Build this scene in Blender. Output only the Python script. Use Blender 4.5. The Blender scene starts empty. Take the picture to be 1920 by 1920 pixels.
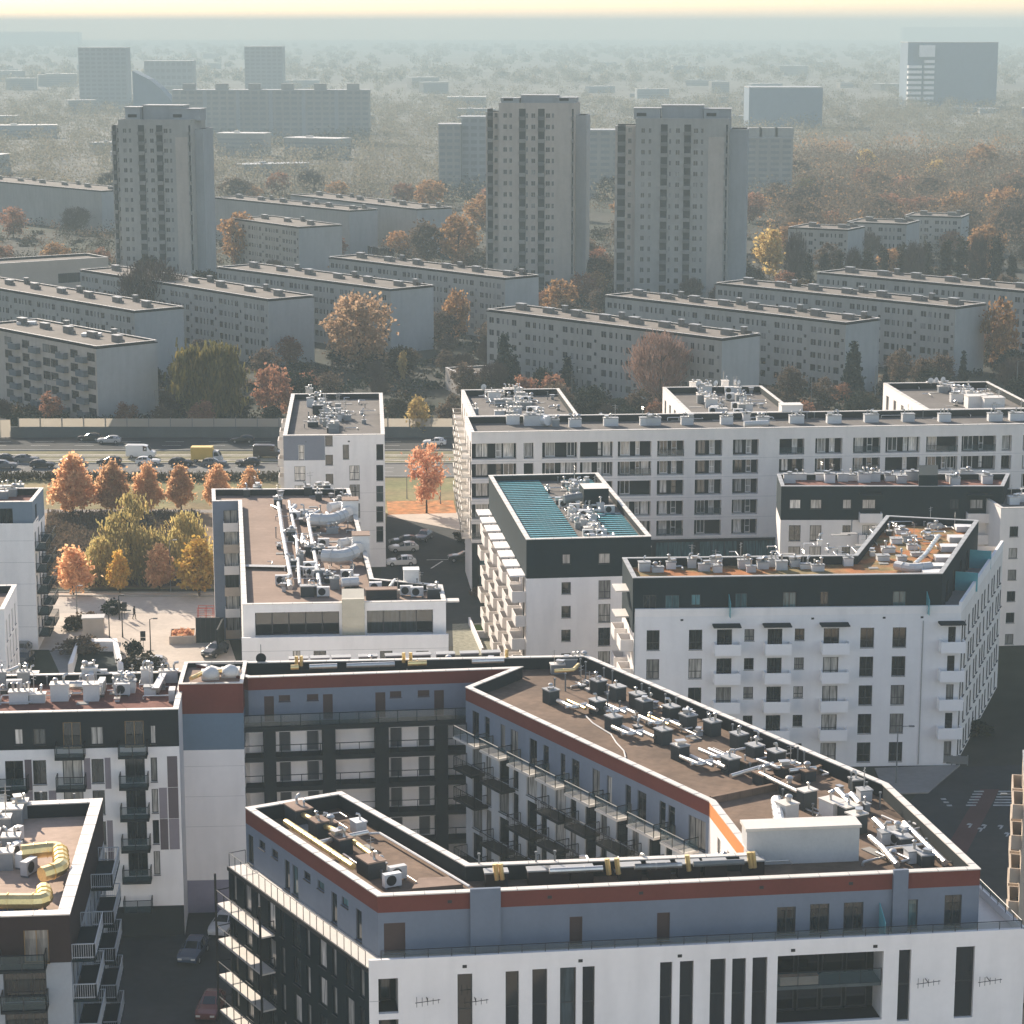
import bpy, math, random
import numpy as np
from mathutils import Vector
R = math.radians
random.seed(7)
rng = np.random.default_rng(7)
SC = bpy.context.scene
COL = SC.collection

# ------------------------------------------------------------------ camera, sky, sun, exposure
CAM_H, FPX, HOR = 75.0, 4400.0, 50.0
PITCH = math.atan((960 - HOR) / FPX)
cam_d = bpy.data.cameras.new('camera')
cam = bpy.data.objects.new('camera', cam_d)
COL.objects.link(cam)
cam.location = (0, 0, CAM_H)
cam.rotation_euler = (R(90) - PITCH, 0, 0)
cam_d.sensor_width = 36
cam_d.lens = 36 * FPX / 1920
cam_d.clip_start = 1
cam_d.clip_end = 40000
SC.camera = cam

SUN_AZ, SUN_EL = 30.0, 25.0            # degrees left of the view axis, behind the scene
world = bpy.data.worlds.new('World')
SC.world = world
world.use_nodes = True
wn = world.node_tree.nodes
sky = wn.new('ShaderNodeTexSky')
sky.sky_type = 'NISHITA'
sky.sun_disc = False
sky.sun_elevation = R(SUN_EL)
sky.sun_rotation = R(-SUN_AZ)
sky.air_density = 1.0
sky.dust_density = 0.7
sky.ozone_density = 1.2
wn['Background'].inputs[1].default_value = 0.085
tint = wn.new('ShaderNodeMix')
tint.data_type = 'RGBA'
tint.blend_type = 'MULTIPLY'
tint.inputs[0].default_value = 1
tint.inputs[7].default_value = (1.11, 0.97, 0.93, 1)
world.node_tree.links.new(sky.outputs[0], tint.inputs[6])
world.node_tree.links.new(tint.outputs[2], wn['Background'].inputs[0])
sun_d = bpy.data.lights.new('sun', 'SUN')
sun_d.energy = 4.1
sun_d.angle = R(0.6)
sun_d.color = (1.0, 0.88, 0.74)
sun = bpy.data.objects.new('sun', sun_d)
COL.objects.link(sun)
sv = Vector((-math.sin(R(SUN_AZ)) * math.cos(R(SUN_EL)), math.cos(R(SUN_AZ)) * math.cos(R(SUN_EL)), math.sin(R(SUN_EL))))
sun.rotation_euler = sv.to_track_quat('Z', 'Y').to_euler()
SC.view_settings.view_transform = 'Standard'
SC.view_settings.look = 'None'
SC.view_settings.exposure = 1.35
SC.view_settings.gamma = 1
SC.render.engine = 'CYCLES'
SC.cycles.max_bounces = 6
SC.cycles.diffuse_bounces = 4
SC.cycles.glossy_bounces = 3
SC.cycles.transmission_bounces = 3
SC.cycles.transparent_max_bounces = 6
SC.cycles.volume_bounces = 1
SC.cycles.caustics_reflective = False
SC.cycles.caustics_refractive = False

# ------------------------------------------------------------------ measuring: pixel of the survey photo (1920 px) -> metres
_c, _s = math.cos(PITCH), math.sin(PITCH)
def ray(x, y):
    r, u = (x - 960) / FPX, (960 - y) / FPX
    return (r, _c + u * _s, -_s + u * _c)
def P(x, y, h=0.0):
    d = ray(x, y)
    t = (h - CAM_H) / d[2]
    return (d[0] * t, d[1] * t)
def PD(x, y, D):                        # point on the ray at ground distance Y = D
    d = ray(x, y)
    t = D / d[1]
    return (d[0] * t, D, CAM_H + d[2] * t)
def rect3(h, A, B, C):                  # plan rectangle: long edge A-B, C gives the depth
    a, b, c = (Vector(P(*q, h)) for q in (A, B, C))
    d = (b - a).normalized()
    n = Vector((-d.y, d.x))
    w = (c - b).dot(n)
    return [tuple(a), tuple(b), tuple(b + n * w), tuple(a + n * w)]
def rectd(h, A, B, w):
    a, b = (Vector(P(*q, h)) for q in (A, B))
    d = (b - a).normalized()
    n = Vector((-d.y, d.x))
    return [tuple(a), tuple(b), tuple(b + n * w), tuple(a + n * w)]

# ------------------------------------------------------------------ materials
MATS = {}
def mat(name, col, rough=0.8, var=0.08, scale=0.6, metal=0.0, streak=0.0, bump=0.0, spec=0.4, seams=None, objvar=0.0, col2=None, s2=0.15):
    if name in MATS:
        return MATS[name]
    m = bpy.data.materials.new(name)
    m.use_nodes = True
    nt = m.node_tree
    N, L = nt.nodes, nt.links
    b = N['Principled BSDF']
    b.inputs['Roughness'].default_value = rough
    b.inputs['Metallic'].default_value = metal
    b.inputs['Specular IOR Level'].default_value = spec if rough < 0.7 else 0.12
    tc = N.new('ShaderNodeNewGeometry')
    cur = N.new('ShaderNodeRGB').outputs[0]
    cur.default_value = (*col, 1)
    def mix(kind, fac, a, bb):
        x = N.new('ShaderNodeMix')
        x.data_type = 'RGBA'
        x.blend_type = kind
        for s_, v in ((x.inputs[0], fac), (x.inputs[6], a), (x.inputs[7], bb)):
            if hasattr(v, 'links'):
                L.new(v, s_)
            elif isinstance(v, (int, float)):
                s_.default_value = v
            else:
                s_.default_value = v
        return x.outputs[2]
    def noise(sc, vec=None, det=4):
        n = N.new('ShaderNodeTexNoise')
        n.inputs['Scale'].default_value = sc
        n.inputs['Detail'].default_value = det
        L.new(vec if vec else tc.outputs['Position'], n.inputs['Vector'])
        return n.outputs[0]
    def ramp(v, lo, hi, a=0.0, c=1.0):
        r = N.new('ShaderNodeMapRange')
        r.inputs[1].default_value, r.inputs[2].default_value, r.inputs[3].default_value, r.inputs[4].default_value = lo, hi, a, c
        L.new(v, r.inputs[0])
        return r.outputs[0]
    if col2:
        cur = mix('MIX', ramp(noise(s2), 0.42, 0.6), cur, (*col2, 1))
    if var:
        v = ramp(noise(scale, det=6), 0.3, 0.7, 1 - var, 1 + var)
        cur = mix('MULTIPLY', 1.0, cur, v)
        v = ramp(noise(scale * 9, det=3), 0.3, 0.7, 1 - var * 0.6, 1 + var * 0.6)
        cur = mix('MULTIPLY', 1.0, cur, v)
    if streak:
        mp = N.new('ShaderNodeMapping')
        mp.inputs['Scale'].default_value = (1, 1, 0.16)
        L.new(tc.outputs['Position'], mp.inputs[0])
        v = ramp(noise(0.9, mp.outputs[0], 7), 0.42, 0.80, 1.0, 1 - streak * .8)
        cur = mix('MULTIPLY', 1.0, cur, v)
    if seams:                            # (angle, spacing, depth): welded sheet seams
        mp = N.new('ShaderNodeMapping')
        mp.inputs['Rotation'].default_value = (0, 0, R(seams[0]))
        L.new(tc.outputs['Position'], mp.inputs[0])
        br = N.new('ShaderNodeTexBrick')
        br.inputs['Scale'].default_value = 1
        br.inputs['Mortar Size'].default_value = 0.03
        br.inputs['Brick Width'].default_value = seams[1] * 6
        br.inputs['Row Height'].default_value = seams[1]
        br.inputs['Color1'].default_value = (1, 1, 1, 1)
        br.inputs['Color2'].default_value = (0.93, 0.93, 0.93, 1)
        k = 1 - seams[2]
        br.inputs['Mortar'].default_value = (k, k, k, 1)
        L.new(mp.outputs[0], br.inputs[0])
        cur = mix('MULTIPLY', 1.0, cur, br.outputs[0])
    if objvar:
        oi = N.new('ShaderNodeObjectInfo')
        cur = mix('MULTIPLY', 1.0, cur, ramp(oi.outputs['Random'], 0, 1, 1 - objvar, 1 + objvar))
    L.new(cur, b.inputs['Base Color'])
    if bump:
        bp = N.new('ShaderNodeBump')
        bp.inputs['Strength'].default_value = bump
        bp.inputs['Distance'].default_value = 0.05
        L.new(noise(scale * 12), bp.inputs['Height'])
        L.new(bp.outputs[0], b.inputs['Normal'])
    MATS[name] = m
    return m

def glass_mat(name, dark, light, thr, rough=0.06):
    """window pane: dark glass; some panes have pale blinds, curtains or painted-in reflections (chosen per window)"""
    m = bpy.data.materials.new(name)
    m.use_nodes = True
    N, L = m.node_tree.nodes, m.node_tree.links
    b = N['Principled BSDF']
    oi = N.new('ShaderNodeObjectInfo')
    cr = N.new('ShaderNodeValToRGB')
    cr.color_ramp.interpolation = 'CONSTANT'
    e = cr.color_ramp.elements
    e[0].color = (*dark, 1)
    e[1].position = thr
    e[1].color = (*[0.5 * (a + c) for a, c in zip(dark, light)], 1)
    x = e.new((1 + thr) / 2)
    x.color = (*light, 1)
    L.new(oi.outputs['Random'], cr.inputs[0])
    tc = N.new('ShaderNodeNewGeometry')
    mp = N.new('ShaderNodeMapping')
    mp.inputs['Scale'].default_value = (3, 3, 0.35)
    L.new(tc.outputs['Position'], mp.inputs[0])
    n = N.new('ShaderNodeTexNoise')
    n.inputs['Scale'].default_value = 1.5
    L.new(mp.outputs[0], n.inputs[0])
    mr = N.new('ShaderNodeMapRange')
    mr.inputs[1].default_value, mr.inputs[2].default_value = 0.35, 0.65
    mr.inputs[3].default_value, mr.inputs[4].default_value = 0.55, 1.25
    L.new(n.outputs[0], mr.inputs[0])
    mx = N.new('ShaderNodeMix')
    mx.data_type = 'RGBA'
    mx.blend_type = 'MULTIPLY'
    mx.inputs[0].default_value = 1
    L.new(cr.outputs[0], mx.inputs[6])
    L.new(mr.outputs[0], mx.inputs[7])
    L.new(mx.outputs[2], b.inputs['Base Color'])
    b.inputs['Roughness'].default_value = rough
    b.inputs['Specular IOR Level'].default_value = 0.6
    MATS[name] = m
    return m

def leaf_mat(name, cols, trans=0.35):
    """foliage: every leaf takes its own shade from a small palette, the whole tree is nudged too"""
    m = bpy.data.materials.new(name)
    m.use_nodes = True
    N, L = m.node_tree.nodes, m.node_tree.links
    b = N['Principled BSDF']
    g = N.new('ShaderNodeNewGeometry')
    cr = N.new('ShaderNodeValToRGB')
    e = cr.color_ramp.elements
    e[0].color = (*cols[0], 1)
    e[1].color = (*cols[-1], 1)
    for i, c in enumerate(cols[1:-1]):
        x = e.new((i + 1) / (len(cols) - 1))
        x.color = (*c, 1)
    L.new(g.outputs['Random Per Island'], cr.inputs[0])
    oi = N.new('ShaderNodeObjectInfo')
    mr = N.new('ShaderNodeMapRange')
    mr.inputs[3].default_value, mr.inputs[4].default_value = 0.75, 1.2
    L.new(oi.outputs['Random'], mr.inputs[0])
    mx = N.new('ShaderNodeMix')
    mx.data_type = 'RGBA'
    mx.blend_type = 'MULTIPLY'
    mx.inputs[0].default_value = 1
    L.new(cr.outputs[0], mx.inputs[6])
    L.new(mr.outputs[0], mx.inputs[7])
    L.new(mx.outputs[2], b.inputs['Base Color'])
    b.inputs['Roughness'].default_value = 0.9
    b.inputs['Specular IOR Level'].default_value = 0.1
    tr = N.new('ShaderNodeBsdfTranslucent')
    L.new(mx.outputs[2], tr.inputs[0])
    ms = N.new('ShaderNodeMixShader')
    ms.inputs[0].default_value = trans
    L.new(b.outputs[0], ms.inputs[1])
    L.new(tr.outputs[0], ms.inputs[2])
    L.new(ms.outputs[0], N['Material Output'].inputs[0])
    MATS[name] = m
    return m

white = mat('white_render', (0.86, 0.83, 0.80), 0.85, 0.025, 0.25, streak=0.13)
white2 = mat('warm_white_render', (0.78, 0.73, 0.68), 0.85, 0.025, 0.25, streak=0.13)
offwhite = mat('pale_grey_render', (0.62, 0.61, 0.61), 0.85, 0.06, 0.25, streak=0.12)
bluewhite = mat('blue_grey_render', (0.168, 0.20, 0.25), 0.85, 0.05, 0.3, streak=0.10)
midgrey = mat('mid_grey_render', (0.17, 0.22, 0.27), 0.85, 0.05, 0.3)
mauve = mat('mauve_panel', (0.26, 0.23, 0.25), 0.8, 0.05, 0.3)
mauve2 = mat('dark_mauve_panel', (0.14, 0.115, 0.12), 0.8, 0.05, 0.3)
purple = mat('purple_grey_render', (0.24, 0.23, 0.29), 0.85, 0.06, 0.3)
navy = mat('dark_blue_grey_render', (0.010, 0.021, 0.026), 0.85, 0.10, 0.3, streak=0.15)
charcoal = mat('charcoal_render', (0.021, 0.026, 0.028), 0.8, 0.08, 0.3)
brown = mat('brown_render', (0.038, 0.027, 0.026), 0.8, 0.08, 0.3)
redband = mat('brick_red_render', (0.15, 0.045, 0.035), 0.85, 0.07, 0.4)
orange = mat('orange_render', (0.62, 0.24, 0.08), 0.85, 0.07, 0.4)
beige = mat('beige_render', (0.48, 0.40, 0.32), 0.85, 0.06, 0.3)
panelgrey = mat('prefab_panel', (0.345, 0.335, 0.305), 0.9, 0.07, 0.12, streak=0.2)
panelwarm = mat('warm_prefab_panel', (0.45, 0.40, 0.345), 0.9, 0.07, 0.12, streak=0.2)
gable = mat('gable_render', (0.33, 0.345, 0.345), 0.9, 0.06, 0.10, streak=0.15)
courtm = mat('courtyard_render', (0.52, 0.54, 0.55), 0.85, 0.03, 0.3, streak=0.15)
coping = mat('pale_coping_metal', (0.66, 0.61, 0.54), 0.45, 0.06, 0.4, metal=0.0, spec=0.5)
coping_g = mat('grey_coping_metal', (0.34, 0.34, 0.33), 0.5, 0.06, 0.4)
felt = mat('brown_roofing_felt', (0.205, 0.142, 0.100), 0.9, 0.22, 0.18, bump=0.3, seams=(31, 1.0, 0.18), col2=(0.15, 0.105, 0.075))
felt_l = mat('pale_tan_felt', (0.46, 0.34, 0.26), 0.9, 0.12, 0.2, bump=0.2, seams=(6, 1.0, 0.10))
felt_t = mat('tan_roofing_felt', (0.30, 0.215, 0.165), 0.9, 0.12, 0.2, bump=0.2, seams=(6, 1.0, 0.10))
felt_g = mat('grey_roofing_felt', (0.16, 0.145, 0.13), 0.9, 0.16, 0.2, bump=0.2, seams=(3, 1.0, 0.12))
felt_far = mat('old_roofing_felt', (0.20, 0.175, 0.15), 0.95, 0.15, 0.12, seams=(-40, 1.0, 0.08))
sedum = mat('sedum_roof', (0.36, 0.145, 0.055), 0.95, 0.3, 0.9, bump=0.5, col2=(0.22, 0.165, 0.075), s2=0.35)
redgravel = mat('red_roof_gravel', (0.20, 0.095, 0.072), 0.95, 0.2, 0.9, bump=0.4)
solar_m = mat('solar_panel', (0.022, 0.19, 0.23), 0.45, 0.25, 0.4, spec=0.3)  # teal base colour carries the reflection of the sky
galv = mat('galvanised_metal', (0.50, 0.49, 0.47), 0.35, 0.10, 1.2, metal=0.7)
ductm = mat('bright_duct_metal', (0.66, 0.62, 0.56), 0.30, 0.10, 0.8, metal=0.75)
brass = mat('brassy_duct_foil', (0.92, 0.68, 0.30), 0.3, 0.12, 0.8, metal=0.75)
boxw = mat('white_sheet_metal', (0.62, 0.61, 0.59), 0.5, 0.06, 0.6, objvar=0.15)
boxg = mat('grey_sheet_metal', (0.26, 0.27, 0.27), 0.5, 0.08, 0.6, objvar=0.2)
boxd = mat('dark_vent_render', (0.055, 0.06, 0.06), 0.8, 0.10, 0.6, objvar=0.2)
blackm = mat('black_metal', (0.016, 0.018, 0.019), 0.5, 0.0)
steel = mat('grey_steel', (0.16, 0.17, 0.17), 0.5, 0.05)
frame_d = mat('dark_window_frame', (0.035, 0.038, 0.04), 0.5, 0.0)
frame_w = mat('white_window_frame', (0.62, 0.60, 0.57), 0.5, 0.0)
doorbrown = mat('brown_door', (0.060, 0.032, 0.028), 0.6, 0.05)
pane = glass_mat('window_pane', (0.012, 0.018, 0.020), (0.42, 0.40, 0.36), 0.62)
pane_l = glass_mat('window_pane_with_blinds', (0.05, 0.06, 0.06), (0.68, 0.64, 0.58), 0.30)
pane_d = glass_mat('dark_glass', (0.010, 0.014, 0.016), (0.05, 0.07, 0.075), 0.75)
pane_w = glass_mat('bright_reflection_pane', (0.40, 0.39, 0.37), (0.75, 0.72, 0.67), 0.25, 0.12)  # pale pane colour imitates bright reflections in the glass
whiteb = mat('bright_white_panel', (0.88, 0.87, 0.86), 0.7, 0.02, 0.3)
white3 = mat('shaded_white_render', (0.80, 0.79, 0.78), 0.85, 0.025, 0.25, streak=0.10)  # wall white lowered to paint in the shade behind the balconies
pane_t = glass_mat('teal_window_pane', (0.012, 0.022, 0.026), (0.10, 0.22, 0.24), 0.55)
pane_far = glass_mat('far_window_pane', (0.03, 0.035, 0.037), (0.20, 0.20, 0.19), 0.80, 0.25)
tealglass = mat('teal_glass_screen', (0.10, 0.36, 0.40), 0.15, 0.05, 0.5, spec=0.6)
asphalt = mat('asphalt', (0.033, 0.036, 0.037), 0.95, 0.18, 0.12, bump=0.15, col2=(0.042, 0.043, 0.042))
asphalt2 = mat('worn_asphalt', (0.11, 0.105, 0.10), 0.95, 0.16, 0.12)
paving = mat('beige_paving', (0.50, 0.43, 0.36), 0.95, 0.10, 0.2, seams=(8, 1.2, 0.10))
paving_g = mat('grey_paving', (0.25, 0.235, 0.22), 0.95, 0.10, 0.2)
linew = mat('road_paint', (0.62, 0.60, 0.56), 0.8, 0.15, 2.0)
bikered = mat('red_bike_path', (0.085, 0.045, 0.042), 0.95, 0.12, 0.3)
soil = mat('dry_ground', (0.048, 0.047, 0.038), 1.0, 0.3, 0.03, col2=(0.034, 0.040, 0.025), s2=0.02)
grassm = mat('autumn_grass', (0.17, 0.165, 0.075), 1.0, 0.3, 0.15, col2=(0.24, 0.19, 0.10), s2=0.10)
lawn = mat('green_lawn', (0.14, 0.19, 0.04), 1.0, 0.2, 0.5)
drygrass = mat('brown_dry_weeds', (0.27, 0.19, 0.125), 1.0, 0.3, 0.4, col2=(0.20, 0.145, 0.09), s2=0.3, bump=0.6)
litter = mat('fallen_leaves', (0.46, 0.20, 0.08), 1.0, 0.3, 1.0, col2=(0.30, 0.16, 0.07), s2=0.6)
concrete = mat('concrete', (0.30, 0.29, 0.27), 0.9, 0.10, 0.3, streak=0.12)
concrete_d = mat('dark_concrete', (0.085, 0.10, 0.10), 0.9, 0.10, 0.3, streak=0.12)
bark = mat('bark', (0.055, 0.042, 0.033), 0.95, 0.2, 1.5)
skinm = mat('skin', (0.45, 0.28, 0.20), 0.7, 0.0)
clothd = mat('dark_cloth', (0.02, 0.02, 0.025), 0.9, 0.0)

# ------------------------------------------------------------------ mesh builder
class MB:
    def __init__(s):
        s.v, s.f, s.m = [], [], []
    def face(s, pts, m=0):
        i = len(s.v)
        s.v.extend(tuple(p) for p in pts)
        s.f.append(tuple(range(i, i + len(pts))))
        s.m.append(m)
    def hexa(s, b4, t4, m=0, mt=None, bottom=True):
        i = len(s.v)
        s.v.extend(tuple(p) for p in b4)
        s.v.extend(tuple(p) for p in t4)
        for k in range(4):
            j = (k + 1) % 4
            s.f.append((i + k, i + j, i + 4 + j, i + 4 + k)); s.m.append(m)
        s.f.append((i + 4, i + 5, i + 6, i + 7)); s.m.append(m if mt is None else mt)
        if bottom:
            s.f.append((i + 3, i + 2, i + 1, i)); s.m.append(m)
    def box(s, x0, x1, y0, y1, z0, z1, m=0, mt=None):
        s.hexa([(x0, y0, z0), (x1, y0, z0), (x1, y1, z0), (x0, y1, z0)], [(x0, y0, z1), (x1, y0, z1), (x1, y1, z1), (x0, y1, z1)], m, mt)
    def prism(s, poly, z0, z1, m=0, mt=None, bottom=True):
        n = len(poly)
        i = len(s.v)
        s.v.extend((p[0], p[1], z0) for p in poly)
        s.v.extend((p[0], p[1], z1) for p in poly)
        for k in range(n):
            j = (k + 1) % n
            s.f.append((i + k, i + j, i + n + j, i + n + k)); s.m.append(m)
        s.f.append(tuple(i + n + k for k in range(n))); s.m.append(m if mt is None else mt)
        if bottom:
            s.f.append(tuple(i + n - 1 - k for k in range(n))); s.m.append(m)
    def tube(s, pts, r, n=8, m=0, cap=True):
        pts = [Vector(p) for p in pts]
        rs = r if isinstance(r, (list, tuple)) else [r] * len(pts)
        base = len(s.v)
        for k, p in enumerate(pts):
            t = (pts[min(k + 1, len(pts) - 1)] - pts[max(k - 1, 0)]).normalized()
            a = t.cross(Vector((0, 0, 1)))
            if a.length < 0.01:
                a = Vector((1, 0, 0))
            a.normalize()
            b = t.cross(a)
            for q in range(n):
                w = 2 * math.pi * q / n
                s.v.append(tuple(p + (a * math.cos(w) + b * math.sin(w)) * rs[k]))
        for k in range(len(pts) - 1):
            for q in range(n):
                w = (q + 1) % n
                s.f.append((base + k * n + q, base + (k + 1) * n + q, base + (k + 1) * n + w, base + k * n + w)); s.m.append(m)
        if cap:
            s.f.append(tuple(base + q for q in range(n))); s.m.append(m)
            e = base + (len(pts) - 1) * n
            s.f.append(tuple(e + n - 1 - q for q in range(n))); s.m.append(m)
    def mesh(s, name, mats, org=(0, 0, 0), smooth=False):
        me = bpy.data.meshes.new(name)
        ox, oy, oz = org
        me.from_pydata([(a - ox, b - oy, c - oz) for a, b, c in s.v], [], s.f)
        for m in (mats if isinstance(mats, (list, tuple)) else [mats]):
            me.materials.append(m)
        me.polygons.foreach_set('material_index', s.m)
        if smooth:
            me.polygons.foreach_set('use_smooth', [True] * len(me.polygons))
        me.update()
        return me

def link(name, me, parent=None, loc=(0, 0, 0), rz=0.0):
    o = bpy.data.objects.new(name, me)
    COL.objects.link(o)
    if parent:
        o.parent = parent
    o.location = loc
    o.rotation_euler = (0, 0, rz)
    return o
def tag(o, label=None, cat=None, group=None, kind=None):
    if label: o['label'] = label
    if cat: o['category'] = cat
    if group: o['group'] = group
    if kind: o['kind'] = kind
    return o
def empty(name, loc, rz=0.0):
    o = bpy.data.objects.new(name, None)
    o.empty_display_size = 0.5
    COL.objects.link(o)
    o.location = loc
    o.rotation_euler = (0, 0, rz)
    return o
def copy_tree(o, parent=None):
    c = o.copy()
    COL.objects.link(c)
    c.parent = parent
    for ch in o.children:
        copy_tree(ch, c)
    return c
def struct(name, mb, m, z=0):
    o = link(name, mb.mesh(name, m))
    o['kind'] = 'structure'
    return o
def sheet(name, poly, z, m):
    mb = MB()
    mb.face([(p[0], p[1], z) for p in poly])
    return struct(name, mb, m)

def inset(poly, w):
    n = len(poly)
    ws = w if isinstance(w, (list, tuple)) else [w] * n
    out = []
    for i in range(n):
        p0, p1, p2 = Vector(poly[i - 1]), Vector(poly[i]), Vector(poly[(i + 1) % n])
        d1, d2 = (p1 - p0).normalized(), (p2 - p1).normalized()
        n1, n2 = Vector((-d1.y, d1.x)), Vector((-d2.y, d2.x))
        a, b = p1 + n1 * ws[i - 1], p1 + n2 * ws[i]
        det = d1.x * -d2.y + d1.y * d2.x
        if abs(det) < 1e-4:
            out.append(tuple(a))
            continue
        r = b - a
        t = (r.x * -d2.y + r.y * d2.x) / det
        out.append(tuple(a + d1 * t))
    return out

class Edge:
    def __init__(s, a, b):
        s.a, s.b = Vector(a), Vector(b)
        s.d = (s.b - s.a).normalized()
        s.L = (s.b - s.a).length
        s.n = Vector((s.d.y, -s.d.x))
        s.rz = math.atan2(s.d.y, s.d.x)
    def uz(s, x, y):
        r = ray(x, y)
        t = s.a.dot(s.n) / (r[0] * s.n.x + r[1] * s.n.y)
        return (r[0] * t - s.a.x) * s.d.x + (r[1] * t - s.a.y) * s.d.y, CAM_H + r[2] * t
    def rect(s, x0, x1, y0, y1):
        ym, xm = (y0 + y1) / 2, (x0 + x1) / 2
        return (s.uz(x0, ym)[0], s.uz(x1, ym)[0], s.uz(xm, y1)[1], s.uz(xm, y0)[1])
    def z(s, x, y):
        return s.uz(x, y)[1]
    def u(s, x, y):
        return s.uz(x, y)[0]
    def pt(s, u, z, off=0.0):
        q = s.a + s.d * u + s.n * off
        return (q.x, q.y, z)
    def xy(s, u, off=0.0):
        q = s.a + s.d * u + s.n * off
        return (q.x, q.y)

def wall_face(mb, e, z0, z1, ops=(), depth=0.18, m=0, mr=None):
    """outer wall skin between z0 and z1 with rectangular openings and their reveals"""
    mr = m if mr is None else mr
    ops = [(max(0.02, a), min(e.L - 0.02, b), max(z0 + 0.02, c), min(z1 - 0.02, d)) for a, b, c, d in ops]
    ops = [o for o in ops if o[1] - o[0] > 0.05 and o[3] - o[2] > 0.05]
    us = sorted({0.0, e.L, *[round(o[0], 3) for o in ops], *[round(o[1], 3) for o in ops]})
    vs = sorted({z0, z1, *[round(o[2], 3) for o in ops], *[round(o[3], 3) for o in ops]})
    for i in range(len(us) - 1):
        uc = (us[i] + us[i + 1]) / 2
        col = [o for o in ops if o[0] < uc < o[1]]
        start = vs[0]
        for j in range(len(vs) - 1):
            vc = (vs[j] + vs[j + 1]) / 2
            hole = any(o[2] < vc < o[3] for o in col)
            if hole:
                if vs[j] > start:
                    mb.face([e.pt(us[i], start), e.pt(us[i + 1], start), e.pt(us[i + 1], vs[j]), e.pt(us[i], vs[j])], m)
                start = vs[j + 1]
        if start < vs[-1]:
            mb.face([e.pt(us[i], start), e.pt(us[i + 1], start), e.pt(us[i + 1], vs[-1]), e.pt(us[i], vs[-1])], m)
    for a, b, c, d in ops:
        mb.face([e.pt(a, c), e.pt(b, c), e.pt(b, c, -depth), e.pt(a, c, -depth)], mr)
        mb.face([e.pt(a, d, -depth), e.pt(b, d, -depth), e.pt(b, d), e.pt(a, d)], mr)
        mb.face([e.pt(a, c, -depth), e.pt(a, d, -depth), e.pt(a, d), e.pt(a, c)], mr)
        mb.face([e.pt(b, c), e.pt(b, d), e.pt(b, d, -depth), e.pt(b, c, -depth)], mr)
    return ops

WCACHE = {}
def window_meshes(w, h, nv, nh, fm, pm, fw=0.07):
    k = (round(w, 1), round(h, 1), nv, nh, fm.name, pm.name, fw)
    if k in WCACHE:
        return WCACHE[k]
    a = MB()
    x0, x1 = -w / 2, w / 2
    for (p, q, r_, t) in ((x0, x0 + fw, 0, h), (x1 - fw, x1, 0, h), (x0 + fw, x1 - fw, 0, fw), (x0 + fw, x1 - fw, h - fw, h)):
        a.box(p, q, -0.05, 0.03, r_, t)
    for i in range(1, nv + 1):
        x = x0 + w * i / (nv + 1)
        a.box(x - fw * .45, x + fw * .45, -0.045, 0.03, fw, h - fw)
    if nh:
        z = h * nh
        a.box(x0 + fw, x1 - fw, -0.042, 0.03, z - fw * .5, z + fw * .5)
    a.box(x0 - .04, x1 + .04, -0.24, -0.055, -0.05, -0.012)
    b = MB()
    b.face([(x0 + .02, -0.01, 0.02), (x1 - .02, -0.01, 0.02), (x1 - .02, -0.01, h - .02), (x0 + .02, -0.01, h - .02)])
    WCACHE[k] = (a.mesh('window', fm), b.mesh('pane', pm))
    return WCACHE[k]
FCACHE = {}
def far_window_mesh(w, h, fm, pm, nv=1):
    k = (round(w, 1), round(h, 1), fm.name, pm.name, nv)
    if k not in FCACHE:
        a = MB()
        a.box(-w / 2, w / 2, -0.03, 0.05, 0, h, 0)
        x0 = -w / 2 + .08
        step = (w - .08) / (nv + 1)
        for i in range(nv + 1):
            a.face([(x0 + step * i, -0.036, .08), (x0 + step * (i + 1) - .08, -0.036, .08), (x0 + step * (i + 1) - .08, -0.036, h - .08), (x0 + step * i, -0.036, h - .08)], 1)
        FCACHE[k] = a.mesh('window', [fm, pm])
    return FCACHE[k]

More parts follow.
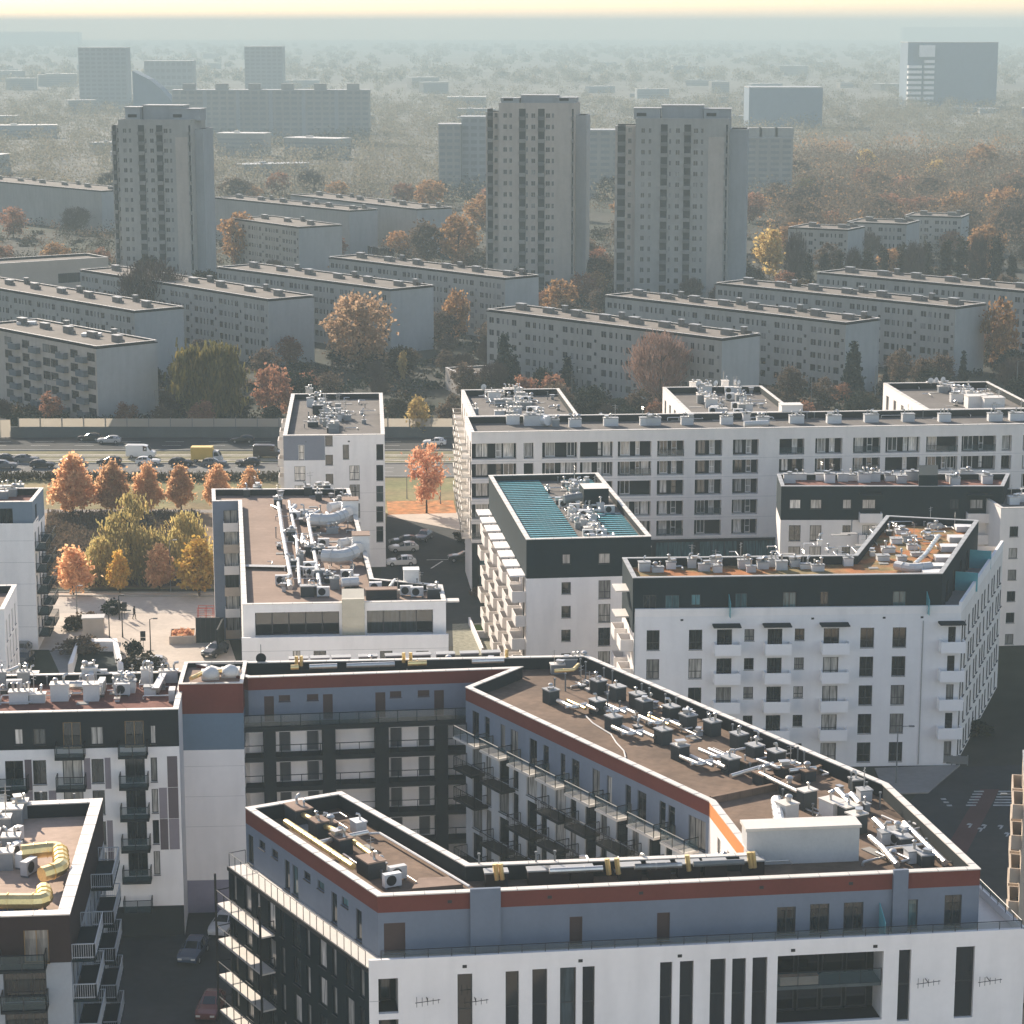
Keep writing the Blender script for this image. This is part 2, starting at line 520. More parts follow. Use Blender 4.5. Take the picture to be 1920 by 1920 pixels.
class Bld:
    def __init__(s, name, label, cat='building', loc=(0, 0), group=None):
        s.o = (loc[0], loc[1], 0.0)
        s.root = tag(empty(name, s.o), label, cat, group)
    def put(s, mb, name, m, parent=None, smooth=False, label=None):
        if not mb.f:
            return None
        o = link(name, mb.mesh(name, m, s.o, smooth), parent or s.root)
        if label: o['label'] = label
        return o
    def inst(s, name, me, pt, rz, parent=None):
        return link(name, me, parent or s.root, (pt[0] - s.o[0], pt[1] - s.o[1], pt[2] - s.o[2]), rz)
    def windows(s, e, ops, depth=0.18, fm=None, pm=None, nv=1, nh=0.0, name='window', far=False):
        for a, b, c, d in ops:
            w, h = b - a, d - c
            if w < 0.1 or h < 0.1:
                continue
            n = nv if nv is not None else (0 if w < 0.9 else 1 if w < 2.0 else 2)
            if far:
                s.inst(name, far_window_mesh(w, h, fm or frame_w, pm or pane_far, n), e.pt((a + b) / 2, c, -depth + 0.06), e.rz)
                continue
            f, p = window_meshes(w, h, n, nh, fm or frame_d, pm or pane)
            o = s.inst(name, f, e.pt((a + b) / 2, c, -depth + 0.02), e.rz)
            link('pane', p, o)
    def walls(s, poly, z0, z1, m, ops=None, name='wall', depth=0.18, skip=()):
        """one wall mesh round a footprint; ops = {edge index: [(u0,u1,z0,z1)]}; returns the edges"""
        mb = MB()
        es = [Edge(poly[i], poly[(i + 1) % len(poly)]) for i in range(len(poly))]
        for i, e in enumerate(es):
            if i not in skip:
                wall_face(mb, e, z0, z1, (ops or {}).get(i, ()), depth)
        s.put(mb, name, m)
        return es
    def roof(s, poly, zdeck, ztop, pw=0.35, deck=None, cop=None, inner=None, over=0.04, name='roof'):
        """roof deck inside a parapet with a metal coping"""
        mb = MB()
        i1 = inset(poly, pw)
        mb.face([(p[0], p[1], zdeck) for p in i1])
        s.deck = s.put(mb, name, deck or felt)
        mb = MB()
        n = len(poly)
        for k in range(n):
            j = (k + 1) % n
            mb.face([(*i1[j], zdeck - .02), (*i1[k], zdeck - .02), (*i1[k], ztop), (*i1[j], ztop)])
        s.put(mb, 'parapet', inner or charcoal)
        mb = MB()
        o = inset(poly, -over)
        i2 = inset(poly, pw + over)
        for k in range(n):
            j = (k + 1) % n
            mb.face([(*o[k], ztop + .06), (*o[j], ztop + .06), (*i2[j], ztop + .06), (*i2[k], ztop + .06)])
            mb.face([(*o[k], ztop - .02), (*o[j], ztop - .02), (*o[j], ztop + .06), (*o[k], ztop + .06)])
            mb.face([(*i2[j], ztop - .02), (*i2[k], ztop - .02), (*i2[k], ztop + .06), (*i2[j], ztop + .06)])
            mb.face([(*o[j], ztop - .02), (*o[k], ztop - .02), (*i2[k], ztop - .02), (*i2[j], ztop - .02)])
            # coping joints: a thin raised seam every two metres
            L_ = math.dist(poly[k], poly[j])
            e = Edge(poly[k], poly[j])
            q = 1.0
            while q < L_ - 0.6:
                a, b_ = e.xy(q, over + .004), e.xy(q, -pw - over - .004)
                c, d = e.xy(q + .05, -pw - over - .004), e.xy(q + .05, over + .004)
                mb.prism([a, d, c, b_], ztop - .01, ztop + .075, 1)
                q += 2.0
        s.put(mb, 'coping', [cop or coping, coping_g])

def rail_mesh(mb, pts, h=1.05, post=1.2, r=0.03, m=0, glass=None, bars=0.0):
    """railing along a polyline of 3-D points: posts, top rail, optional glass (index) or thin bars"""
    for a, b in zip(pts[:-1], pts[1:]):
        a, b = Vector(a), Vector(b)
        L = (b - a).length
        n = max(1, round(L / post))
        for i in range(n + 1):
            p = a.lerp(b, i / n)
            mb.box(p.x - r, p.x + r, p.y - r, p.y + r, p.z, p.z + h, m)
        mb.tube([a + Vector((0, 0, h)), b + Vector((0, 0, h))], r * 1.3, 4, m)
        if glass is not None:
            mb.face([a + Vector((0, 0, .08)), b + Vector((0, 0, .08)), b + Vector((0, 0, h - .06)), a + Vector((0, 0, h - .06))], glass)
        if bars:
            k = max(2, round(L / bars))
            for i in range(1, k):
                p = a.lerp(b, i / k)
                mb.box(p.x - .012, p.x + .012, p.y - .012, p.y + .012, p.z, p.z + h, m)
            mb.tube([a + Vector((0, 0, .1)), b + Vector((0, 0, .1))], r, 4, m)

def joints(b, e, zs, t=.03):
    mb = MB()
    for z in zs:
        mb.hexa([e.pt(.02, z, -.01), e.pt(.02, z, .006), e.pt(e.L - .02, z, .006), e.pt(e.L - .02, z, -.01)], [e.pt(.02, z + t, -.01), e.pt(.02, z + t, .006), e.pt(e.L - .02, z + t, .006), e.pt(e.L - .02, z + t, -.01)])
    b.put(mb, 'panel_joints', coping_g)
def grilles(b, e, us, z):
    for u in us:
        mb = MB(); mb.hexa([e.pt(u, z, .0), e.pt(u, z, .03), e.pt(u + .28, z, .03), e.pt(u + .28, z, .0)], [e.pt(u, z + .2, .0), e.pt(u, z + .2, .03), e.pt(u + .28, z + .2, .03), e.pt(u + .28, z + .2, .0)]); b.put(mb, 'vent_grille', blackm)
def downpipe(b, e, u, z0, z1):
    mb = MB(); mb.tube([e.pt(u, z0, .09), e.pt(u, z1, .09)], .055, 6); b.put(mb, 'downpipe', coping_g)
def balcony(b, e, u0, u1, z, depth=1.4, style='solid', slab_m=None, rail_m=None, h=1.05, sl=0.18, glass_m=None):
    mb = MB()
    mb.hexa([e.pt(u0, z - sl), e.pt(u0, z - sl, depth), e.pt(u1, z - sl, depth), e.pt(u1, z - sl)],
            [e.pt(u0, z), e.pt(u0, z, depth), e.pt(u1, z, depth), e.pt(u1, z)])
    o = b.put(mb, 'balcony', slab_m or white)
    mb = MB()
    if style == 'solid':
        t = 0.10
        for (a, c, d0, d1) in ((u0, u1, depth - t, depth + .003), (u0 - .003, u0 + t, 0.01, depth - t), (u1 - t, u1 + .003, 0.01, depth - t)):
            mb.hexa([e.pt(a, z - sl - .02, d0), e.pt(a, z - sl - .02, d1), e.pt(c, z - sl - .02, d1), e.pt(c, z - sl - .02, d0)],
                    [e.pt(a, z + h, d0), e.pt(a, z + h, d1), e.pt(c, z + h, d1), e.pt(c, z + h, d0)])
        b.put(mb, 'railing', rail_m or white, o)
    else:
        rail_mesh(mb, [e.pt(u0 + .04, z, 0.03), e.pt(u0 + .04, z, depth - .04), e.pt(u1 - .04, z, depth - .04), e.pt(u1 - .04, z, 0.03)], h,
                  glass=1 if style == 'glass' else None, bars=0.14 if style == 'bars' else 0)
        b.put(mb, 'railing', [rail_m or blackm, glass_m or smoke], o)
    return o
def _smoke():
    m = bpy.data.materials.new('smoked_glass')
    m.use_nodes = True
    N, L = m.node_tree.nodes, m.node_tree.links
    b = N['Principled BSDF']
    b.inputs['Base Color'].default_value = (0.05, 0.09, 0.10, 1)
    b.inputs['Roughness'].default_value = 0.1
    b.inputs['Alpha'].default_value = 0.45
    return m
smoke = _smoke()
# ================================================================== rooftop kit (parts of the buildings they are fixed to)
def _boxmesh(w, d, h, lip=0.06, capm=1):
    a = MB()
    a.box(-w / 2, w / 2, -d / 2, d / 2, 0, h - .1, 0)
    a.box(-w / 2 - lip, w / 2 + lip, -d / 2 - lip, d / 2 + lip, h - .1, h, 1)
    return a
RK = {}
def roof_box(b, pt, rz, w=1.2, d=1.0, h=1.1, body=None, cap=None, pipes=2, parent=None, seed=0):
    """ventilation box with a capped top and cowled pipes standing on it"""
    body, cap = body or boxg, cap or coping_g
    k = (w, d, h, body.name, cap.name)
    if k not in RK:
        RK[k] = _boxmesh(w, d, h).mesh('ventilation_box', [body, cap])
    o = b.inst('ventilation_box', RK[k], pt, rz, parent)
    rr = random.Random(seed + int(pt[0] * 7 + pt[1] * 13))
    for i in range(pipes):
        kind = rr.choice((0, 0, 1, 1, 2, 3, 3, 4))
        kk = ('pipe', kind)
        if kk not in RK:
            a = MB()
            if kind == 0:
                a.tube([(0, 0, 0), (0, 0, .5)], .09, 8)
                a.tube([(0, 0, .5), (0, 0, .54), (0, 0, .62)], [.17, .17, .04], 8)
            elif kind == 1:
                a.tube([(0, 0, 0), (0, 0, .35), (.08, 0, .5), (.34, 0, .53)], .10, 8)
            elif kind == 3:
                a.box(-.28, .28, -.2, .2, 0, .22); a.box(-.34, .34, -.26, .26, .22, .27)
            elif kind == 4:
                a.tube([(0, 0, 0), (0, 0, 1.5)], .035, 5); a.tube([(-.4, 0, 1.35), (.4, 0, 1.35)], .02, 4); a.tube([(-.3, 0, 1.1), (.3, 0, 1.1)], .02, 4)
            else:
                a.tube([(0, 0, 0), (0, 0, .22)], .16, 10)
                a.tube([(0, 0, .22), (0, 0, .36), (0, 0, .46), (0, 0, .5)], [.24, .26, .18, .05], 10)
            RK[kk] = a.mesh('vent_cowl', galv, smooth=False)
        x = (-.5 + (i + .5) / pipes) * w * .9
        q = link('vent_cowl', RK[kk], o, (x, rr.uniform(-.2, .2) * d, h), rr.uniform(0, 6))
        s = rr.uniform(.8, 1.25)
        q.scale = (s, s, s)
    return o
def ac_unit(b, pt, rz, s=1.0, parent=None):
    if 'ac' not in RK:
        a = MB()
        a.box(-.55, .55, -.22, .22, .12, .92, 0)
        a.box(-.5, -.4, -.24, .24, 0, .12, 1); a.box(.4, .5, -.24, .24, 0, .12, 1)
        f = MB()
        n = 14
        f.face([(-.12 + .33 * math.cos(2 * math.pi * i / n), -.226, .52 + .33 * math.sin(2 * math.pi * i / n)) for i in range(n)])
        RK['ac'] = (a.mesh('air_conditioner', [boxw, steel]), f.mesh('fan', blackm))
    o = b.inst('air_conditioner', RK['ac'][0], pt, rz, parent)
    o.scale = (s, s, s)
    link('fan', RK['ac'][1], o)
    return o
def mast(b, pt, h=1.6, parent=None):
    k = ('mast', round(h, 1))
    if k not in RK:
        a = MB()
        a.tube([(0, 0, 0), (0, 0, h)], .06, 6)
        a.tube([(0, 0, h), (0, 0, h + .12)], .11, 6)
        RK[k] = a.mesh('vent_pipe', steel)
    return b.inst('vent_pipe', RK[k], pt, 0, parent)
def duct(b, pts, r=0.2, m=None, parent=None, name='duct', flange=1.5):
    a = MB()
    # rounded bends
    pp = [Vector(p) for p in pts]
    path = [pp[0]]
    for i in range(1, len(pp) - 1):
        d0, d1 = (pp[i - 1] - pp[i]), (pp[i + 1] - pp[i])
        c = min(r * 1.6, d0.length * .45, d1.length * .45)
        p0, p2 = pp[i] + d0.normalized() * c, pp[i] + d1.normalized() * c
        for t in (0, .33, .67, 1):
            path.append((1 - t) ** 2 * p0 + 2 * t * (1 - t) * pp[i] + t * t * p2)
    path.append(pp[-1])
    a.tube(path, r, 10)
    for p, q in zip(pp[:-1], pp[1:]):
        L = (q - p).length
        k = int(L / flange)
        for i in range(1, k + 1):
            c = p.lerp(q, i / (k + 1))
            t = (q - p).normalized()
            a.tube([c - t * .03, c + t * .03], r * 1.12, 10)
    return b.put(a, name, m or ductm, parent)
def dish(b, pt, rz, d=0.9, m=None, parent=None):
    k = ('dish', d, (m or boxw).name)
    if k not in RK:
        a = MB()
        n = 14
        rings = [(0.02, .10), (.25 * d, .075), (.42 * d, .03), (.5 * d, 0)]
        base = []
        for rad, y in rings:
            base.append([(rad * math.cos(2 * math.pi * i / n), y, .75 + rad * math.sin(2 * math.pi * i / n)) for i in range(n)])
        for r0, r1 in zip(base[:-1], base[1:]):
            for i in range(n):
                j = (i + 1) % n
                a.face([r0[i], r0[j], r1[j], r1[i]])
        a.tube([(0, .1, .75), (0, .25, .7), (0, .25, 0)], .035, 6, 1)
        a.tube([(0, .05, .75 - d * .45), (0, -.4, .72)], .018, 5, 1)
        RK[k] = a.mesh('satellite_dish', [m or boxw, steel])
    return b.inst('satellite_dish', RK[k], pt, rz, parent)
def px3(x, y, z):
    p = P(x, y, z)
    return (p[0], p[1], z)

def clutter_row(b, pts, rz, z, seed=1, body=None, size=(1.1, 0.9, 1.0), jitter=.3):
    rr = random.Random(seed)
    for x, y in pts:
        p = px3(x, y, z)
        roof_box(b, p, rz + rr.uniform(-.04, .04), round(size[0] * rr.uniform(.75, 1.35), 1), round(size[1] * rr.uniform(.8, 1.2), 1),
                 round(size[2] * rr.uniform(.75, 1.25), 1), body, None, rr.choice((1, 2, 2, 3)), seed=seed)

def fine(b, quad, n, z, rz, seed, mets=None):
    """small roof fittings: thin pipe runs, cable trays, pads and little cowls inside a roof area given by four photo points"""
    rr = random.Random(seed)
    q = [Vector(px3(x, y, z)) for x, y in quad]
    d = Vector((math.cos(rz), math.sin(rz), 0)); nn = Vector((-d.y, d.x, 0))
    for i in range(n):
        u, v = rr.random(), rr.random()
        p = q[0].lerp(q[1], u).lerp(q[3].lerp(q[2], u), v)
        c = rr.random()
        if c < .42:
            h = Vector((0, 0, rr.uniform(.15, .5))); L = rr.uniform(.8, 3.2); k = rr.choice((d, d, nn)); s = rr.choice((-1, 1)) * rr.uniform(.4, 1.2)
            o = nn if k is d else d
            duct(b, [p, p + h, p + h + k * L, p + h + k * L + o * s], rr.choice((.05, .07, .10)), rr.choice(mets or (ductm, galv, boxw)), name='pipe', flange=9)
        elif c < .6:
            roof_box(b, p, rz, rr.choice((.4, .5, .6)), rr.choice((.4, .5)), rr.choice((.3, .45, .6)), rr.choice((boxw, boxg, boxd)), rr.choice((coping, coping_g, ductm)), 1, seed=seed)
        elif c < .8:
            mast(b, p, rr.choice((.5, .8, 1.2)))
        else:
            kk = ('pad', rr.choice((0, 1)))
            if kk not in RK:
                a = MB(); w = .5 + .4 * kk[1]; a.box(-w, w, -.4, .4, 0.004, .07); RK[kk] = a.mesh('roof_pad', concrete)
            b.inst('roof_pad', RK[kk], p, rz)
# ================================================================== 1. red-banded courtyard building in front
FL = [16.4 - 2.7 * i for i in range(7)]
B1 = Bld('apartment_building', 'courtyard apartment block with brick-red roof band and brown felt roofs nearest the viewer', 'building', P(1000, 1650, 0))
b = B1
ptsA = dict(A=(708, 1681), B=(1838, 1630), C=(1665, 1470), D=(1100, 1229), E=(360, 1243), F=(465, 1271), G=(960, 1254), H=(873, 1289),
            I=(1330, 1503), J=(1405, 1600), K=(880, 1620), L=(640, 1485), M=(460, 1515))
ZP = 20.4
poly1 = [P(*v, ZP) for v in ptsA.values()]
E1 = [Edge(poly1[i], poly1[(i + 1) % 13]) for i in range(13)]
ZR = 19.28
# penthouse storey openings
def px_ops(e, lst, **k):
    return [e.rect(*r) for r in lst]
op = {}
e = E1[0]
fl0 = 16.45
def dz(e, x0, x1, y, zt, zb=None):      # opening from pixel columns, fixed sill and head heights
    return (e.u(x0, y), e.u(x1, y), fl0 if zb is None else zb, zt)
op[0] = [dz(e, 720, 760, 1755, 18.55), dz(e, 1068, 1092, 1735, 18.4), dz(e, 1232, 1256, 1728, 18.4), dz(e, 1457, 1492, 1715, 18.4),
         dz(e, 1519, 1555, 1708, 18.5), dz(e, 1582, 1619, 1705, 18.5), dz(e, 1703, 1721, 1700, 18.5), dz(e, 1771, 1803, 1698, 18.7)]
e = E1[12]
S13 = lambda x, y: (400 + x / 3.2, 1440 + y / 3.2)
left_doors = [(208, 240, 480), (428, 458, 628), (475, 508, 655), (708, 742, 815), (855, 890, 915)]
left_slots = [(275, 310, 452), (350, 388, 505), (543, 582, 637), (625, 665, 692), (770, 810, 792)]
op[12] = [dz(e, S13(a, y)[0], S13(c, y)[0], S13(0, y)[1], 18.6) for a, c, y in left_doors] + \
         [dz(e, S13(a, y)[0], S13(c, y)[0], S13(0, y)[1], 18.75, 18.15) for a, c, y in left_slots]
e = E1[7]
S5 = lambda x, y: (840 + x / 3.31, 1200 + y / 3.31)
cw = [(150, 192, 500), (228, 258, 535), (325, 355, 575), (388, 435, 615), (505, 552, 690), (590, 625, 690), (697, 728, 745), (767, 815, 785),
      (895, 942, 870), (985, 1018, 905), (1100, 1135, 975), (1175, 1230, 1015), (1310, 1350, 1080), (1365, 1408, 1105), (1492, 1600, 1170)]
op[7] = [dz(e, S5(a, y)[0], S5(c, y)[0], S5(0, y)[1], 18.7) for a, c, y in cw]
e = E1[5]
S4 = lambda x, y: (420 + x / 3.31, 1200 + y / 3.31)
bd = [(250, 310, 410), (615, 675, 405), (940, 1002, 395), (1305, 1365, 390)]
bs = [(340, 410, 345), (515, 585, 343), (1030, 1100, 330), (1202, 1275, 328)]
op[5] = [dz(e, S4(a, y)[0], S4(c, y)[0], S4(0, y)[1], 18.7) for a, c, y in bd] + [dz(e, S4(a, y)[0], S4(c, y)[0], S4(0, y)[1], 18.75, 18.2) for a, c, y in bs]
e = E1[8]
op[8] = [(2.4, 3.4, fl0, 18.6), (5.2, 6.2, fl0, 18.6), (8.0, 8.9, 17.3, 18.6)]
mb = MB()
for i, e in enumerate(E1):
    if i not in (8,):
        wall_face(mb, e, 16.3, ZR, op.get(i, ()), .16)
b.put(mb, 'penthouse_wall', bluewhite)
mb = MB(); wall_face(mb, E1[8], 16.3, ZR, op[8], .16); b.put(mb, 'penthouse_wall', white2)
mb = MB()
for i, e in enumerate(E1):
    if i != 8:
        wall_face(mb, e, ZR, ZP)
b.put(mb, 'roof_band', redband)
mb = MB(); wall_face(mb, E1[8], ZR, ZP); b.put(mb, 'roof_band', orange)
b.windows(E1[0], op[0][3:], .16, frame_d, pane_t, None)
b.windows(E1[0], op[0][:3], .16, doorbrown, mat('brown_door_leaf', (0.05, 0.03, 0.028), .6), 0, name='door')
b.windows(E1[12], op[12], .16, frame_d, pane_t, 0)
b.windows(E1[7], op[7], .16, frame_d, pane, None)
b.windows(E1[5], op[5], .16, doorbrown, mat('brown_door_leaf', (0.05, 0.03, 0.028)), 0)
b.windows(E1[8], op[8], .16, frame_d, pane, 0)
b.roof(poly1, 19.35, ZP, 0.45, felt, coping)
# grey piers that interrupt the red band on the street side
for x0, x1 in ((881, 938), (1672, 1700)):
    mb = MB()
    u0, u1 = E1[0].u(x0, 1690), E1[0].u(x1, 1680)
    mb.hexa([E1[0].pt(u0, 16.31, 0.01), E1[0].pt(u0, 16.31, .28), E1[0].pt(u1, 16.31, .28), E1[0].pt(u1, 16.31, .01)],
            [E1[0].pt(u0, ZP + .30, 0.01), E1[0].pt(u0, ZP + .30, .28), E1[0].pt(u1, ZP + .30, .28), E1[0].pt(u1, ZP + .30, .01)])
    b.put(mb, 'pier', bluewhite)
# lower storeys
lowp = inset(poly1, [-1.8, -2.6, 0, 0, 0, 0, 0, 0, 0, 0, 0, 0, -1.4])
EL = [Edge(lowp[i], lowp[(i + 1) % 13]) for i in range(13)]
opl = {}
e = EL[0]
tall = [(858, 886, 1826), (948, 973, 1821), (998, 1026, 1817), (1050, 1080, 1814), (1092, 1115, 1812), (1237, 1260, 1804), (1274, 1300, 1802),
        (1331, 1360, 1798), (1372, 1398, 1797), (1410, 1438, 1795), (1684, 1707, 1781), (1791, 1826, 1775)]
opl[0] = []
for x0, x1, yt in tall:
    zt = e.z((x0 + x1) / 2, yt)
    u0, u1 = e.u(x0, yt + 60), e.u(x1, yt + 60)
    opl[0] += [(u0, u1, zt - 5.0, zt), (u0, u1, zt - 10.6, zt - 5.6)]
zt = e.z(1556, 1788)
log = [(e.u(1457, 1850), e.u(1655, 1850), zt - 4.8, zt), (e.u(1457, 1850), e.u(1655, 1850), zt - 10.4, zt - 5.4)]
zt = e.z(725, 1835)
cor = [(0.6, e.u(747, 1880), zt - 2.4, zt), (0.6, e.u(747, 1880), zt - 5.2, zt - 2.8), (0.6, e.u(747, 1880), zt - 8, zt - 5.6)]
opl[0] += log + cor
# left street side: glazed bays with pale blinds
e = EL[12]
opl[12] = []
for f in FL[1:6]:
    for k in range(11):
        u = e.L * (k + .35) / 11
        opl[12].append((u, u + (1.15 if k % 2 else .65), f + .25, f + 2.25))
e = EL[7]
opl[7] = []
NB = 8
for f in FL[1:6]:
    for k in range(NB):
        u = e.L * k / NB
        opl[7] += [(u + 1.1, u + 2.7, f + .05, f + 2.35), (u + 3.3, u + 4.2, f + .05, f + 2.35)]
e = EL[5]
opl[5] = []
gd = [(345, 415), (515, 590), (1033, 1105), (1207, 1278)]
for f in FL[1:6]:
    for a, c in gd:
        opl[5].append((e.u(420 + a / 3.31, 1420), e.u(420 + c / 3.31, 1420), f + .03, f + 2.1))
mb = MB()
wall_face(mb, EL[0], 0, 16.75, opl[0], .35)
b.put(mb, 'street_wall', white)
mb = MB(); wall_face(mb, EL[12], 0, 16.2, opl[12], .2); b.put(mb, 'street_wall', navy)
mb = MB(); wall_face(mb, EL[7], 0, 16.3, opl[7], .2); b.put(mb, 'courtyard_wall', courtm)
mb = MB(); wall_face(mb, EL[5], 0, 16.3, opl[5], .15); b.put(mb, 'courtyard_wall', white)
mb = MB()
for i in (1, 2, 3, 4, 6, 8, 9, 10, 11):
    wall_face(mb, EL[i], 0, 16.3 if i != 1 else 16.75)
b.put(mb, 'wall', white)
b.windows(EL[0], opl[0][:2 * len(tall)], .33, frame_d, pane_d, 0, .5)
for f in (14.0, 11.3, 8.6):
    mb = MB(); mb.hexa([EL[0].pt(.02, f, -.01), EL[0].pt(.02, f, .006), EL[0].pt(.7, f, .006), EL[0].pt(.7, f, -.01)], [EL[0].pt(.02, f + .03, -.01), EL[0].pt(.02, f + .03, .006), EL[0].pt(.7, f + .03, .006), EL[0].pt(.7, f + .03, -.01)]); b.put(mb, 'joint_line', coping_g)
b.windows(EL[12], opl[12], .18, frame_d, pane_l, 0)
b.windows(EL[7], opl[7], .18, frame_d, pane, 0)
b.windows(EL[5], opl[5], .13, steel, mat('grey_door_leaf', (0.055, 0.065, 0.075), .6), 0)
# loggia boxes cut dark into the white street wall (built proud by a frame so nothing is coplanar)
for a, c, z0, z1 in log + cor:
    mb = MB()
    p_ = lambda u, z, o: EL[0].pt(u, z, o)
    o0, o1 = -.34, -2.3
    mb.face([p_(a, z0, o0), p_(c, z0, o0), p_(c, z0, o1), p_(a, z0, o1)], 0); mb.face([p_(a, z1, o1), p_(c, z1, o1), p_(c, z1, o0), p_(a, z1, o0)], 0)
    mb.face([p_(a, z0, o1), p_(a, z1, o1), p_(a, z1, o0), p_(a, z0, o0)], 1); mb.face([p_(c, z0, o0), p_(c, z1, o0), p_(c, z1, o1), p_(c, z0, o1)], 1)
    mb.face([p_(a, z0, o1), p_(c, z0, o1), p_(c, z1, o1), p_(a, z1, o1)], 2)
    b.put(mb, 'loggia', [charcoal, offwhite, charcoal])
    nw = max(1, int((c - a) / 1.7))
    b.windows(EL[0], [(a + .25 + (c - a - .5) * k / nw, a + .25 + (c - a - .5) * (k + .86) / nw, z0 + .1, min(z1 - .3, z0 + 2.2)) for k in range(nw)], 2.2, frame_d, pane_d, 0)
    if c - a > 4:
        b.windows(EL[0], [(a + .25 + (c - a - .5) * k / nw, a + .25 + (c - a - .5) * (k + .86) / nw, z0 + 2.65, z1 - .2) for k in range(nw)], 2.2, frame_d, pane_d, 0)
        mb = MB(); mb.hexa([p_(a + .01, z0 + 2.28, -2.25), p_(a + .01, z0 + 2.28, -.3), p_(c - .01, z0 + 2.28, -.3), p_(c - .01, z0 + 2.28, -2.25)], [p_(a + .01, z0 + 2.5, -2.25), p_(a + .01, z0 + 2.5, -.3), p_(c - .01, z0 + 2.5, -.3), p_(c - .01, z0 + 2.5, -2.25)]); b.put(mb, 'loggia_floor', concrete_d)
        mb = MB(); rail_mesh(mb, [p_(a + .05, z0 + 2.5, -.25), p_(c - .05, z0 + 2.5, -.25)], 1.0, 1.3, .02, 0, 1); b.put(mb, 'loggia_railing', [blackm, smoke])
        mb = MB(); mb.hexa([p_(a + .3, z0 + 2.52, -1.0), p_(a + .3, z0 + 2.52, -.45), p_(a + 2.9, z0 + 2.52, -.45), p_(a + 2.9, z0 + 2.52, -1.0)], [p_(a + .3, z0 + 3.1, -1.0), p_(a + .3, z0 + 3.1, -.45), p_(a + 2.9, z0 + 3.1, -.45), p_(a + 2.9, z0 + 3.1, -1.0)], 0, 1); b.put(mb, 'reflection_planter', [beige, litter])  # planter shape added in warm colours to imitate a sunlit reflection
for a, c, z0, z1 in []:
    fr = MB()
    for (q0, q1, r0, r1) in ((a, a + .12, z0, z1), (c - .12, c, z0, z1), (a + .12, c - .12, z1 - .12, z1), (a + .12, c - .12, z0, z0 + .12), ((a + c) / 2 - .05, (a + c) / 2 + .05, z0 + .12, z1 - .12), (a + .12, c - .12, z0 + 2.2, z0 + 2.32)):
        fr.hexa([EL[0].pt(q0, r0, .02), EL[0].pt(q0, r0, .07), EL[0].pt(q1, r0, .07), EL[0].pt(q1, r0, .02)], [EL[0].pt(q0, r1, .02), EL[0].pt(q0, r1, .07), EL[0].pt(q1, r1, .07), EL[0].pt(q1, r1, .02)])
    b.put(fr, 'loggia_frame', offwhite)
grilles(b, EL[0], (6.0, 13.5, 20.0, 27.5, 33.0), 16.0)
grilles(b, E1[0], (4.5, 11, 17, 25, 31), ZR + .45)
# terrace floor round the penthouse
mb = MB(); mb.face([(p[0], p[1], 16.26) for p in inset(lowp, [.2, .2, 0, 0, 0, 0, 0, 0, 0, 0, 0, 0, -.05])]); b.put(mb, 'terrace_floor', coping)
mb = MB()
q = inset([lowp[12], lowp[0], lowp[1], lowp[2]], 0.0)
for e, z0 in ((EL[0], 16.24), (EL[1], 16.24)):
    mb.hexa([e.pt(0.0, z0, -.22), e.pt(0.0, z0, .03), e.pt(e.L, z0, .03), e.pt(e.L, z0, -.22)], [e.pt(0.0, 16.82, -.22), e.pt(0.0, 16.82, .03), e.pt(e.L, 16.82, .03), e.pt(e.L, 16.82, -.22)])
b.put(mb, 'terrace_parapet', white)
mb = MB(); rail_mesh(mb, [EL[12].pt(.1, 16.28, -.03), EL[12].pt(EL[12].L - .5, 16.28, -.03)], 1.0, 1.0, .022, 0, None)
rail_mesh(mb, [EL[12].pt(.1, 16.28, -.03), EL[12].pt(.1, 16.28, -1.3)], 1.0, 1.0, .022, 0, None)
b.put(mb, 'terrace_railing', blackm)
mb = MB(); rail_mesh(mb, [EL[0].pt(.8, 16.82, -.1), EL[0].pt(EL[0].L - .3, 16.82, -.1), EL[1].pt(EL[1].L * .9, 16.82, -.1)], .55, 1.5, .022, 0, 1)
b.put(mb, 'terrace_railing', [blackm, smoke])
mb = MB(); mb.hexa([EL[12].pt(.0, 16.0, .02), EL[12].pt(0, 16.0, .12), EL[12].pt(EL[12].L, 16.0, .12), EL[12].pt(EL[12].L, 16.0, .02)], [EL[12].pt(0, 16.30, .02), EL[12].pt(0, 16.30, .12), EL[12].pt(EL[12].L, 16.30, .12), EL[12].pt(EL[12].L, 16.30, .02)]); b.put(mb, 'terrace_edge', blackm)
# glass divider on the street terrace
e = E1[0]; u = e.u(1648, 1710)
mb = MB(); mb.hexa([e.pt(u, 16.3, .05), e.pt(u, 16.3, 1.5), e.pt(u + .05, 16.3, 1.5), e.pt(u + .05, 16.3, .05)], [e.pt(u, 18.4, .05), e.pt(u, 17.6, 1.5), e.pt(u + .05, 17.6, 1.5), e.pt(u + .05, 18.4, .05)]); b.put(mb, 'terrace_screen', tealglass)
# sunny galleries at the far end of the left street side
e = EL[12]
for f in FL[1:5]:
    balcony(b, e, .1, 7.6, f, 1.05, 'open', coping, blackm, 1.0, .12)
mb = MB()
for u in (.1, 7.6):
    mb.hexa([e.pt(u, 3, 1.06), e.pt(u, 3, 1.18), e.pt(u + .12, 3, 1.18), e.pt(u + .12, 3, 1.06)], [e.pt(u, 16, 1.06), e.pt(u, 16, 1.18), e.pt(u + .12, 16, 1.18), e.pt(u + .12, 16, 1.06)])
b.put(mb, 'gallery_post', blackm)
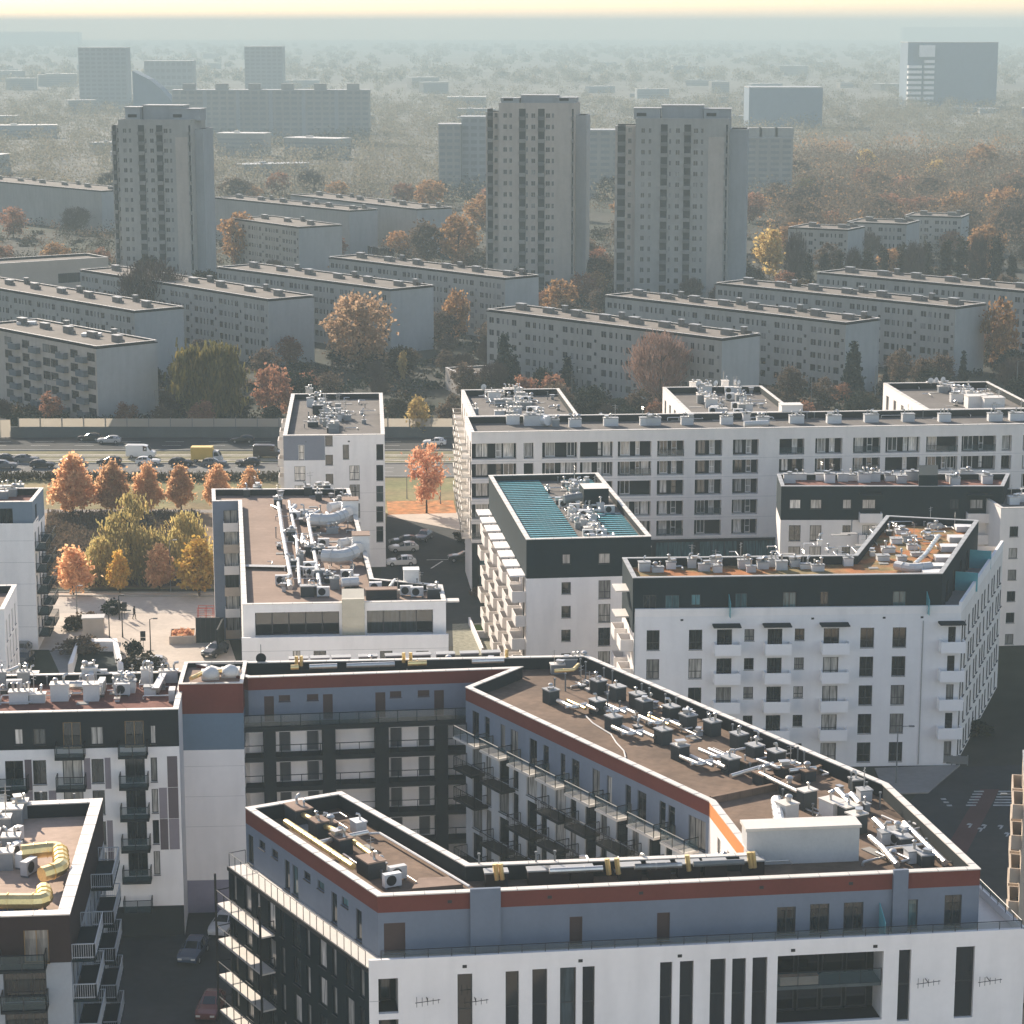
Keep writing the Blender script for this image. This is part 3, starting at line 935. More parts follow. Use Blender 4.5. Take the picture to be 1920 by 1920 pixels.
# courtyard balconies, staggered floor by floor
e = EL[7]
for i, f in enumerate(FL[:6]):
    for k in range(NB):
        if i and (k + i) % 5 == 3:
            continue
        u = e.L * k / NB
        balcony(b, e, u + .15, u + (3.2 if (k + i) % 2 else 3.7), f - .05, 1.35, 'glass' if i == 0 else 'bars', coping if i == 0 else charcoal, blackm, 1.0, .18)  # top slabs coloured pale as if sunlit, lower ones dark as if shaded
# deck-access galleries of the back wing
e = EL[5]
uL, uR = e.u(462, 1360) - .4, e.u(880, 1345) + .3
for i, f in enumerate(FL[:6]):
    mb = MB()
    mb.hexa([e.pt(uL, f - .42, .02), e.pt(uL, f - .42, 1.5), e.pt(uR, f - .42, 1.5), e.pt(uR, f - .42, .02)], [e.pt(uL, f, .02), e.pt(uL, f, 1.5), e.pt(uR, f, 1.5), e.pt(uR, f, .02)])
    g = b.put(mb, 'gallery_slab', charcoal)
    mb = MB(); rail_mesh(mb, [e.pt(uL, f, 1.46), e.pt(uR, f, 1.46)], 1.05, 1.6, .03, 0, 1 if i == 0 else None, 0)
    b.put(mb, 'gallery_railing', [navy, smoke], g)
    if i:
        mb = MB()
        for (a, c) in ((150, 240), (325, 605), (690, 930), (1020, 1300), (1385, 1490)):
            a, c = e.u(420 + a / 3.31, 1420), e.u(420 + c / 3.31, 1420)
            mb.hexa([e.pt(a, f + 2.2, 1.25), e.pt(a, f + 2.2, 1.4), e.pt(c, f + 2.2, 1.4), e.pt(c, f + 2.2, 1.25)], [e.pt(a, f + 2.36, 1.25), e.pt(a, f + 2.36, 1.4), e.pt(c, f + 2.36, 1.4), e.pt(c, f + 2.36, 1.25)])
        b.put(mb, 'pale_strip', offwhite)  # pale strips across the tops of the gallery bays
for x0, x1 in ((494, 517), (604, 628), (702, 727), (814, 837)):
    mb = MB()
    u0, u1 = e.u(x0, 1420), e.u(x1, 1420)
    mb.hexa([e.pt(u0, 0, .02), e.pt(u0, 0, 1.54), e.pt(u1, 0, 1.54), e.pt(u1, 0, .02)], [e.pt(u0, 16.05, .02), e.pt(u0, 16.05, 1.54), e.pt(u1, 16.05, 1.54), e.pt(u1, 16.05, .02)])
    b.put(mb, 'gallery_pier', charcoal)
# roof plant: rows of dark render boxes, cowls, white pipes and poles
rz1 = math.atan2(E1[7].d.y, E1[7].d.x)
ZD = 19.36
for x, y in ((1033, 1318), (1120, 1338), (1150, 1369), (1243, 1394), (1275, 1424), (1369, 1448), (1122, 1300), (1158, 1312), (1195, 1326), (1208, 1338), (1258, 1350), (1290, 1366), (1335, 1378), (1385, 1402), (1415, 1424), (1455, 1435)):
    roof_box(b, px3(x, y, ZD), rz1, 1.1, 1.0, 1.25, boxd, coping_g, random.choice((1, 2)))
for i, (x, y) in enumerate(((1075, 1322), (1180, 1372), (1310, 1428), (1230, 1352), (1150, 1330), (1345, 1415))):
    p = Vector(px3(x, y, ZD + .55)); d = Vector((E1[7].d.x, E1[7].d.y, 0)); n = Vector((-d.y, d.x, 0))
    duct(b, [p - d * 1.8 - n * .4, p + d * .6 - n * .4, p + d * .6 + n * .9, p + d * 2.2 + n * .9], .17, ductm)
    duct(b, [p - d * 1.5 + n * .3, p + d * 1.4 + n * .3], .15, brass if i % 3 == 0 else galv)
    duct(b, [p + n * -.9 + d * .2, p + n * 1.2 + d * .2], .12, ductm)
for x, y in ((1060, 1290), (1088, 1262), (1098, 1268), (1132, 1280), (1148, 1285), (1203, 1310), (1217, 1318), (1247, 1330), (1267, 1338), (1326, 1365), (1341, 1372), (1373, 1388), (1383, 1398), (1495, 1432), (1507, 1440), (1595, 1480), (1620, 1490), (1040, 1300), (1139, 1330)):
    mast(b, px3(x, y + 6, ZD), 1.5)
mb = MB()
hose = [(1098, 1342), (1112, 1356), (1128, 1366), (1146, 1377), (1156, 1393), (1170, 1408), (1173, 1420), (1168, 1426)]
mb.tube([px3(x, y, ZD + .06) for x, y in hose], .06, 6); b.put(mb, 'hose', boxw)
# back wing: pipes behind notched copings
for x in (560, 600, 640, 690, 740, 790, 835, 880, 920):
    yb = 1262 - (x - 465) * .033
    p = px3(x, yb - 6, ZD)
    roof_box(b, p, E1[5].rz, 1.6, .8, 1.0, boxd, coping_g, 0)
for x0, x1, m in ((580, 632, ductm), (650, 740, galv), (765, 800, brass), (545, 560, brass), (885, 945, ductm)):
    duct(b, [px3(x0, 1254 - (x0 - 465) * .033, ZD + 1.15), px3(x1, 1254 - (x1 - 465) * .033, ZD + 1.15)], .22, m)
for x in (556, 565, 757, 770, 950):
    mb = MB(); p = px3(x, 1252 - (x - 465) * .033, ZD + .9); mb.tube([p, (p[0], p[1], p[2] + .9)], .16, 8); b.put(mb, 'vent_pipe', brass)
# plant by the north corner of the right wing
for x, y in ((1045, 1262), (1068, 1252), (1090, 1250)):
    roof_box(b, px3(x, y, ZD), E1[5].rz, 1.2, .8, .9, boxg, coping, 2)
duct(b, [px3(1040, 1258, ZD + 1), px3(1075, 1256, ZD + 1), px3(1085, 1246, ZD + 1)], .16, brass)
# left wing plant: two long foil ducts, boxes, hatch
rz12 = E1[12].rz
d12 = Vector((E1[12].d.x, E1[12].d.y, 0))
duct(b, [px3(536, 1541, ZD + .9), px3(662, 1625, ZD + .9)], .24, brass)
duct(b, [px3(568, 1527, ZD + .8), px3(600, 1545, ZD + .8), px3(640, 1562, ZD + .8), px3(712, 1613, ZD + .8)], .2, brass)
duct(b, [px3(598, 1580, ZD + .85), px3(640, 1570, ZD + .85), px3(690, 1560, ZD + .85)], .16, ductm)
for x, y, w, d in ((560, 1540, 1.9, 1.3), (598, 1566, 1.3, 1.0), (640, 1597, 1.6, 1.0), (696, 1640, 1.7, 1.3), (620, 1560, .9, .7)):
    roof_box(b, px3(x, y, ZD), rz12, w, d, 1.2 if w > 1 else .8, boxd, felt_t, 2)
roof_box(b, px3(672, 1560, ZD), rz12, 1.0, .8, .9, boxw, boxw, 1)
for x, y in ((735, 1664), (745, 1650)):
    ac_unit(b, px3(x, y, ZD), rz12 + 1.5, 1.1)
mb = MB(); mb.hexa([px3(772, 1672, ZD), px3(868, 1664, ZD), px3(850, 1648, ZD), px3(785, 1652, ZD)], [px3(772, 1666, ZD + .25), px3(868, 1658, ZD + .25), px3(850, 1643, ZD + .25), px3(785, 1646, ZD + .25)]); b.put(mb, 'roof_hatch', felt_t)
mb = MB(); mb.tube([px3(690, 1563, ZD + .35), px3(712, 1562, ZD + .35), px3(880, 1662, ZD + .35)], .09, 6); b.put(mb, 'conduit', boxw)
# front wing strip: boxes with white caps and pipes
for x in (930, 1010, 1045, 1090, 1180, 1235, 1290, 1340, 1410):
    yb = 1664 - (x - 880) * .047
    roof_box(b, px3(x, yb - 2, ZD), E1[0].rz, 1.5, .8, 1.05, brown, coping_g, 0)
for x0, x1, m in ((1030, 1130, ductm), (1190, 1270, boxw), (1190, 1278, galv), (1300, 1395, steel)):
    duct(b, [px3(x0, 1640 - (x0 - 880) * .047, ZD + 1.15), px3(x1, 1640 - (x1 - 880) * .047, ZD + 1.15)], .2, m)
for x in (932, 942, 1142, 1160, 1292, 1408, 1415):
    y = 1652 - (x - 880) * .047
    p = px3(x, y, ZD + .6)
    mb = MB(); mb.tube([p, (p[0] - .15, p[1], p[2] + 1.1)], .17, 8); b.put(mb, 'vent_pipe', brass)
for x, y in ((1005, 1645), (1040, 1643), (898, 1648)):
    mast(b, px3(x, y, ZD), 1.7)
fine(b, ((1030, 1290), (1110, 1270), (1560, 1450), (1400, 1470)), 46, ZD, rz1, 51)
fine(b, ((1440, 1500), (1620, 1480), (1790, 1630), (1600, 1625)), 34, ZD, rz1, 52)
fine(b, ((540, 1535), (600, 1520), (760, 1640), (690, 1655)), 16, ZD, E1[12].rz, 53, (brass, ductm, galv))
fine(b, ((900, 1655), (1400, 1628), (1400, 1615), (900, 1640)), 16, ZD, E1[0].rz, 54)
fine(b, ((560, 1262), (950, 1250), (950, 1246), (560, 1257)), 14, ZD, E1[5].rz, 55)
# big white plant box and its neighbours on the right-hand roof
mb = MB()
pb = rectd(21.9, (1401, 1556), (1612, 1548), 1.7)
mb.prism(pb, ZD, 21.8, 0); mb.prism(inset(pb, -.12), 21.8, 22.0, 1)
o = b.put(mb, 'lift_plant_room', [boxw, coping])
for x, y, w in ((1475, 1525, 1.2), (1512, 1500, .9), (1560, 1520, 1.6), (1590, 1530, 1.0), (1605, 1545, 1.0)):
    roof_box(b, px3(x, y + 16, ZD), rz1, w, 1.2, 1.5, boxw if w > 1.1 else boxd, coping, 1)
duct(b, [px3(1455, 1500, ZD + .9), px3(1462, 1545, ZD + .9), px3(1500, 1556, ZD + .9)], .38, boxw)
duct(b, [px3(1570, 1482, ZD + .6), px3(1600, 1512, ZD + .6)], .24, ductm)
duct(b, [px3(1597, 1490, ZD + .6), px3(1612, 1508, ZD + .6)], .24, ductm)
duct(b, [px3(1640, 1538, ZD + .6), px3(1665, 1562, ZD + .6)], .26, ductm)
duct(b, [px3(1696, 1544, ZD + .6), px3(1772, 1618, ZD + .6)], .22, ductm)
duct(b, [px3(1632, 1570, ZD + .6), px3(1655, 1590, ZD + .6), px3(1682, 1622, ZD + .6)], .22, ductm)
duct(b, [px3(1655, 1592, ZD + .6), px3(1740, 1582, ZD + .6)], .12, ductm)
for x, y in ((1680, 1575), (1695, 1590), (1660, 1580), (1710, 1615), (1735, 1622), (1620, 1500), (1605, 1480)):
    roof_box(b, px3(x, y, ZD), rz1 - .3, .9, .9, .9, boxd if x % 2 else boxw, coping_g, 1)
for x, y in ((1690, 1570), (1682, 1586)):
    ac_unit(b, px3(x, y, ZD), rz1, 1.0)
for x, y in ((1400, 1446), (1430, 1470), (1470, 1455), (1510, 1462), (1480, 1490)):
    roof_box(b, px3(x, y, ZD), rz1, 1.3, 1.0, .9, boxd, felt, 1)
for pp in (((1370, 1455), (1420, 1440), (1450, 1432)), ((1425, 1450), (1470, 1472), (1500, 1486)), ((1420, 1425), (1460, 1440), (1490, 1430)), ((1480, 1445), (1530, 1440))):
    duct(b, [px3(x, y, ZD + .8) for x, y in pp], .16, ductm)
mb = MB()
for k in (0, 1):   # step in the roof level across the right wing
    pass
st = [px3(1335, 1508, ZD), px3(1460, 1482, ZD), px3(1560, 1440, ZD)]
for p, q in zip(st[:-1], st[1:]):
    d = (Vector(q) - Vector(p)).normalized(); n = Vector((-d.y, d.x, 0)) * .3
    p, q = Vector(p), Vector(q); up = Vector((0, 0, .55))
    mb.hexa([p, q, q + n, p + n], [p + up, q + up, q + n + up, p + n + up])
b.put(mb, 'fire_wall', felt)
# aerials fixed to the street wall
for x, y, s in ((1735, 1835, 1), (1850, 1832, 1), (800, 1870, 1), (890, 1870, -1)):
    u, z = EL[0].uz(x, y)
    mb = MB()
    mb.tube([EL[0].pt(u, z, .0), EL[0].pt(u, z, .7)], .03, 5)
    mb.tube([EL[0].pt(u - .8, z - .05, .7), EL[0].pt(u + .8, z + .1, .7)], .025, 5)
    for k in range(5):
        q = u - .7 + k * .35
        mb.tube([EL[0].pt(q, z - .35 + .05 * k, .7), EL[0].pt(q, z + .35 - .05 * k, .7)], .018, 5)
    b.put(mb, 'aerial', blackm)

# ================================================================== 2. stair tower with the red top, left of the back wing
ST = Bld('stair_tower', 'windowless stair tower with red, slate-blue and pale render bands beside the courtyard block', 'tower', P(395, 1712, 0))
pt_ = rectd(20.5, (335, 1283), (455, 1281), 7.0)
eS = Edge(pt_[0], pt_[1])
zs = [20.5, eS.z(395, 1338), eS.z(395, 1406), eS.z(395, 1650), 0.0]
for (z1, z0, m, n) in ((zs[0], zs[1], redband, 'roof_band'), (zs[1], zs[2], mat('slate_blue_render', (0.13, 0.185, 0.24), .85, .05, .3), 'upper_wall'), (zs[2], zs[3], white, 'wall'), (zs[3], zs[4], purple, 'plinth')):
    ST.walls(pt_, z0, z1, m, name=n)
joints(ST, eS, (13.2, 10.5, 7.8), .02)
ST.roof(pt_, 20.1, 20.5, .25, felt_t, coping)
for x, y in ((395, 1272), (432, 1268)):
    roof_box(ST, px3(x, y, 20.1), eS.rz, 1.5, 1.2, .7, boxw, coping, 1)
    mb = MB(); p = px3(x, y - 2, 20.8)
    mb.tube([(p[0], p[1], p[2] + z) for z in (0, .25, .55, .8, .95)], [.62, .72, .68, .42, .08], 12); ST.put(mb, 'vent_cowl', boxw, smooth=True)
duct(ST, [px3(358, 1272, 21.0), px3(380, 1262, 21.0), px3(420, 1258, 21.0)], .2, brass)

# ================================================================== 3. left building with grey and white panels
B2 = Bld('panel_apartment_block', 'charcoal-topped apartment block with white and mauve facade panels left of the stair tower', 'building', P(160, 1705, 0))
b = B2
p2 = rect3(19.8, (-110, 1340), (334, 1330), (322, 1259))
e = Edge(p2[0], p2[1])
zd = e.z(200, 1402)
fl = [e.z(250, 1410) - 2.72 * i for i in range(6)]
S3 = lambda x, y: (x / 3.692, 1180 + y / 3.692)
dark = [e.rect(S3(a, 0)[0], S3(c, 0)[0], S3(0, y0)[1], S3(0, y1)[1]) for a, c, y0, y1 in ((100, 160, 690, 800), (230, 315, 690, 800), (628, 715, 675, 800), (1040, 1080, 665, 795))]
doors = [(e.u(118, 1380), e.u(152, 1380), zd + .03, zd + 2.25), (e.u(234, 1380), e.u(270, 1380), zd + .03, zd + 2.25)]
mb = MB(); wall_face(mb, e, zd, 19.8, dark + doors, .16); b.put(mb, 'upper_wall', charcoal)
b.windows(e, dark, .16, frame_d, pane_l, None); b.windows(e, doors, .16, mat('wood_window_frame', (.25, .16, .07), .6), pane, 1)
lo = []
for f in fl[1:]:
    for x0, x1 in ((10, 44), (118, 155), (235, 272)):
        lo.append((e.u(x0, 1450), e.u(x1, 1450), f + .03, f + 2.2))
    for x0, x1 in ((62, 87), (172, 195), (283, 295)):
        lo.append((e.u(x0, 1450), e.u(x1, 1450), f + .1, f + 2.2))
mb = MB(); wall_face(mb, e, 2.7, zd - .02, [o for o in lo if o[2] > 2.8], .2); b.put(mb, 'wall', white)
mb = MB(); wall_face(mb, e, 0, 2.7, [o for o in lo if o[2] < 2.6], .2); b.put(mb, 'plinth', charcoal)
b.windows(e, lo, .18, frame_d, pane, None, .0)
for i in (1, 2, 3):
    q = Edge(p2[i], p2[(i + 1) % 4]); mb = MB(); wall_face(mb, q, 0, 19.8); b.put(mb, 'wall', offwhite)
rr = random.Random(4)
for j, f in enumerate(fl[1:]):
    if f < 2.7: continue
    for k, (x0, x1) in enumerate(((47, 60), (90, 104), (197, 208), (210, 222), (297, 312), (314, 333), (158, 170))):
        m = rr.choice((mauve, mauve2, white, None))
        if m is None: continue
        mb = MB(); u0, u1 = e.u(x0, 1450), e.u(x1, 1450)
        mb.hexa([e.pt(u0, f - .4, .0), e.pt(u0, f - .4, .025), e.pt(u1, f - .4, .025), e.pt(u1, f - .4, .0)], [e.pt(u0, f + 2.28, .0), e.pt(u0, f + 2.28, .025), e.pt(u1, f + 2.28, .025), e.pt(u1, f + 2.28, .0)])
        b.put(mb, 'cladding_panel', m)
for i, f in enumerate(fl[:6]):
    for x0, x1 in ((-6, 54), (107, 162), (225, 279)):
        if i == 0 and x0 < 0: continue
        balcony(b, e, e.u(x0, 1450), e.u(x1, 1450), f, 1.3, 'glass', charcoal, blackm, 1.05, .2)
b.roof(p2, 19.0, 19.8, .4, redgravel, coping)
rr = random.Random(11)
for i in range(26):
    x, y = rr.uniform(-40, 325), rr.uniform(1272, 1322)
    c = rr.random()
    p = px3(x, y, 19.0)
    if c < .55: roof_box(b, p, e.rz, rr.choice((1.0, 1.3, 1.6)), rr.choice((.8, 1.0)), rr.choice((.8, 1.1, 1.4)), rr.choice((boxw, boxg, boxw)), rr.choice((coping, coping_g)), rr.choice((1, 2, 3)))
    elif c < .75: ac_unit(b, p, e.rz + rr.choice((0, 1.57)), 1.2)
    else:
        q = Vector((p[0], p[1], p[2] + .7)); duct(b, [q, q + Vector((rr.uniform(1, 2.5), 0, 0)), q + Vector((2.6, rr.uniform(-1.5, 1.5), 0))], rr.choice((.18, .3, .4)), rr.choice((ductm, boxw, galv)))
fine(b, ((-10, 1325), (320, 1318), (310, 1270), (-10, 1278)), 40, 19.0, e.rz, 56)
for x0, w in ((98, 1.5), (157, 1.3)):
    roof_box(b, px3(x0 + 15, 1312, 19.0), e.rz, w, 1.1, 1.5, boxw, coping, 2)
mb = MB(); mb.hexa([px3(284, 1300, 19.02), px3(298, 1300, 19.02), px3(312, 1272, 19.02), px3(300, 1272, 19.02)], [px3(284, 1290, 19.8), px3(298, 1290, 19.8), px3(312, 1262, 20.2), px3(300, 1262, 20.2)]); b.put(mb, 'roof_hatch', boxw)

# ================================================================== 4. lower-left corner building
B3 = Bld('brown_apartment_block', 'brown-clad apartment block with broad cream parapet and gleaming duct in the near left corner', 'building', P(40, 1900, 0))
b = B3
p3 = [P(-90, 1722, 20), P(130, 1715, 20), P(192, 1498, 20), P(-90, 1510, 20)]
es = [Edge(p3[i], p3[(i + 1) % 4]) for i in range(4)]
zb = es[0].z(60, 1806)
for i in (0, 1, 2, 3):
    ops = []
    if i == 0: ops = [(es[0].u(45, 1780), es[0].u(92, 1780), zb + .02, zb + 2.2)]
    mb = MB(); wall_face(mb, es[i], zb, 20.0, ops, .16); b.put(mb, 'upper_wall', brown)
    if ops: b.windows(es[0], ops, .16, mat('wood_window_frame', (.25, .16, .07)), pane, 1)
fl3 = [zb - 2.72 * k for k in range(7)]
o0, o1 = [], []
for f in fl3[1:]:
    o0 += [(es[0].L - 7.2, es[0].L - 5.8, f + .1, f + 2.1), (es[0].L - 4.3, es[0].L - 1.6, f + .1, f + 2.2)]
    for k in range(5):
        u = es[1].L * (k + .2) / 5
        o1 += [(u, u + 1.3, f + .05, f + 2.2), (u + 2.1, u + 3.3, f + .05, f + 2.2)]
mb = MB(); wall_face(mb, es[0], 0, zb - .02, o0, .2); wall_face(mb, es[1], 0, zb - .02, o1, .2); wall_face(mb, es[2], 0, zb); wall_face(mb, es[3], 0, zb); b.put(mb, 'wall', mat('cool_grey_render', (.30, .33, .36), .8, .05))
b.windows(es[0], o0, .18, frame_d, pane_t, None, .3); b.windows(es[1], o1, .18, frame_d, pane_t, 0)
for f in fl3[:5]:
    balcony(b, es[1], .4, 6.0, f, 1.5, 'bars', navy, mat('silver_rail', (.42, .44, .46), .4, 0), 1.0, .2)
    balcony(b, es[1], 13.0, 18.5, f, 1.5, 'bars', navy, mat('silver_rail', (.42, .44, .46)), 1.0, .2)
    balcony(b, es[0], es[0].L - 4.4, es[0].L - 1.5, f, 1.2, 'glass', charcoal, blackm, 1.0)
b.roof(p3, 19.0, 20.0, .75, felt_l, coping)
for x, y, w in ((22, 1545, 1.6), (4, 1562, 1.3), (22, 1598, 1.2), (8, 1628, 1.3), (40, 1532, 1.0), (-20, 1590, 1.5)):
    roof_box(b, px3(x, y, 19), es[0].rz, w, 1.0, 1.3, boxg, coping, 2)
for x, y in ((30, 1580), (45, 1625), (28, 1610), (55, 1640)):
    ac_unit(b, px3(x, y, 19), 1.2, 1.2)
mast(b, px3(78, 1512, 19), 1.0); mast(b, px3(140, 1515, 19), 1.0)
DUCT_B3 = tag(empty('roof_duct', (*P(70, 1650, 19), 19.0)), 'gleaming gold foil duct looping over the roof in the near left corner', 'duct')
class _D(Bld):
    def __init__(s, root):
        s.root, s.o = root, tuple(root.location)
dd = _D(DUCT_B3)
duct(dd, [px3(40, 1598, 20.1), px3(112, 1590, 20.1), px3(116, 1628, 20.1), px3(78, 1640, 20.1)], .52, brass, name='duct_run', flange=1.0)
duct(dd, [px3(82, 1668, 20.0), px3(84, 1690, 20.0), px3(40, 1690, 20.0), px3(-60, 1690, 20.0)], .52, brass, name='duct_run', flange=1.0)
mb = MB()
for x, y in ((60, 1600), (112, 1600), (84, 1690), (20, 1695), (80, 1650)):
    p = px3(x, y + 14, 19.0); mb.box(p[0] - .08, p[0] + .08, p[1] - .08, p[1] + .08, 19.0, 20.0)
dd.put(mb, 'support', steel)
bb = tag(empty('water_tank', (*P(35, 1712, 19), 19.0)), 'blue box tank beside the gold duct on the near left roof', 'tank')
mb = MB(); mb.box(-1.4, 1.2, -.4, .4, .1, .9, 0); mb.box(-1.5, 1.3, -.5, .5, .9, 1.0, 1); link('tank_body', mb.mesh('tank_body', [mat('blue_paint', (.03, .14, .42), .5), coping]), bb)
mb = MB(); mb.box(-.2, .5, -.46, -.4, .1, .9); link('strap', mb.mesh('strap', blackm), bb)

# ================================================================== 5. cream balcony building at the right edge
B12 = Bld('cream_apartment_block', 'cream apartment block with angled balconies cut by the right edge above the dark street', 'building', P(1960, 1700, 0))
b = B12
a0 = Vector(P(1921, 1470, 18)); 
p12 = [tuple(a0), tuple(a0 + Vector((15, .5))), tuple(a0 + Vector((16.5, 9))), tuple(a0 + Vector((1.7, 8.5)))]
es = [Edge(p12[i], p12[(i + 1) % 4]) for i in range(4)]
ops = {0: [(1.2 + 2.4 * k, 2.4 + 2.4 * k, f, f + 1.9) for k in range(5) for f in (2, 4.7, 7.4, 10.1, 12.8, 15.3)], 3: [(u, u + 1.2, f, f + 2) for u in (1.5, 5) for f in (2, 4.7, 7.4, 10.1, 12.8, 15.3)]}
b.walls(p12, 0, 18, beige, ops)
for i in (0, 3): b.windows(es[i], ops[i], .16, frame_d, pane, 1)
for f in (1.9, 4.6, 7.3, 10, 12.7, 15.2):
    balcony(b, es[3], .6, 4.2, f, .8, 'solid', beige, beige, .95); balcony(b, es[3], 4.8, 8.2, f, .8, 'solid', beige, beige, .95)
b.roof(p12, 17.3, 18, .35, felt_g, coping_g)
# ================================================================== 6. white building with dark set-back top storey and sedum roof
B9 = Bld('white_apartment_block', 'white block with dark set-back top storey and rusty sedum roof', 'building', P(1500, 1430, 0))
b = B9
zt9, zl9 = 20.2, 17.0
u9 = [P(*q, zt9) for q in ((1187, 1084), (1767, 1076), (1835, 976), (1662, 967), (1602, 1041), (1167, 1046))]
lA, lB, lC = Vector(P(1191, 1143, zl9)), Vector(P(1803, 1136, zl9)), Vector(P(1881, 1020, zl9))
l9 = [tuple(lA), tuple(lB), tuple(lC), tuple(Vector(u9[3]) + Vector((2, .4))), u9[4], u9[5]]
eU = [Edge(u9[i], u9[(i + 1) % 6]) for i in range(6)]
eL = [Edge(l9[i], l9[(i + 1) % 6]) for i in range(6)]
S9 = lambda x, y: (1120 + x / 2.4, 1000 + y / 2.4)
e = eU[0]
ou = [e.rect(*S9(a, 0)[:1], *S9(c, 0)[:1], S9(0, y0)[1], S9(0, y1)[1]) for a, c, y0, y1 in ((207, 265, 278, 345), (305, 370, 278, 345), (422, 465, 275, 325), (620, 675, 270, 335), (835, 895, 265, 335), (1003, 1040, 262, 325), (1330, 1390, 262, 330))]
ou2 = [(3 + 5 * k, 4.6 + 5 * k, 16.0, 18.6) for k in range(4)]
for i in range(6):
    mb = MB(); wall_face(mb, eU[i], 14.5, zt9, ou if i == 0 else ou2 if i == 1 else (), .16); b.put(mb, 'upper_wall', navy)
b.windows(eU[0], ou, .16, frame_d, pane_t, 1); b.windows(eU[1], ou2, .16, frame_d, pane_t, 1)
e = eL[0]
rows = [[(e.z(S9(1200, 0)[0], 1000 + (y) / 2.4)) for y in (425, 515, 490, 555)] for y in (0,)]
zr1t, zr1b = e.z(1620, 1000 + 425 / 2.4), e.z(1620, 1000 + 515 / 2.4)
pit = (e.z(1620, 1000 + 425 / 2.4) - e.z(1620, 1000 + 813 / 2.4)) / 3
ol, bal, cano = [], [], []
for k in range(5):
    zt, zb = zr1t - pit * k, zr1b - pit * k
    for a, c in ((222, 280), (412, 472), (1183, 1245), (1328, 1390)):
        ol.append((e.u(S9(a, 0)[0], 1200), e.u(S9(c, 0)[0], 1200), zb, zt))
    for a, c in ((662, 706), (888, 932)):
        ol.append((e.u(S9(a, 0)[0], 1200), e.u(S9(c, 0)[0], 1200), zt - 1.25, zt))
    for a, c, p, q in ((538, 606, 516, 640), (766, 832, 742, 866), (1018, 1088, 998, 1126), (1578, 1612, 1530, 1645)):
        ol.append((e.u(S9(a, 0)[0], 1200), e.u(S9(c, 0)[0], 1200), zb - .15, zt))
        if k < 4: bal.append((e.u(S9(p, 0)[0], 1210) + .15, e.u(S9(q, 0)[0], 1210) + .0, zb - .2))
        if k == 0: cano.append((e.u(S9(p, 0)[0], 1200), e.u(S9(q, 0)[0], 1200), zt + .45))
mb = MB(); wall_face(mb, e, 0, zl9, ol, .2); b.put(mb, 'wall', white3)
b.windows(e, ol, .2, frame_d, pane, None, .36)
for a, c, z in bal: balcony(b, e, a, c, z, 1.2, 'solid', whiteb, whiteb, 1.0, .16)
for a, c, z in cano:
    mb = MB(); mb.hexa([e.pt(a, z, .0), e.pt(a, z, 1.3), e.pt(c, z, 1.3), e.pt(c, z, .0)], [e.pt(a, z + .18, .0), e.pt(a, z + .10, 1.3), e.pt(c, z + .10, 1.3), e.pt(c, z + .18, .0)]); b.put(mb, 'canopy', navy)
grilles(b, e, [e.u(x, 1165) for x in (1276, 1521, 1655, 1726)], zl9 - 1.25)
downpipe(b, e, e.u(1207, 1250) - 1.0, .2, 15.5); downpipe(b, e, e.u(1728, 1250), .2, 15.5)
# right-hand wall: scattered narrow slots
e = eL[1]
rr = random.Random(3); osl = []
for k in range(6):
    zb = zr1b - pit * k + .1
    u = .8
    while u < e.L - 1:
        osl.append((u, u + 1.0, zb, zb + 2.0)); u += rr.choice((1.7, 2.1, 2.8))
mb = MB(); wall_face(mb, e, 0, zl9 + .35, osl, .1); b.put(mb, 'wall', white2); b.windows(e, osl, .1, frame_d, pane_d, 0)
mb = MB()
for i in (2, 3, 4, 5): wall_face(mb, eL[i], 0, zl9 - .3)
b.put(mb, 'wall', white2)
mb = MB(); mb.face([(p[0], p[1], 16.2) for p in inset(l9, [.25, .25, 0, 0, 0, 0])]); b.put(mb, 'terrace_floor', paving_g)
mb = MB()
for e, zt in ((eL[0], zl9), (eL[1], zl9 + .35)):
    mb.hexa([e.pt(0, 16.1, -.28), e.pt(0, 16.1, -.005), e.pt(e.L, 16.1, -.005), e.pt(e.L, 16.1, -.28)], [e.pt(0, zt + .04, -.28), e.pt(0, zt + .04, .03), e.pt(e.L, zt + .04, .03), e.pt(e.L, zt + .04, -.28)])
b.put(mb, 'terrace_parapet', [white])
for x in (590, 1480):
    e = eU[0]; u = e.u(S9(x, 0)[0], 1125); mb = MB(); mb.hexa([e.pt(u, 16.2, .03), e.pt(u, 16.2, 1.4), e.pt(u + .06, 16.2, 1.4), e.pt(u + .06, 16.2, .03)], [e.pt(u, 18.4, .03), e.pt(u, 17.7, 1.4), e.pt(u + .06, 17.7, 1.4), e.pt(u + .06, 18.4, .03)]); b.put(mb, 'terrace_screen', tealglass)
e = eU[1]
for u in (e.L * .35, e.L * .75):
    mb = MB(); mb.hexa([e.pt(u, 16.25, .03), e.pt(u, 16.25, 2.4), e.pt(u + .06, 16.25, 2.4), e.pt(u + .06, 16.25, .03)], [e.pt(u, 18.3, .03), e.pt(u, 18.3, 2.4), e.pt(u + .06, 18.3, 2.4), e.pt(u + .06, 18.3, .03)]); b.put(mb, 'terrace_screen', tealglass)
b.roof(u9, 19.3, zt9, .4, sedum, coping_g)
e0 = eU[0].rz
clutter_row(b, [(1208, 1070), (1233, 1072), (1258, 1066), (1297, 1064), (1320, 1070), (1342, 1062), (1345, 1072), (1395, 1066), (1408, 1072), (1430, 1066), (1450, 1062), (1465, 1068), (1490, 1062), (1510, 1066), (1533, 1070), (1590, 1060)], e0, 19.3, 5, boxw, (1.0, .8, .8))
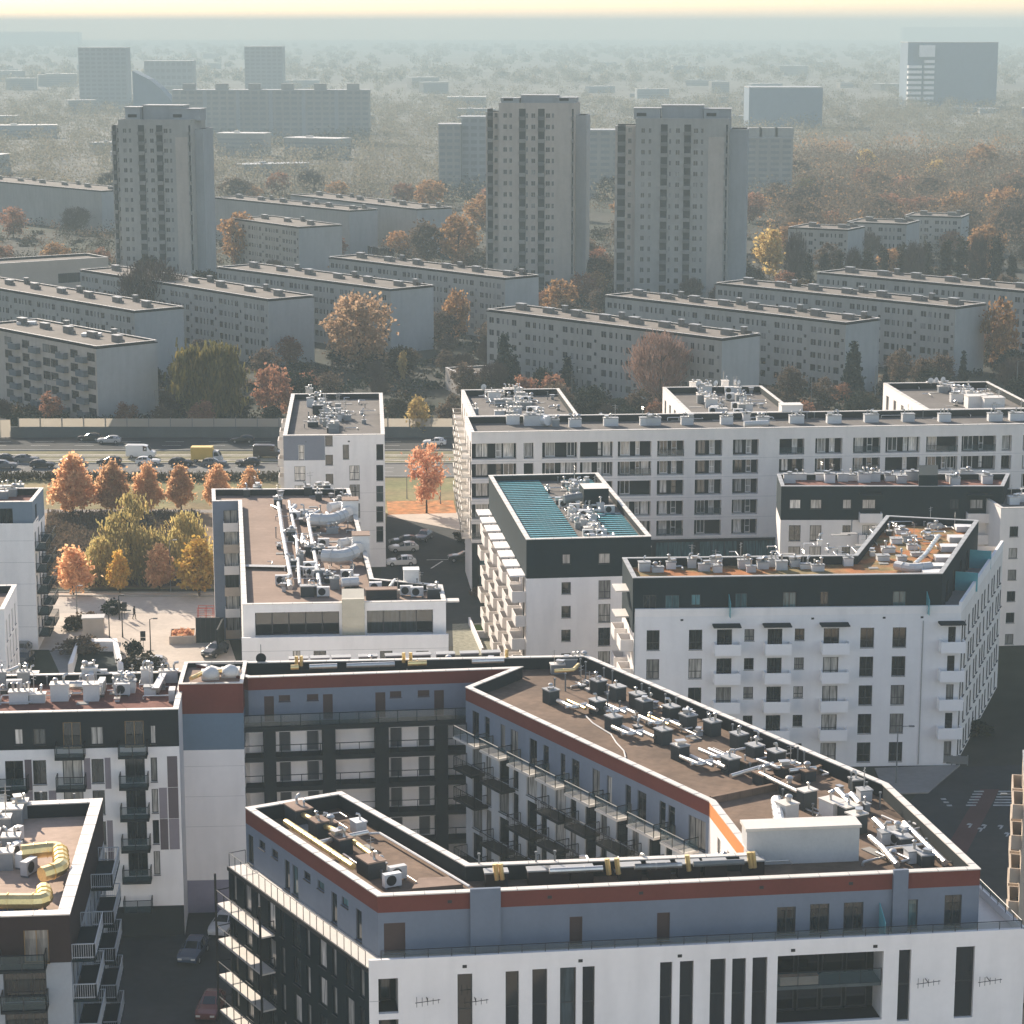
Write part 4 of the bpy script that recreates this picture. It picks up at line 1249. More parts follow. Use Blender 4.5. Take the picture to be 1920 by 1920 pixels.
clutter_row(b, [(1690, 1000), (1680, 1018), (1700, 1015), (1740, 985), (1755, 990), (1710, 1030), (1720, 1042), (1665, 1035), (1655, 1050), (1690, 1050), (1745, 1010)], e0, 19.3, 6, boxw, (1.1, .9, .55))
for x, y in ((1808, 985), (1795, 1005), (1780, 1022), (1770, 1042), (1755, 1058), (1748, 1070)):
    mb = MB(); p = px3(x, y, 19.9); mb.box(p[0] - 1.0, p[0] + 1.0, p[1] - .8, p[1] + .8, 19.32, 19.9); b.put(mb, 'roof_light', boxw)
duct(b, [px3(1760, 1005, 20), px3(1735, 1040, 20), px3(1715, 1058, 20)], .25, ductm)
duct(b, [px3(1680, 1060, 19.9), px3(1710, 1066, 19.9), px3(1745, 1062, 19.9)], .5, boxw)
fine(b, ((1200, 1075), (1760, 1068), (1800, 990), (1650, 985)), 50, 19.3, e0, 61)
# balconies on the left side
e = eL[5]
for k in range(5):
    for u in (1.0, 5.6):
        z = zr1b - pit * k - .2
        if u + 2.8 < e.L: balcony(b, e, u, u + 2.8, z, 1.3, 'solid', white2, white2, 1.0)
for z in (zr1t + .5, zr1t + 3.2):
    mb = MB(); mb.hexa([e.pt(3, z, 0.01), e.pt(3, z, 1.5), e.pt(6.2, z, 1.5), e.pt(6.2, z, .01)], [e.pt(3, z + .14, 0.01), e.pt(3, z + .14, 1.5), e.pt(6.2, z + .14, 1.5), e.pt(6.2, z + .14, .01)]); b.put(mb, 'canopy', coping)

# ================================================================== 7. solar-roofed building
B7 = Bld('solar_apartment_block', 'block with teal solar panels on its roof and stacked white balconies', 'building', P(1100, 1325, 0))
b = B7
p7 = rect3(19.5, (987, 1012), (1221, 1006), (1120, 887))
es = [Edge(p7[i], p7[(i + 1) % 4]) for i in range(4)]
e = es[0]
S8 = lambda x, y: (840 + x / 3.4286, 700 + y / 3.4286)
zd = e.z(1100, 1082)
ot = [e.rect(S8(a, 0)[0], S8(c, 0)[0], S8(0, y0)[1], S8(0, y1)[1]) for a, c, y0, y1 in ((735, 787, 1163, 1227), (968, 1043, 1157, 1224))]
zw = e.z(1060, 700 + 1343 / 3.4286); pit7 = 2.72
ob = []
for k in range(6):
    z = zw - pit7 * k
    ob.append((e.u(S8(730, 0)[0], 1100), e.u(S8(790, 0)[0], 1100), z - 1.35, z)); ob.append((e.u(S8(968, 0)[0], 1100), e.u(S8(1045, 0)[0], 1100), z - 2.0, z + .1))
mb = MB()
for i in range(4): wall_face(mb, es[i], zd, 19.5, ot if i == 0 else (), .16)
b.put(mb, 'upper_wall', navy); b.windows(es[0], ot, .16, frame_d, pane_l, 1)
mb = MB(); wall_face(mb, es[0], 0, zd, ob, .18); b.put(mb, 'wall', white)
b.windows(es[0], ob, .18, frame_d, pane, None, .36)
nb = 8
for side in (3, 1):
    e = es[side]; os_ = []
    for k in range(6):
        for j in range(nb):
            u = e.L * (j + .25) / nb
            os_.append((u, u + 1.9, zw - 2.0 - pit7 * k, zw + .1 - pit7 * k))
    mb = MB(); wall_face(mb, e, 0, zd, os_, .18); b.put(mb, 'wall', white2); b.windows(e, os_, .18, frame_d, pane, 1)
mb = MB(); wall_face(mb, es[2], 0, zd); b.put(mb, 'wall', white2)
e = es[3]
for k in range(6):
    for j in range(nb):
        u = e.L * (j + (.14 if k % 2 else .08)) / nb
        balcony(b, e, u, u + 3.6, zw - 2.15 - pit7 * k, 1.5 if (j + k) % 2 else 1.15, 'solid', white2, white2, 1.05, .2)
for j in range(nb):
    u = e.L * (j + .1) / nb; z = zw + .55
    mb = MB(); mb.hexa([e.pt(u, z, .01), e.pt(u, z, 1.7), e.pt(u + 3.4, z, 1.7), e.pt(u + 3.4, z, .01)], [e.pt(u, z + .16, .01), e.pt(u, z + .16, 1.7), e.pt(u + 3.4, z + .16, 1.7), e.pt(u + 3.4, z + .16, .01)]); b.put(mb, 'canopy', white)
e = es[1]
for k in range(6):
    for j in range(0, nb, 2):
        u = e.L * (j + .2) / nb
        balcony(b, e, u, u + 3.0, zw - 2.15 - pit7 * k, 1.3, 'solid', white, white, 1.0)
for j, (x, y) in enumerate(((1158, 915), (1180, 942), (1206, 970), (1232, 1012))):
    u = min(e.L - 3.2, e.L * (3 - j) / 4 + .2) if True else 0; u = e.L * j / 4 + .6; z = zd + .9
    mb = MB(); mb.hexa([e.pt(u, z, .01), e.pt(u, z, 1.9), e.pt(u + 2.6, z, 1.9), e.pt(u + 2.6, z, .01)], [e.pt(u, z + .16, .01), e.pt(u, z + .16, 1.9), e.pt(u + 2.6, z + .16, 1.9), e.pt(u + 2.6, z + .16, .01)]); b.put(mb, 'canopy', coping)
b.roof(p7, 18.7, 19.5, .45, felt_g, coping)
# rows of solar panels, each row one tilted module string
ax = Vector((es[0].d.x, es[0].d.y, 0)); ay = Vector((-ax.y, ax.x, 0)); o7 = Vector((*p7[0], 18.72))
def panel_row(q0, q1, v):
    mb = MB(); a, c = o7 + ax * q0 + ay * v, o7 + ax * q1 + ay * v; up = Vector((0, 0, .12)); hi = Vector((0, 0, .20)); dy = ay * 1.0
    mb.hexa([a + hi, c + hi, c + dy + up, a + dy + up], [a + hi + Vector((0, 0, .05)), c + hi + Vector((0, 0, .05)), c + dy + up * 1.4, a + dy + up * 1.4], 2, 0)
    k = max(1, int((q1 - q0) / .62))
    for i in range(1, k):
        p = a.lerp(c, i / k) + hi + Vector((0, 0, .052)); q = a.lerp(c, i / k) + dy + up * 1.4 ; n = ax * .02
        mb.face([p - n + Vector((0, 0, .006)), p + n + Vector((0, 0, .006)), q + n + Vector((0, 0, .012)), q - n + Vector((0, 0, .012))], 1)
    b.put(mb, 'solar_panel', [solar_m, mat('panel_line', (.18, .30, .34), .4, 0), blackm])
W7 = es[0].L; D7 = es[1].L
v = .7
while v < D7 - 1.6:
    panel_row(.7, 6.3, v)
    if v < D7 * .42: panel_row(W7 - 4.0, W7 - .8, v)
    if v > D7 * .72: panel_row(W7 - 5.0, W7 - 1.0, v)
    v += 1.12
rr = random.Random(21)
for i in range(52):
    v = rr.uniform(.8, D7 - 1.2); q = rr.uniform(6.9, W7 - (4.6 if v < D7 * .42 else 2.0))
    p = o7 + ax * q + ay * v
    c = rr.random()
    if c < .62: roof_box(b, p, es[0].rz, rr.choice((.6, .8, 1.1)), .8, rr.choice((.5, .8, 1.0)), rr.choice((boxw, boxw, boxg)), coping, rr.choice((1, 2, 2)))
    elif c < .8: ac_unit(b, p, es[0].rz, 1.1)
    else: duct(b, [p + Vector((0, 0, .7)), p + ax * 1.4 + Vector((0, 0, .7)), p + ax * 1.5 + ay * 1.2 + Vector((0, 0, .7))], rr.choice((.15, .22)), ductm)
fine(b, ((1015, 905), (1085, 905), (1150, 1000), (1060, 1005)), 36, 18.7, es[0].rz, 62)
mb = MB(); q = o7 + ax * (W7 - 4.6) + ay * (D7 * .52)
mb.hexa([q, q + ax * 3.0, q + ax * 3.0 + ay * 3.5, q + ay * 3.5], [q + Vector((0, 0, 2.4)), q + ax * 3 + Vector((0, 0, 2.4)), q + ax * 3 + ay * 3.5 + Vector((0, 0, 2.4)), q + ay * 3.5 + Vector((0, 0, 2.4))], 0, 1); b.put(mb, 'stair_head', [navy, coping])
duct(b, [q + Vector((0, 0, 1.2)) - ax * 2.4, q + Vector((0, 0, 1.4)) - ax * .2 + ay * .5], .5, steel)

# ================================================================== 8. dark-topped building at right and its pale annex
B8 = Bld('navy_topped_apartment_block', 'navy-topped block between the long grid facade and the sedum roof', 'building', P(1670, 1180, 0))
b = B8
p8 = [P(*q, 19.0) for q in ((1465, 912), (1882, 912), (1893, 888), (1457, 889))]
es = [Edge(p8[i], p8[(i + 1) % 4]) for i in range(4)]
e = es[0]; S7 = lambda x, y: (1360 + x / 3.4286, 680 + y / 3.4286)
zd = e.z(1500, 975)
ot = [e.rect(S7(a, 0)[0], S7(c, 0)[0], S7(0, 880)[1], S7(0, 940)[1]) for a, c in ((413, 485), (547, 620), (755, 810), (880, 965), (1445, 1500), (1573, 1657))]
ob = []
zt = e.z(1490, 680 + 1045 / 3.4286)
for k in range(5):
    for a, c, h in ((408, 483, 2.0), (543, 617, 2.0), (752, 805, 1.25), (880, 960, 2.0), (1100, 1180, 2.0), (1300, 1370, 1.3), (1500, 1580, 2.)):
        ob.append((e.u(S7(a, 0)[0], 1000), e.u(S7(c, 0)[0], 1000), zt - h - 2.72 * k, zt - 2.72 * k))
mb = MB()
for i in range(4): wall_face(mb, es[i], zd, 19.0, ot if i == 0 else (), .16)
b.put(mb, 'upper_wall', navy); b.windows(e, ot, .16, frame_d, pane_l, 1)
mb = MB(); wall_face(mb, e, 0, zd, ob, .18)
for i in (1, 2, 3): wall_face(mb, es[i], 0, zd)
b.put(mb, 'wall', white2); b.windows(e, ob, .18, frame_d, pane, None, .36)
for a, c in ((855, 1000), (1545, 1700)):
    u0, u1 = e.u(S7(a, 0)[0], 975), e.u(S7(c, 0)[0], 975)
    balcony(b, e, u0, u1, zd + .05, 1.2, 'solid', white2, white2, 1.0)
    mb = MB(); z = zd + 3.3; mb.hexa([e.pt(u0, z, .01), e.pt(u0, z, 1.2), e.pt(u1, z, 1.2), e.pt(u1, z, .01)], [e.pt(u0, z + .14, .01), e.pt(u0, z + .14, 1.2), e.pt(u1, z + .14, 1.2), e.pt(u1, z + .14, .01)]); b.put(mb, 'canopy', navy)
    for k in range(1, 5): balcony(b, e, u0, u1, zd - 2.72 * k + .05, 1.2, 'solid', white2, white2, 1.0)
b.roof(p8, 18.3, 19.0, .4, redgravel, coping_g)
mb = MB(); q = [P(x, y, 19) for x, y in ((1722, 911.5), (1758, 911.5), (1758, 892), (1722, 892))]; mb.prism(q, 17.5, 20.4, 0, 0); o = b.put(mb, 'lift_head', navy); o.location.y -= .05
clutter_row(b, [(1480, 905), (1540, 900), (1555, 904), (1580, 902), (1600, 900), (1640, 902), (1650, 898), (1690, 905), (1710, 900), (1785, 902), (1790, 908), (1845, 900), (1850, 906), (1500, 899), (1620, 904), (1668, 901), (1810, 898)], e.rz, 18.3, 9, boxw, (1.5, .9, 1.0))
BA = Bld('pale_annex_block', 'pale pinkish wing with small square windows at the right edge', 'building', P(1920, 1200, 0))
b = BA
pa = rectd(17.4, (1877, 953), (2010, 950), 12)
es = [Edge(pa[i], pa[(i + 1) % 4]) for i in range(4)]; e = es[0]
oa = []
for k in range(6):
    z = e.z(1901, 987) - 2.72 * k
    oa += [(e.u(1893, 1000), e.u(1909, 1000), z - 1.3, z), (e.u(1935, 1000), e.u(1960, 1000), z - 1.9, z)]
b.walls(pa, 0, 17.4, white2, {0: oa}); b.windows(e, oa, .16, frame_d, pane, 0)
b.roof(pa, 16.8, 17.4, .35, felt_g, coping)
for x, y in ((1900, 945), (1918, 940)): roof_box(b, px3(x, y, 16.8), e.rz, 1.3, 1, 1, boxw, coping, 2)

# ================================================================== 9. long white building with the window grid and three rear wings
B6 = Bld('long_grid_apartment_block', 'long white block with a grid of dark loggias and three rear wings', 'building', P(1400, 1120, 0))
b = B6
H6 = 22.0
A6, Bq = Vector(P(884, 811, H6)), Vector(P(1925, 795, H6))
d6 = (Bq - A6).normalized(); n6 = Vector((-d6.y, d6.x))
L6 = (Bq - A6).length + 8; W6 = 13.0
p6 = [tuple(A6), tuple(A6 + d6 * L6), tuple(A6 + d6 * L6 + n6 * W6), tuple(A6 + n6 * W6)]
es = [Edge(p6[i], p6[(i + 1) % 4]) for i in range(4)]; e = es[0]
cols = [(150, 440), (487, 550), (605, 830), (848, 1058), (1090, 1305), (1343, 1515), (1587, 1760), (1830, 1990)]
colp = [(840 + a / 3.4286, 840 + c / 3.4286) for a, c in cols[:7]] + [(1360 + a / 3.4286, 1360 + c / 3.4286) for a, c in ((45, 210), (343, 503), (573, 747), (815, 990), (1023, 1243), (1283, 1487), (1510, 1730), (1768, 1832))] + [(1915, 1960)]
yrow = [(828, 858), (866, 893), (902, 931), (941, 969), (978, 1007)]
zrow = [(e.z(1150, y1), e.z(1150, y0)) for y0, y1 in yrow]
og = []
for z0, z1 in zrow:
    for a, c in colp:
        og.append((e.u(a, 900), e.u(c, 900), z0, z1))
og = [o for o in og if o[1] < e.L - .2]
zpl = zrow[4][0] - .45
gl = [(1.0 + 6 * k, 6.3 + 6 * k, .3, zpl - .4) for k in range(int((e.L - 7) / 6))]
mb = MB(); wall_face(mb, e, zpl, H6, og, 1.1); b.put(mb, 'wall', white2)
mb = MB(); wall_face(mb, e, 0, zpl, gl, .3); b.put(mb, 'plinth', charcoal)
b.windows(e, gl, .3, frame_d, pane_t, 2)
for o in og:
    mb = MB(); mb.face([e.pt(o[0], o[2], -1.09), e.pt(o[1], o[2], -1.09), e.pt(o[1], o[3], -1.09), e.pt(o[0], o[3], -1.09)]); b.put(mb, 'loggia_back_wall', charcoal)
rr = random.Random(8)
for o in og:
    w = o[1] - o[0]
    z0, z1 = o[2] + .15, o[3] - .1
    if w < 2:
        ww = [(o[0] + .15, o[1] - .15)]
    else:
        ww = [(o[0] + w * .12, o[0] + w * .42), (o[0] + w * .56, o[0] + w * .76)] if w < 3.8 else [(o[0] + w * .10, o[0] + w * .38), (o[0] + w * .55, o[0] + w * .68), (o[0] + w * .72, o[0] + w * .95)]
    for a, c in ww:
        if rr.random() < .12: continue
        wd, h = c - a, z1 - z0
        f, p = window_meshes(wd, h, 0 if wd < 1 else 1, .45 if wd < 1 else 0, frame_w if rr.random() < .75 else frame_d, (pane_w if wd < 1.1 else pane_l) if rr.random() < .72 else pane_d, .09)
        q = b.inst('window', f, e.pt((a + c) / 2, z0, -.97), e.rz); link('pane', p, q)
    if w > 2 and rr.random() < .3:
        mb = MB(); rail_mesh(mb, [e.pt(o[0] + .03, o[2], -.05), e.pt(o[1] - .03, o[2], -.05)], .95, 1.2, .02, 0, 1); b.put(mb, 'loggia_railing', [blackm, smoke])
mb = MB()
for z0, z1 in zrow:
    mb.hexa([e.pt(0, z0 - .32, .0), e.pt(0, z0 - .32, .015), e.pt(e.L, z0 - .32, .015), e.pt(e.L, z0 - .32, .0)], [e.pt(0, z0 - .29, .0), e.pt(0, z0 - .29, .015), e.pt(e.L, z0 - .29, .015), e.pt(e.L, z0 - .29, .0)])
b.put(mb, 'joint_line', coping_g)
mb = MB()
for i in (1, 2): wall_face(mb, es[i], 0, H6)
b.put(mb, 'wall', white2)
osd = [(u, u + 1.8, z0, z1) for z0, z1 in zrow for u in (1.5, 5.5, 9.5)]
mb = MB(); wall_face(mb, es[3], 0, H6, osd, .2); b.put(mb, 'wall', white2); b.windows(es[3], osd, .2, frame_d, pane, 1)
b.roof(p6, H6 - .9, H6, .4, felt_g, coping)
def wing(xl, yl, xr, yr, name):
    """rear wing: left and right back roof corners in the photo"""
    l, r_ = Vector(P(xl, yl, H6)), Vector(P(xr, yr, H6))
    s0, s1 = (l - A6).dot(d6), (r_ - A6).dot(d6)
    dep = max((l - A6).dot(n6), (r_ - A6).dot(n6))
    q = [tuple(A6 + d6 * s0 + n6 * (W6 - .02)), tuple(A6 + d6 * s1 + n6 * (W6 - .02)), tuple(A6 + d6 * s1 + n6 * dep), tuple(A6 + d6 * s0 + n6 * dep)]
    ew = [Edge(q[i], q[(i + 1) % 4]) for i in range(4)]
    mb = MB()
    ow = {}
    for i in (1, 3):
        ow[i] = [(u, u + 1.6, z0, z1) for z0, z1 in zrow for u in [2 + 4.4 * k for k in range(int((ew[i].L - 3) / 4.4))]]
    for i in (1, 2, 3): wall_face(mb, ew[i], 0, H6, ow.get(i, ()), .2)
    b.put(mb, 'wing_wall', white2)
    b.windows(ew[3], ow[3], .2, frame_d, pane, 1)
    b.roof(q, H6 - .88, H6 + .02, .4, felt_g, coping, name='wing_roof')
    return q
w1 = wing(865, 732, 1048, 729, 'a'); w2 = wing(1243, 727, 1428, 724, 'b'); w3 = wing(1670, 727, 1852, 716, 'c')
# sunny side balconies with lattice screens
es3 = Edge(w1[3], p6[0])
for f in [z0 for z0, z1 in zrow]:
    for k in range(7):
        u = es3.L * k / 7 + .3
        balcony(b, es3, u, u + 3.6, f, 1.3, 'bars', coping, coping, 1.0, .16)
z6 = H6 - .9
def box_front(x, y, w=1.8): roof_box(b, px3(x, y, z6), e.rz, w, 1.0, 1.15, boxw, coping_g, 3)
for x, y in ((1078, 800), (1145, 798), (1213, 797), (1225, 797), (1288, 796), (1362, 795), (1430, 796), (1493, 793), (1563, 793), (1633, 791), (1702, 790), (1770, 790), (1865, 789), (1905, 788)): box_front(x, y, 2.0 if x % 2 else 1.7)
for x0, y0, x1, y1, n, s in ((925, 740, 975, 800, 9, 1), (955, 735, 1010, 795, 12, 2), (1310, 728, 1345, 785, 10, 3), (1365, 726, 1400, 790, 11, 4), (1745, 722, 1800, 752, 11, 5), (1800, 735, 1875, 775, 9, 6), (880, 780, 1060, 800, 6, 7)):
    r2 = random.Random(s)
    for i in range(n):
        t = (i + .5) / n
        x, y = x0 + (x1 - x0) * t + r2.uniform(-14, 14), y0 + (y1 - y0) * t + r2.uniform(-5, 5)
        if r2.random() < .75: roof_box(b, px3(x, y, z6), e.rz, r2.choice((1.0, 1.4, 1.8)), 1.0, r2.choice((1.0, 1.3)), r2.choice((boxw, boxg)), coping, r2.choice((2, 3)))
        else: ac_unit(b, px3(x, y, z6), e.rz, 1.2)
fine(b, ((900, 795), (1900, 785), (1900, 779), (900, 787)), 40, z6, e.rz, 63)
fine(b, ((900, 742), (1040, 742), (1050, 770), (900, 775)), 22, z6, e.rz, 64)
fine(b, ((1290, 735), (1420, 735), (1440, 770), (1300, 770)), 22, z6, e.rz, 65)
fine(b, ((1720, 730), (1840, 730), (1890, 765), (1760, 765)), 22, z6, e.rz, 66)
duct(b, [px3(1010, 785, z6 + .8), px3(1028, 789, z6 + .8)], .7, boxw); duct(b, [px3(1395, 795, z6 + .9), px3(1440, 793, z6 + .9)], .4, boxw)
roof_box(b, px3(1001, 797, z6), e.rz, 2.8, 1.4, 1.5, boxw, coping_g, 3)
for x, y in ((1482, 782), (1830, 765), (1860, 768)): roof_box(b, px3(x, y, z6), e.rz, 3.0, 2.2, 1.9, white2, coping, 0)
for x, y in ((907, 735), (1310, 730), (1342, 728), (1378, 726), (1385, 727), (1755, 722), (1745, 723), (1768, 721)): dish(b, px3(x, y, z6 + .7), 2.8 + (x % 7) * .2, .9)

# ================================================================== 10. small white tower block by the road
B5 = Bld('white_tower_block', 'narrow white block with crowded vents on its roof standing beside the tram road', 'building', P(620, 1055, 0))
b = B5
p5 = rect3(19.0, (531, 817), (721, 815), (719, 737))
es = [Edge(p5[i], p5[(i + 1) % 4]) for i in range(4)]; e = es[0]
S6 = lambda x, y: (360 + x / 3.2, 700 + y / 3.2)
o5 = [e.rect(*(S6(a, 0)[0], S6(c, 0)[0]), S6(0, y0)[1], S6(0, y1)[1]) for a, c, y0, y1 in ((640, 672, 432, 520), (905, 942, 428, 516), (615, 680, 558, 646), (945, 1005, 553, 640), (945, 985, 678, 745))]
pitch = 2.72
base5 = list(o5)
for k in range(1, 6):
    for o in (o5[2], o5[3]):
        base5.append((o[0], o[1], o[2] - pitch * k, o[3] - pitch * k))
cor5 = []
for y0, y1 in ((425, 520), (550, 645), (675, 770), (798, 893), (918, 1012)):
    cor5.append(e.rect(S6(1106, 0)[0], S6(1148, 0)[0], S6(0, y0)[1], S6(0, y1)[1]))
strip = []
for k in range(6):
    z = e.z(615, S6(0, 372)[1]) - 1.55 - pitch * k
    strip.append((e.u(S6(800, 0)[0], 850), e.u(S6(845, 0)[0], 850), z, z + 1.5))
ops = base5 + cor5 + strip
zsp = e.z(570, 863)
mb = MB(); wall_face(mb, e, 0, 19.0, ops, .22); b.put(mb, 'wall', white)
b.windows(e, base5, .22, frame_d, pane_l, None, .5); b.windows(e, cor5 + strip, .22, frame_d, pane_d, 0)
mb = MB(); u1 = e.u(S6(798, 0)[0], 850)
# slate-grey upper panel, proud of the render, with cut-out for its window
wq = o5[0]
for (a, c, z0, z1) in ((0.0, wq[0] - .05, zsp, 18.95), (wq[1] + .05, u1, zsp, 18.95), (wq[0] - .05, wq[1] + .05, wq[3] + .05, 18.95), (wq[0] - .05, wq[1] + .05, zsp, wq[2] - .05)):
    mb.hexa([e.pt(a, z0, 0), e.pt(a, z0, .03), e.pt(c, z0, .03), e.pt(c, z0, 0)], [e.pt(a, z1, 0), e.pt(a, z1, .03), e.pt(c, z1, .03), e.pt(c, z1, 0)])
b.put(mb, 'upper_panel', mat('slate_panel', (.22, .235, .27), .8, .05))
joints(b, e, [z0_ for z0_ in (2.6, 5.3, 8.0, 10.7) ]); grilles(b, e, (3, 9), 18.0)
osd = [(u, u + 2, 1 + 2.72 * k, 3 + 2.72 * k) for k in range(6) for u in (2, 7, 12, 17, 22) if u + 3 < es[3].L]
mb = MB(); wall_face(mb, es[3], 0, 19, osd, .2); wall_face(mb, es[1], 0, 19, osd, .2); wall_face(mb, es[2], 0, 19); b.put(mb, 'wall', white2)
b.windows(es[3], osd, .2, frame_d, pane, 1)
for k in range(6):
    for u in (3, 11, 19):
        if u + 4 < es[3].L: balcony(b, es[3], u, u + 3.8, 1 + 2.72 * k, 1.4, 'solid', charcoal, white2, 1.0)
b.roof(p5, 18.2, 19, .5, felt_g, coping)
fine(b, ((575, 745), (690, 745), (690, 805), (570, 805)), 30, 18.2, e.rz, 67)
r2 = random.Random(31)
for i in range(30):
    x, y = r2.choice((585, 610, 625, 650)) + r2.uniform(-9, 14), r2.uniform(742, 812)
    if r2.random() < .8: roof_box(b, px3(x, y, 18.2), e.rz, r2.choice((.8, 1.1, 1.5)), .9, r2.choice((.8, 1.1, 1.4)), r2.choice((boxg, boxd, boxw)), coping_g, r2.choice((2, 3)))
    else: ac_unit(b, px3(x, y, 18.2), e.rz, 1.2)

# ================================================================== 11. building with the tan roof and rounded ducts
B4 = Bld('tan_roofed_apartment_block', 'white apartment block with tan felt roof crowded by vents and big curved ducts', 'building', P(640, 1260, 0))
b = B4
H4 = 17.7
q4 = [(455, 1134), (836, 1127), (829, 1097), (700, 1085), (655, 916), (397, 917), (398, 940), (447, 939)]
p4 = [P(*q, H4) for q in q4]
es = [Edge(p4[i], p4[(i + 1) % 8]) for i in range(8)]
e = es[0]
zt = e.z(640, 1146); zb = e.z(640, 1192)
rec = [(e.u(478, 1160), e.u(636, 1160), zb, zt), (e.u(688, 1160), e.u(812, 1160), zb, zt)]
mb = MB(); wall_face(mb, e, zb - .3, H4, rec, .9); b.put(mb, 'upper_wall', white)
for a, c, z0, z1 in rec:
    n = max(2, int((c - a) / 1.6))
    b.windows(e, [(a + (c - a) * k / n, a + (c - a) * (k + 1) / n, z0, z1) for k in range(n)], .9, frame_d, pane_d, 0)
# forward lower storey with its terrace wall
lw = [tuple(Vector(P(453, 1197, zb + .4))), tuple(Vector(P(841, 1190, zb + .4)))]
el = Edge(*lw)
olw = [el.rect(S6(a, 0)[0], S6(c, 0)[0], S6(0, 1665)[1], S6(0, 1712)[1]) for a, c in ((605, 650), (730, 805), (1128, 1203), (1345, 1420))]
olw += [(a, c, z0 - 2.72 * k, z1 - 2.72 * k) for a, c, z0, z1 in olw for k in (1, 2, 3)]
mb = MB(); wall_face(mb, el, 0, zb + .4, olw, .2); b.put(mb, 'wall', white); b.windows(el, olw, .2, frame_d, pane, 1); joints(b, el, (zb - 1.0, zb - 2.4))
mb = MB(); mb.face([el.pt(0, zb - .6, -.2), el.pt(el.L, zb - .6, -.2), (*es[0].b, zb - .6), (*es[0].a, zb - .6)]); b.put(mb, 'terrace_floor', charcoal)
mb = MB(); mb.hexa([el.pt(0, zb - .7, -.25), el.pt(0, zb - .7, -.002), el.pt(el.L, zb - .7, -.002), el.pt(el.L, zb - .7, -.25)], [el.pt(0, zb + .44, -.25), el.pt(0, zb + .44, .02), el.pt(el.L, zb + .44, .02), el.pt(el.L, zb + .44, -.25)]); b.put(mb, 'terrace_parapet', white)
mb = MB()
for i in range(1, 8):
    if i not in (6, 7): wall_face(mb, es[i], 0, H4)
wall_face(mb, Edge(lw[1], es[0].b), 0, zb - .5); wall_face(mb, Edge(es[0].a, lw[0]), 0, zb - .5)
b.put(mb, 'wall', white2)
e6 = es[6]; o6 = []
for k in range(6):
    o6.append((e6.L * .42, e6.L * .95, H4 - 3.2 - 2.72 * k, H4 - 1.2 - 2.72 * k))
mb = MB(); wall_face(mb, e6, 0, H4, o6, .5); b.put(mb, 'wall', bluewhite); b.windows(e6, o6, .5, frame_d, pane_l, 1)
for k in range(6): balcony(b, e6, e6.L * .4, e6.L * .98, H4 - 3.4 - 2.72 * k, 1.4, 'solid', white2, beige if k % 2 else white2, .9)
o7_ = [(u, u + 1.4, z, z + 1.9) for u in (3, 8, 13) for z in (2, 4.7, 7.4, 10.1, 12.8) if u + 2 < es[7].L]
mb = MB(); wall_face(mb, es[7], 0, H4, o7_, .2); b.put(mb, 'wall', white2); b.windows(es[7], o7_, .2, frame_d, pane, 0)
b.roof(p4, H4 - .8, H4, .4, felt_t, coping)
z4 = H4 - .8
mb = MB(); mb.hexa([px3(452, 1062, z4), px3(560, 1064, z4), px3(560, 1060, z4), px3(452, 1058, z4)], [px3(452, 1062, z4 + .35), px3(560, 1064, z4 + .35), px3(560, 1060, z4 + .35), px3(452, 1058, z4 + .35)]); b.put(mb, 'fire_wall', coping_g)
fine(b, ((510, 930), (640, 930), (690, 1085), (500, 1120)), 60, z4, e.rz, 68)
fine(b, ((690, 1105), (815, 1102), (820, 1120), (690, 1124)), 12, z4, e.rz, 69)
r2 = random.Random(41)
for x0, y0, x1, y1, n in ((520, 955, 600, 1000, 9), (530, 1010, 610, 1050, 9), (540, 1060, 640, 1100, 10), (510, 1100, 620, 1125, 6), (570, 920, 650, 945, 6), (450, 922, 500, 932, 3), (640, 1090, 680, 1100, 3), (690, 1100, 815, 1120, 5), (560, 975, 640, 1000, 6), (590, 1030, 650, 1060, 5)):
    for i in range(n):
        t = (i + .5) / n
        x, y = x0 + (x1 - x0) * t + r2.uniform(-12, 12), y0 + (y1 - y0) * t + r2.uniform(-9, 9)
        c = r2.random(); p = px3(x, y, z4)
        if c < .6: roof_box(b, p, e.rz, r2.choice((.8, 1.0, 1.4)), .9, r2.choice((.7, 1.0, 1.2)), r2.choice((boxd, boxg, boxd, boxd)), coping_g, r2.choice((1, 2, 3)))
        elif c < .8: q = Vector((p[0], p[1], p[2] + .8)); duct(b, [q, q + Vector((r2.uniform(-1.5, 1.5), r2.uniform(2, 5), 0))], r2.choice((.15, .2, .28)), r2.choice((boxw, galv, ductm)))
        else: ac_unit(b, p, e.rz, 1.2)
for pts, rr_ in ((((520, 930), (530, 1000), (545, 1080)), .22), (((542, 940), (556, 1010), (562, 1095)), .18), (((575, 960), (590, 1040), (600, 1100)), .2)):
    duct(b, [px3(x, y, z4 + .8) for x, y in pts], rr_, boxw)
# curved plenum ducts between the boxes on the right
for cx, cy in ((625, 968), (645, 1036)):
    duct(b, [px3(cx - 40, cy + 6, z4 + 1.3), px3(cx - 5, cy + 8, z4 + 1.3), px3(cx + 20, cy - 2, z4 + 1.3)], .75, boxw)
    duct(b, [px3(cx - 8, cy - 16, z4 + 1.3), px3(cx + 20, cy - 20, z4 + 1.3), px3(cx + 28, cy - 8, z4 + 1.3)], .6, boxw)
    roof_box(b, px3(cx + 32, cy + 6, z4), e.rz, 1.9, 2.2, 2.6, boxw, felt_t, 0)
duct(b, [px3(640, 1092, z4 + .9), px3(672, 1090, z4 + .9)], .5, boxw)
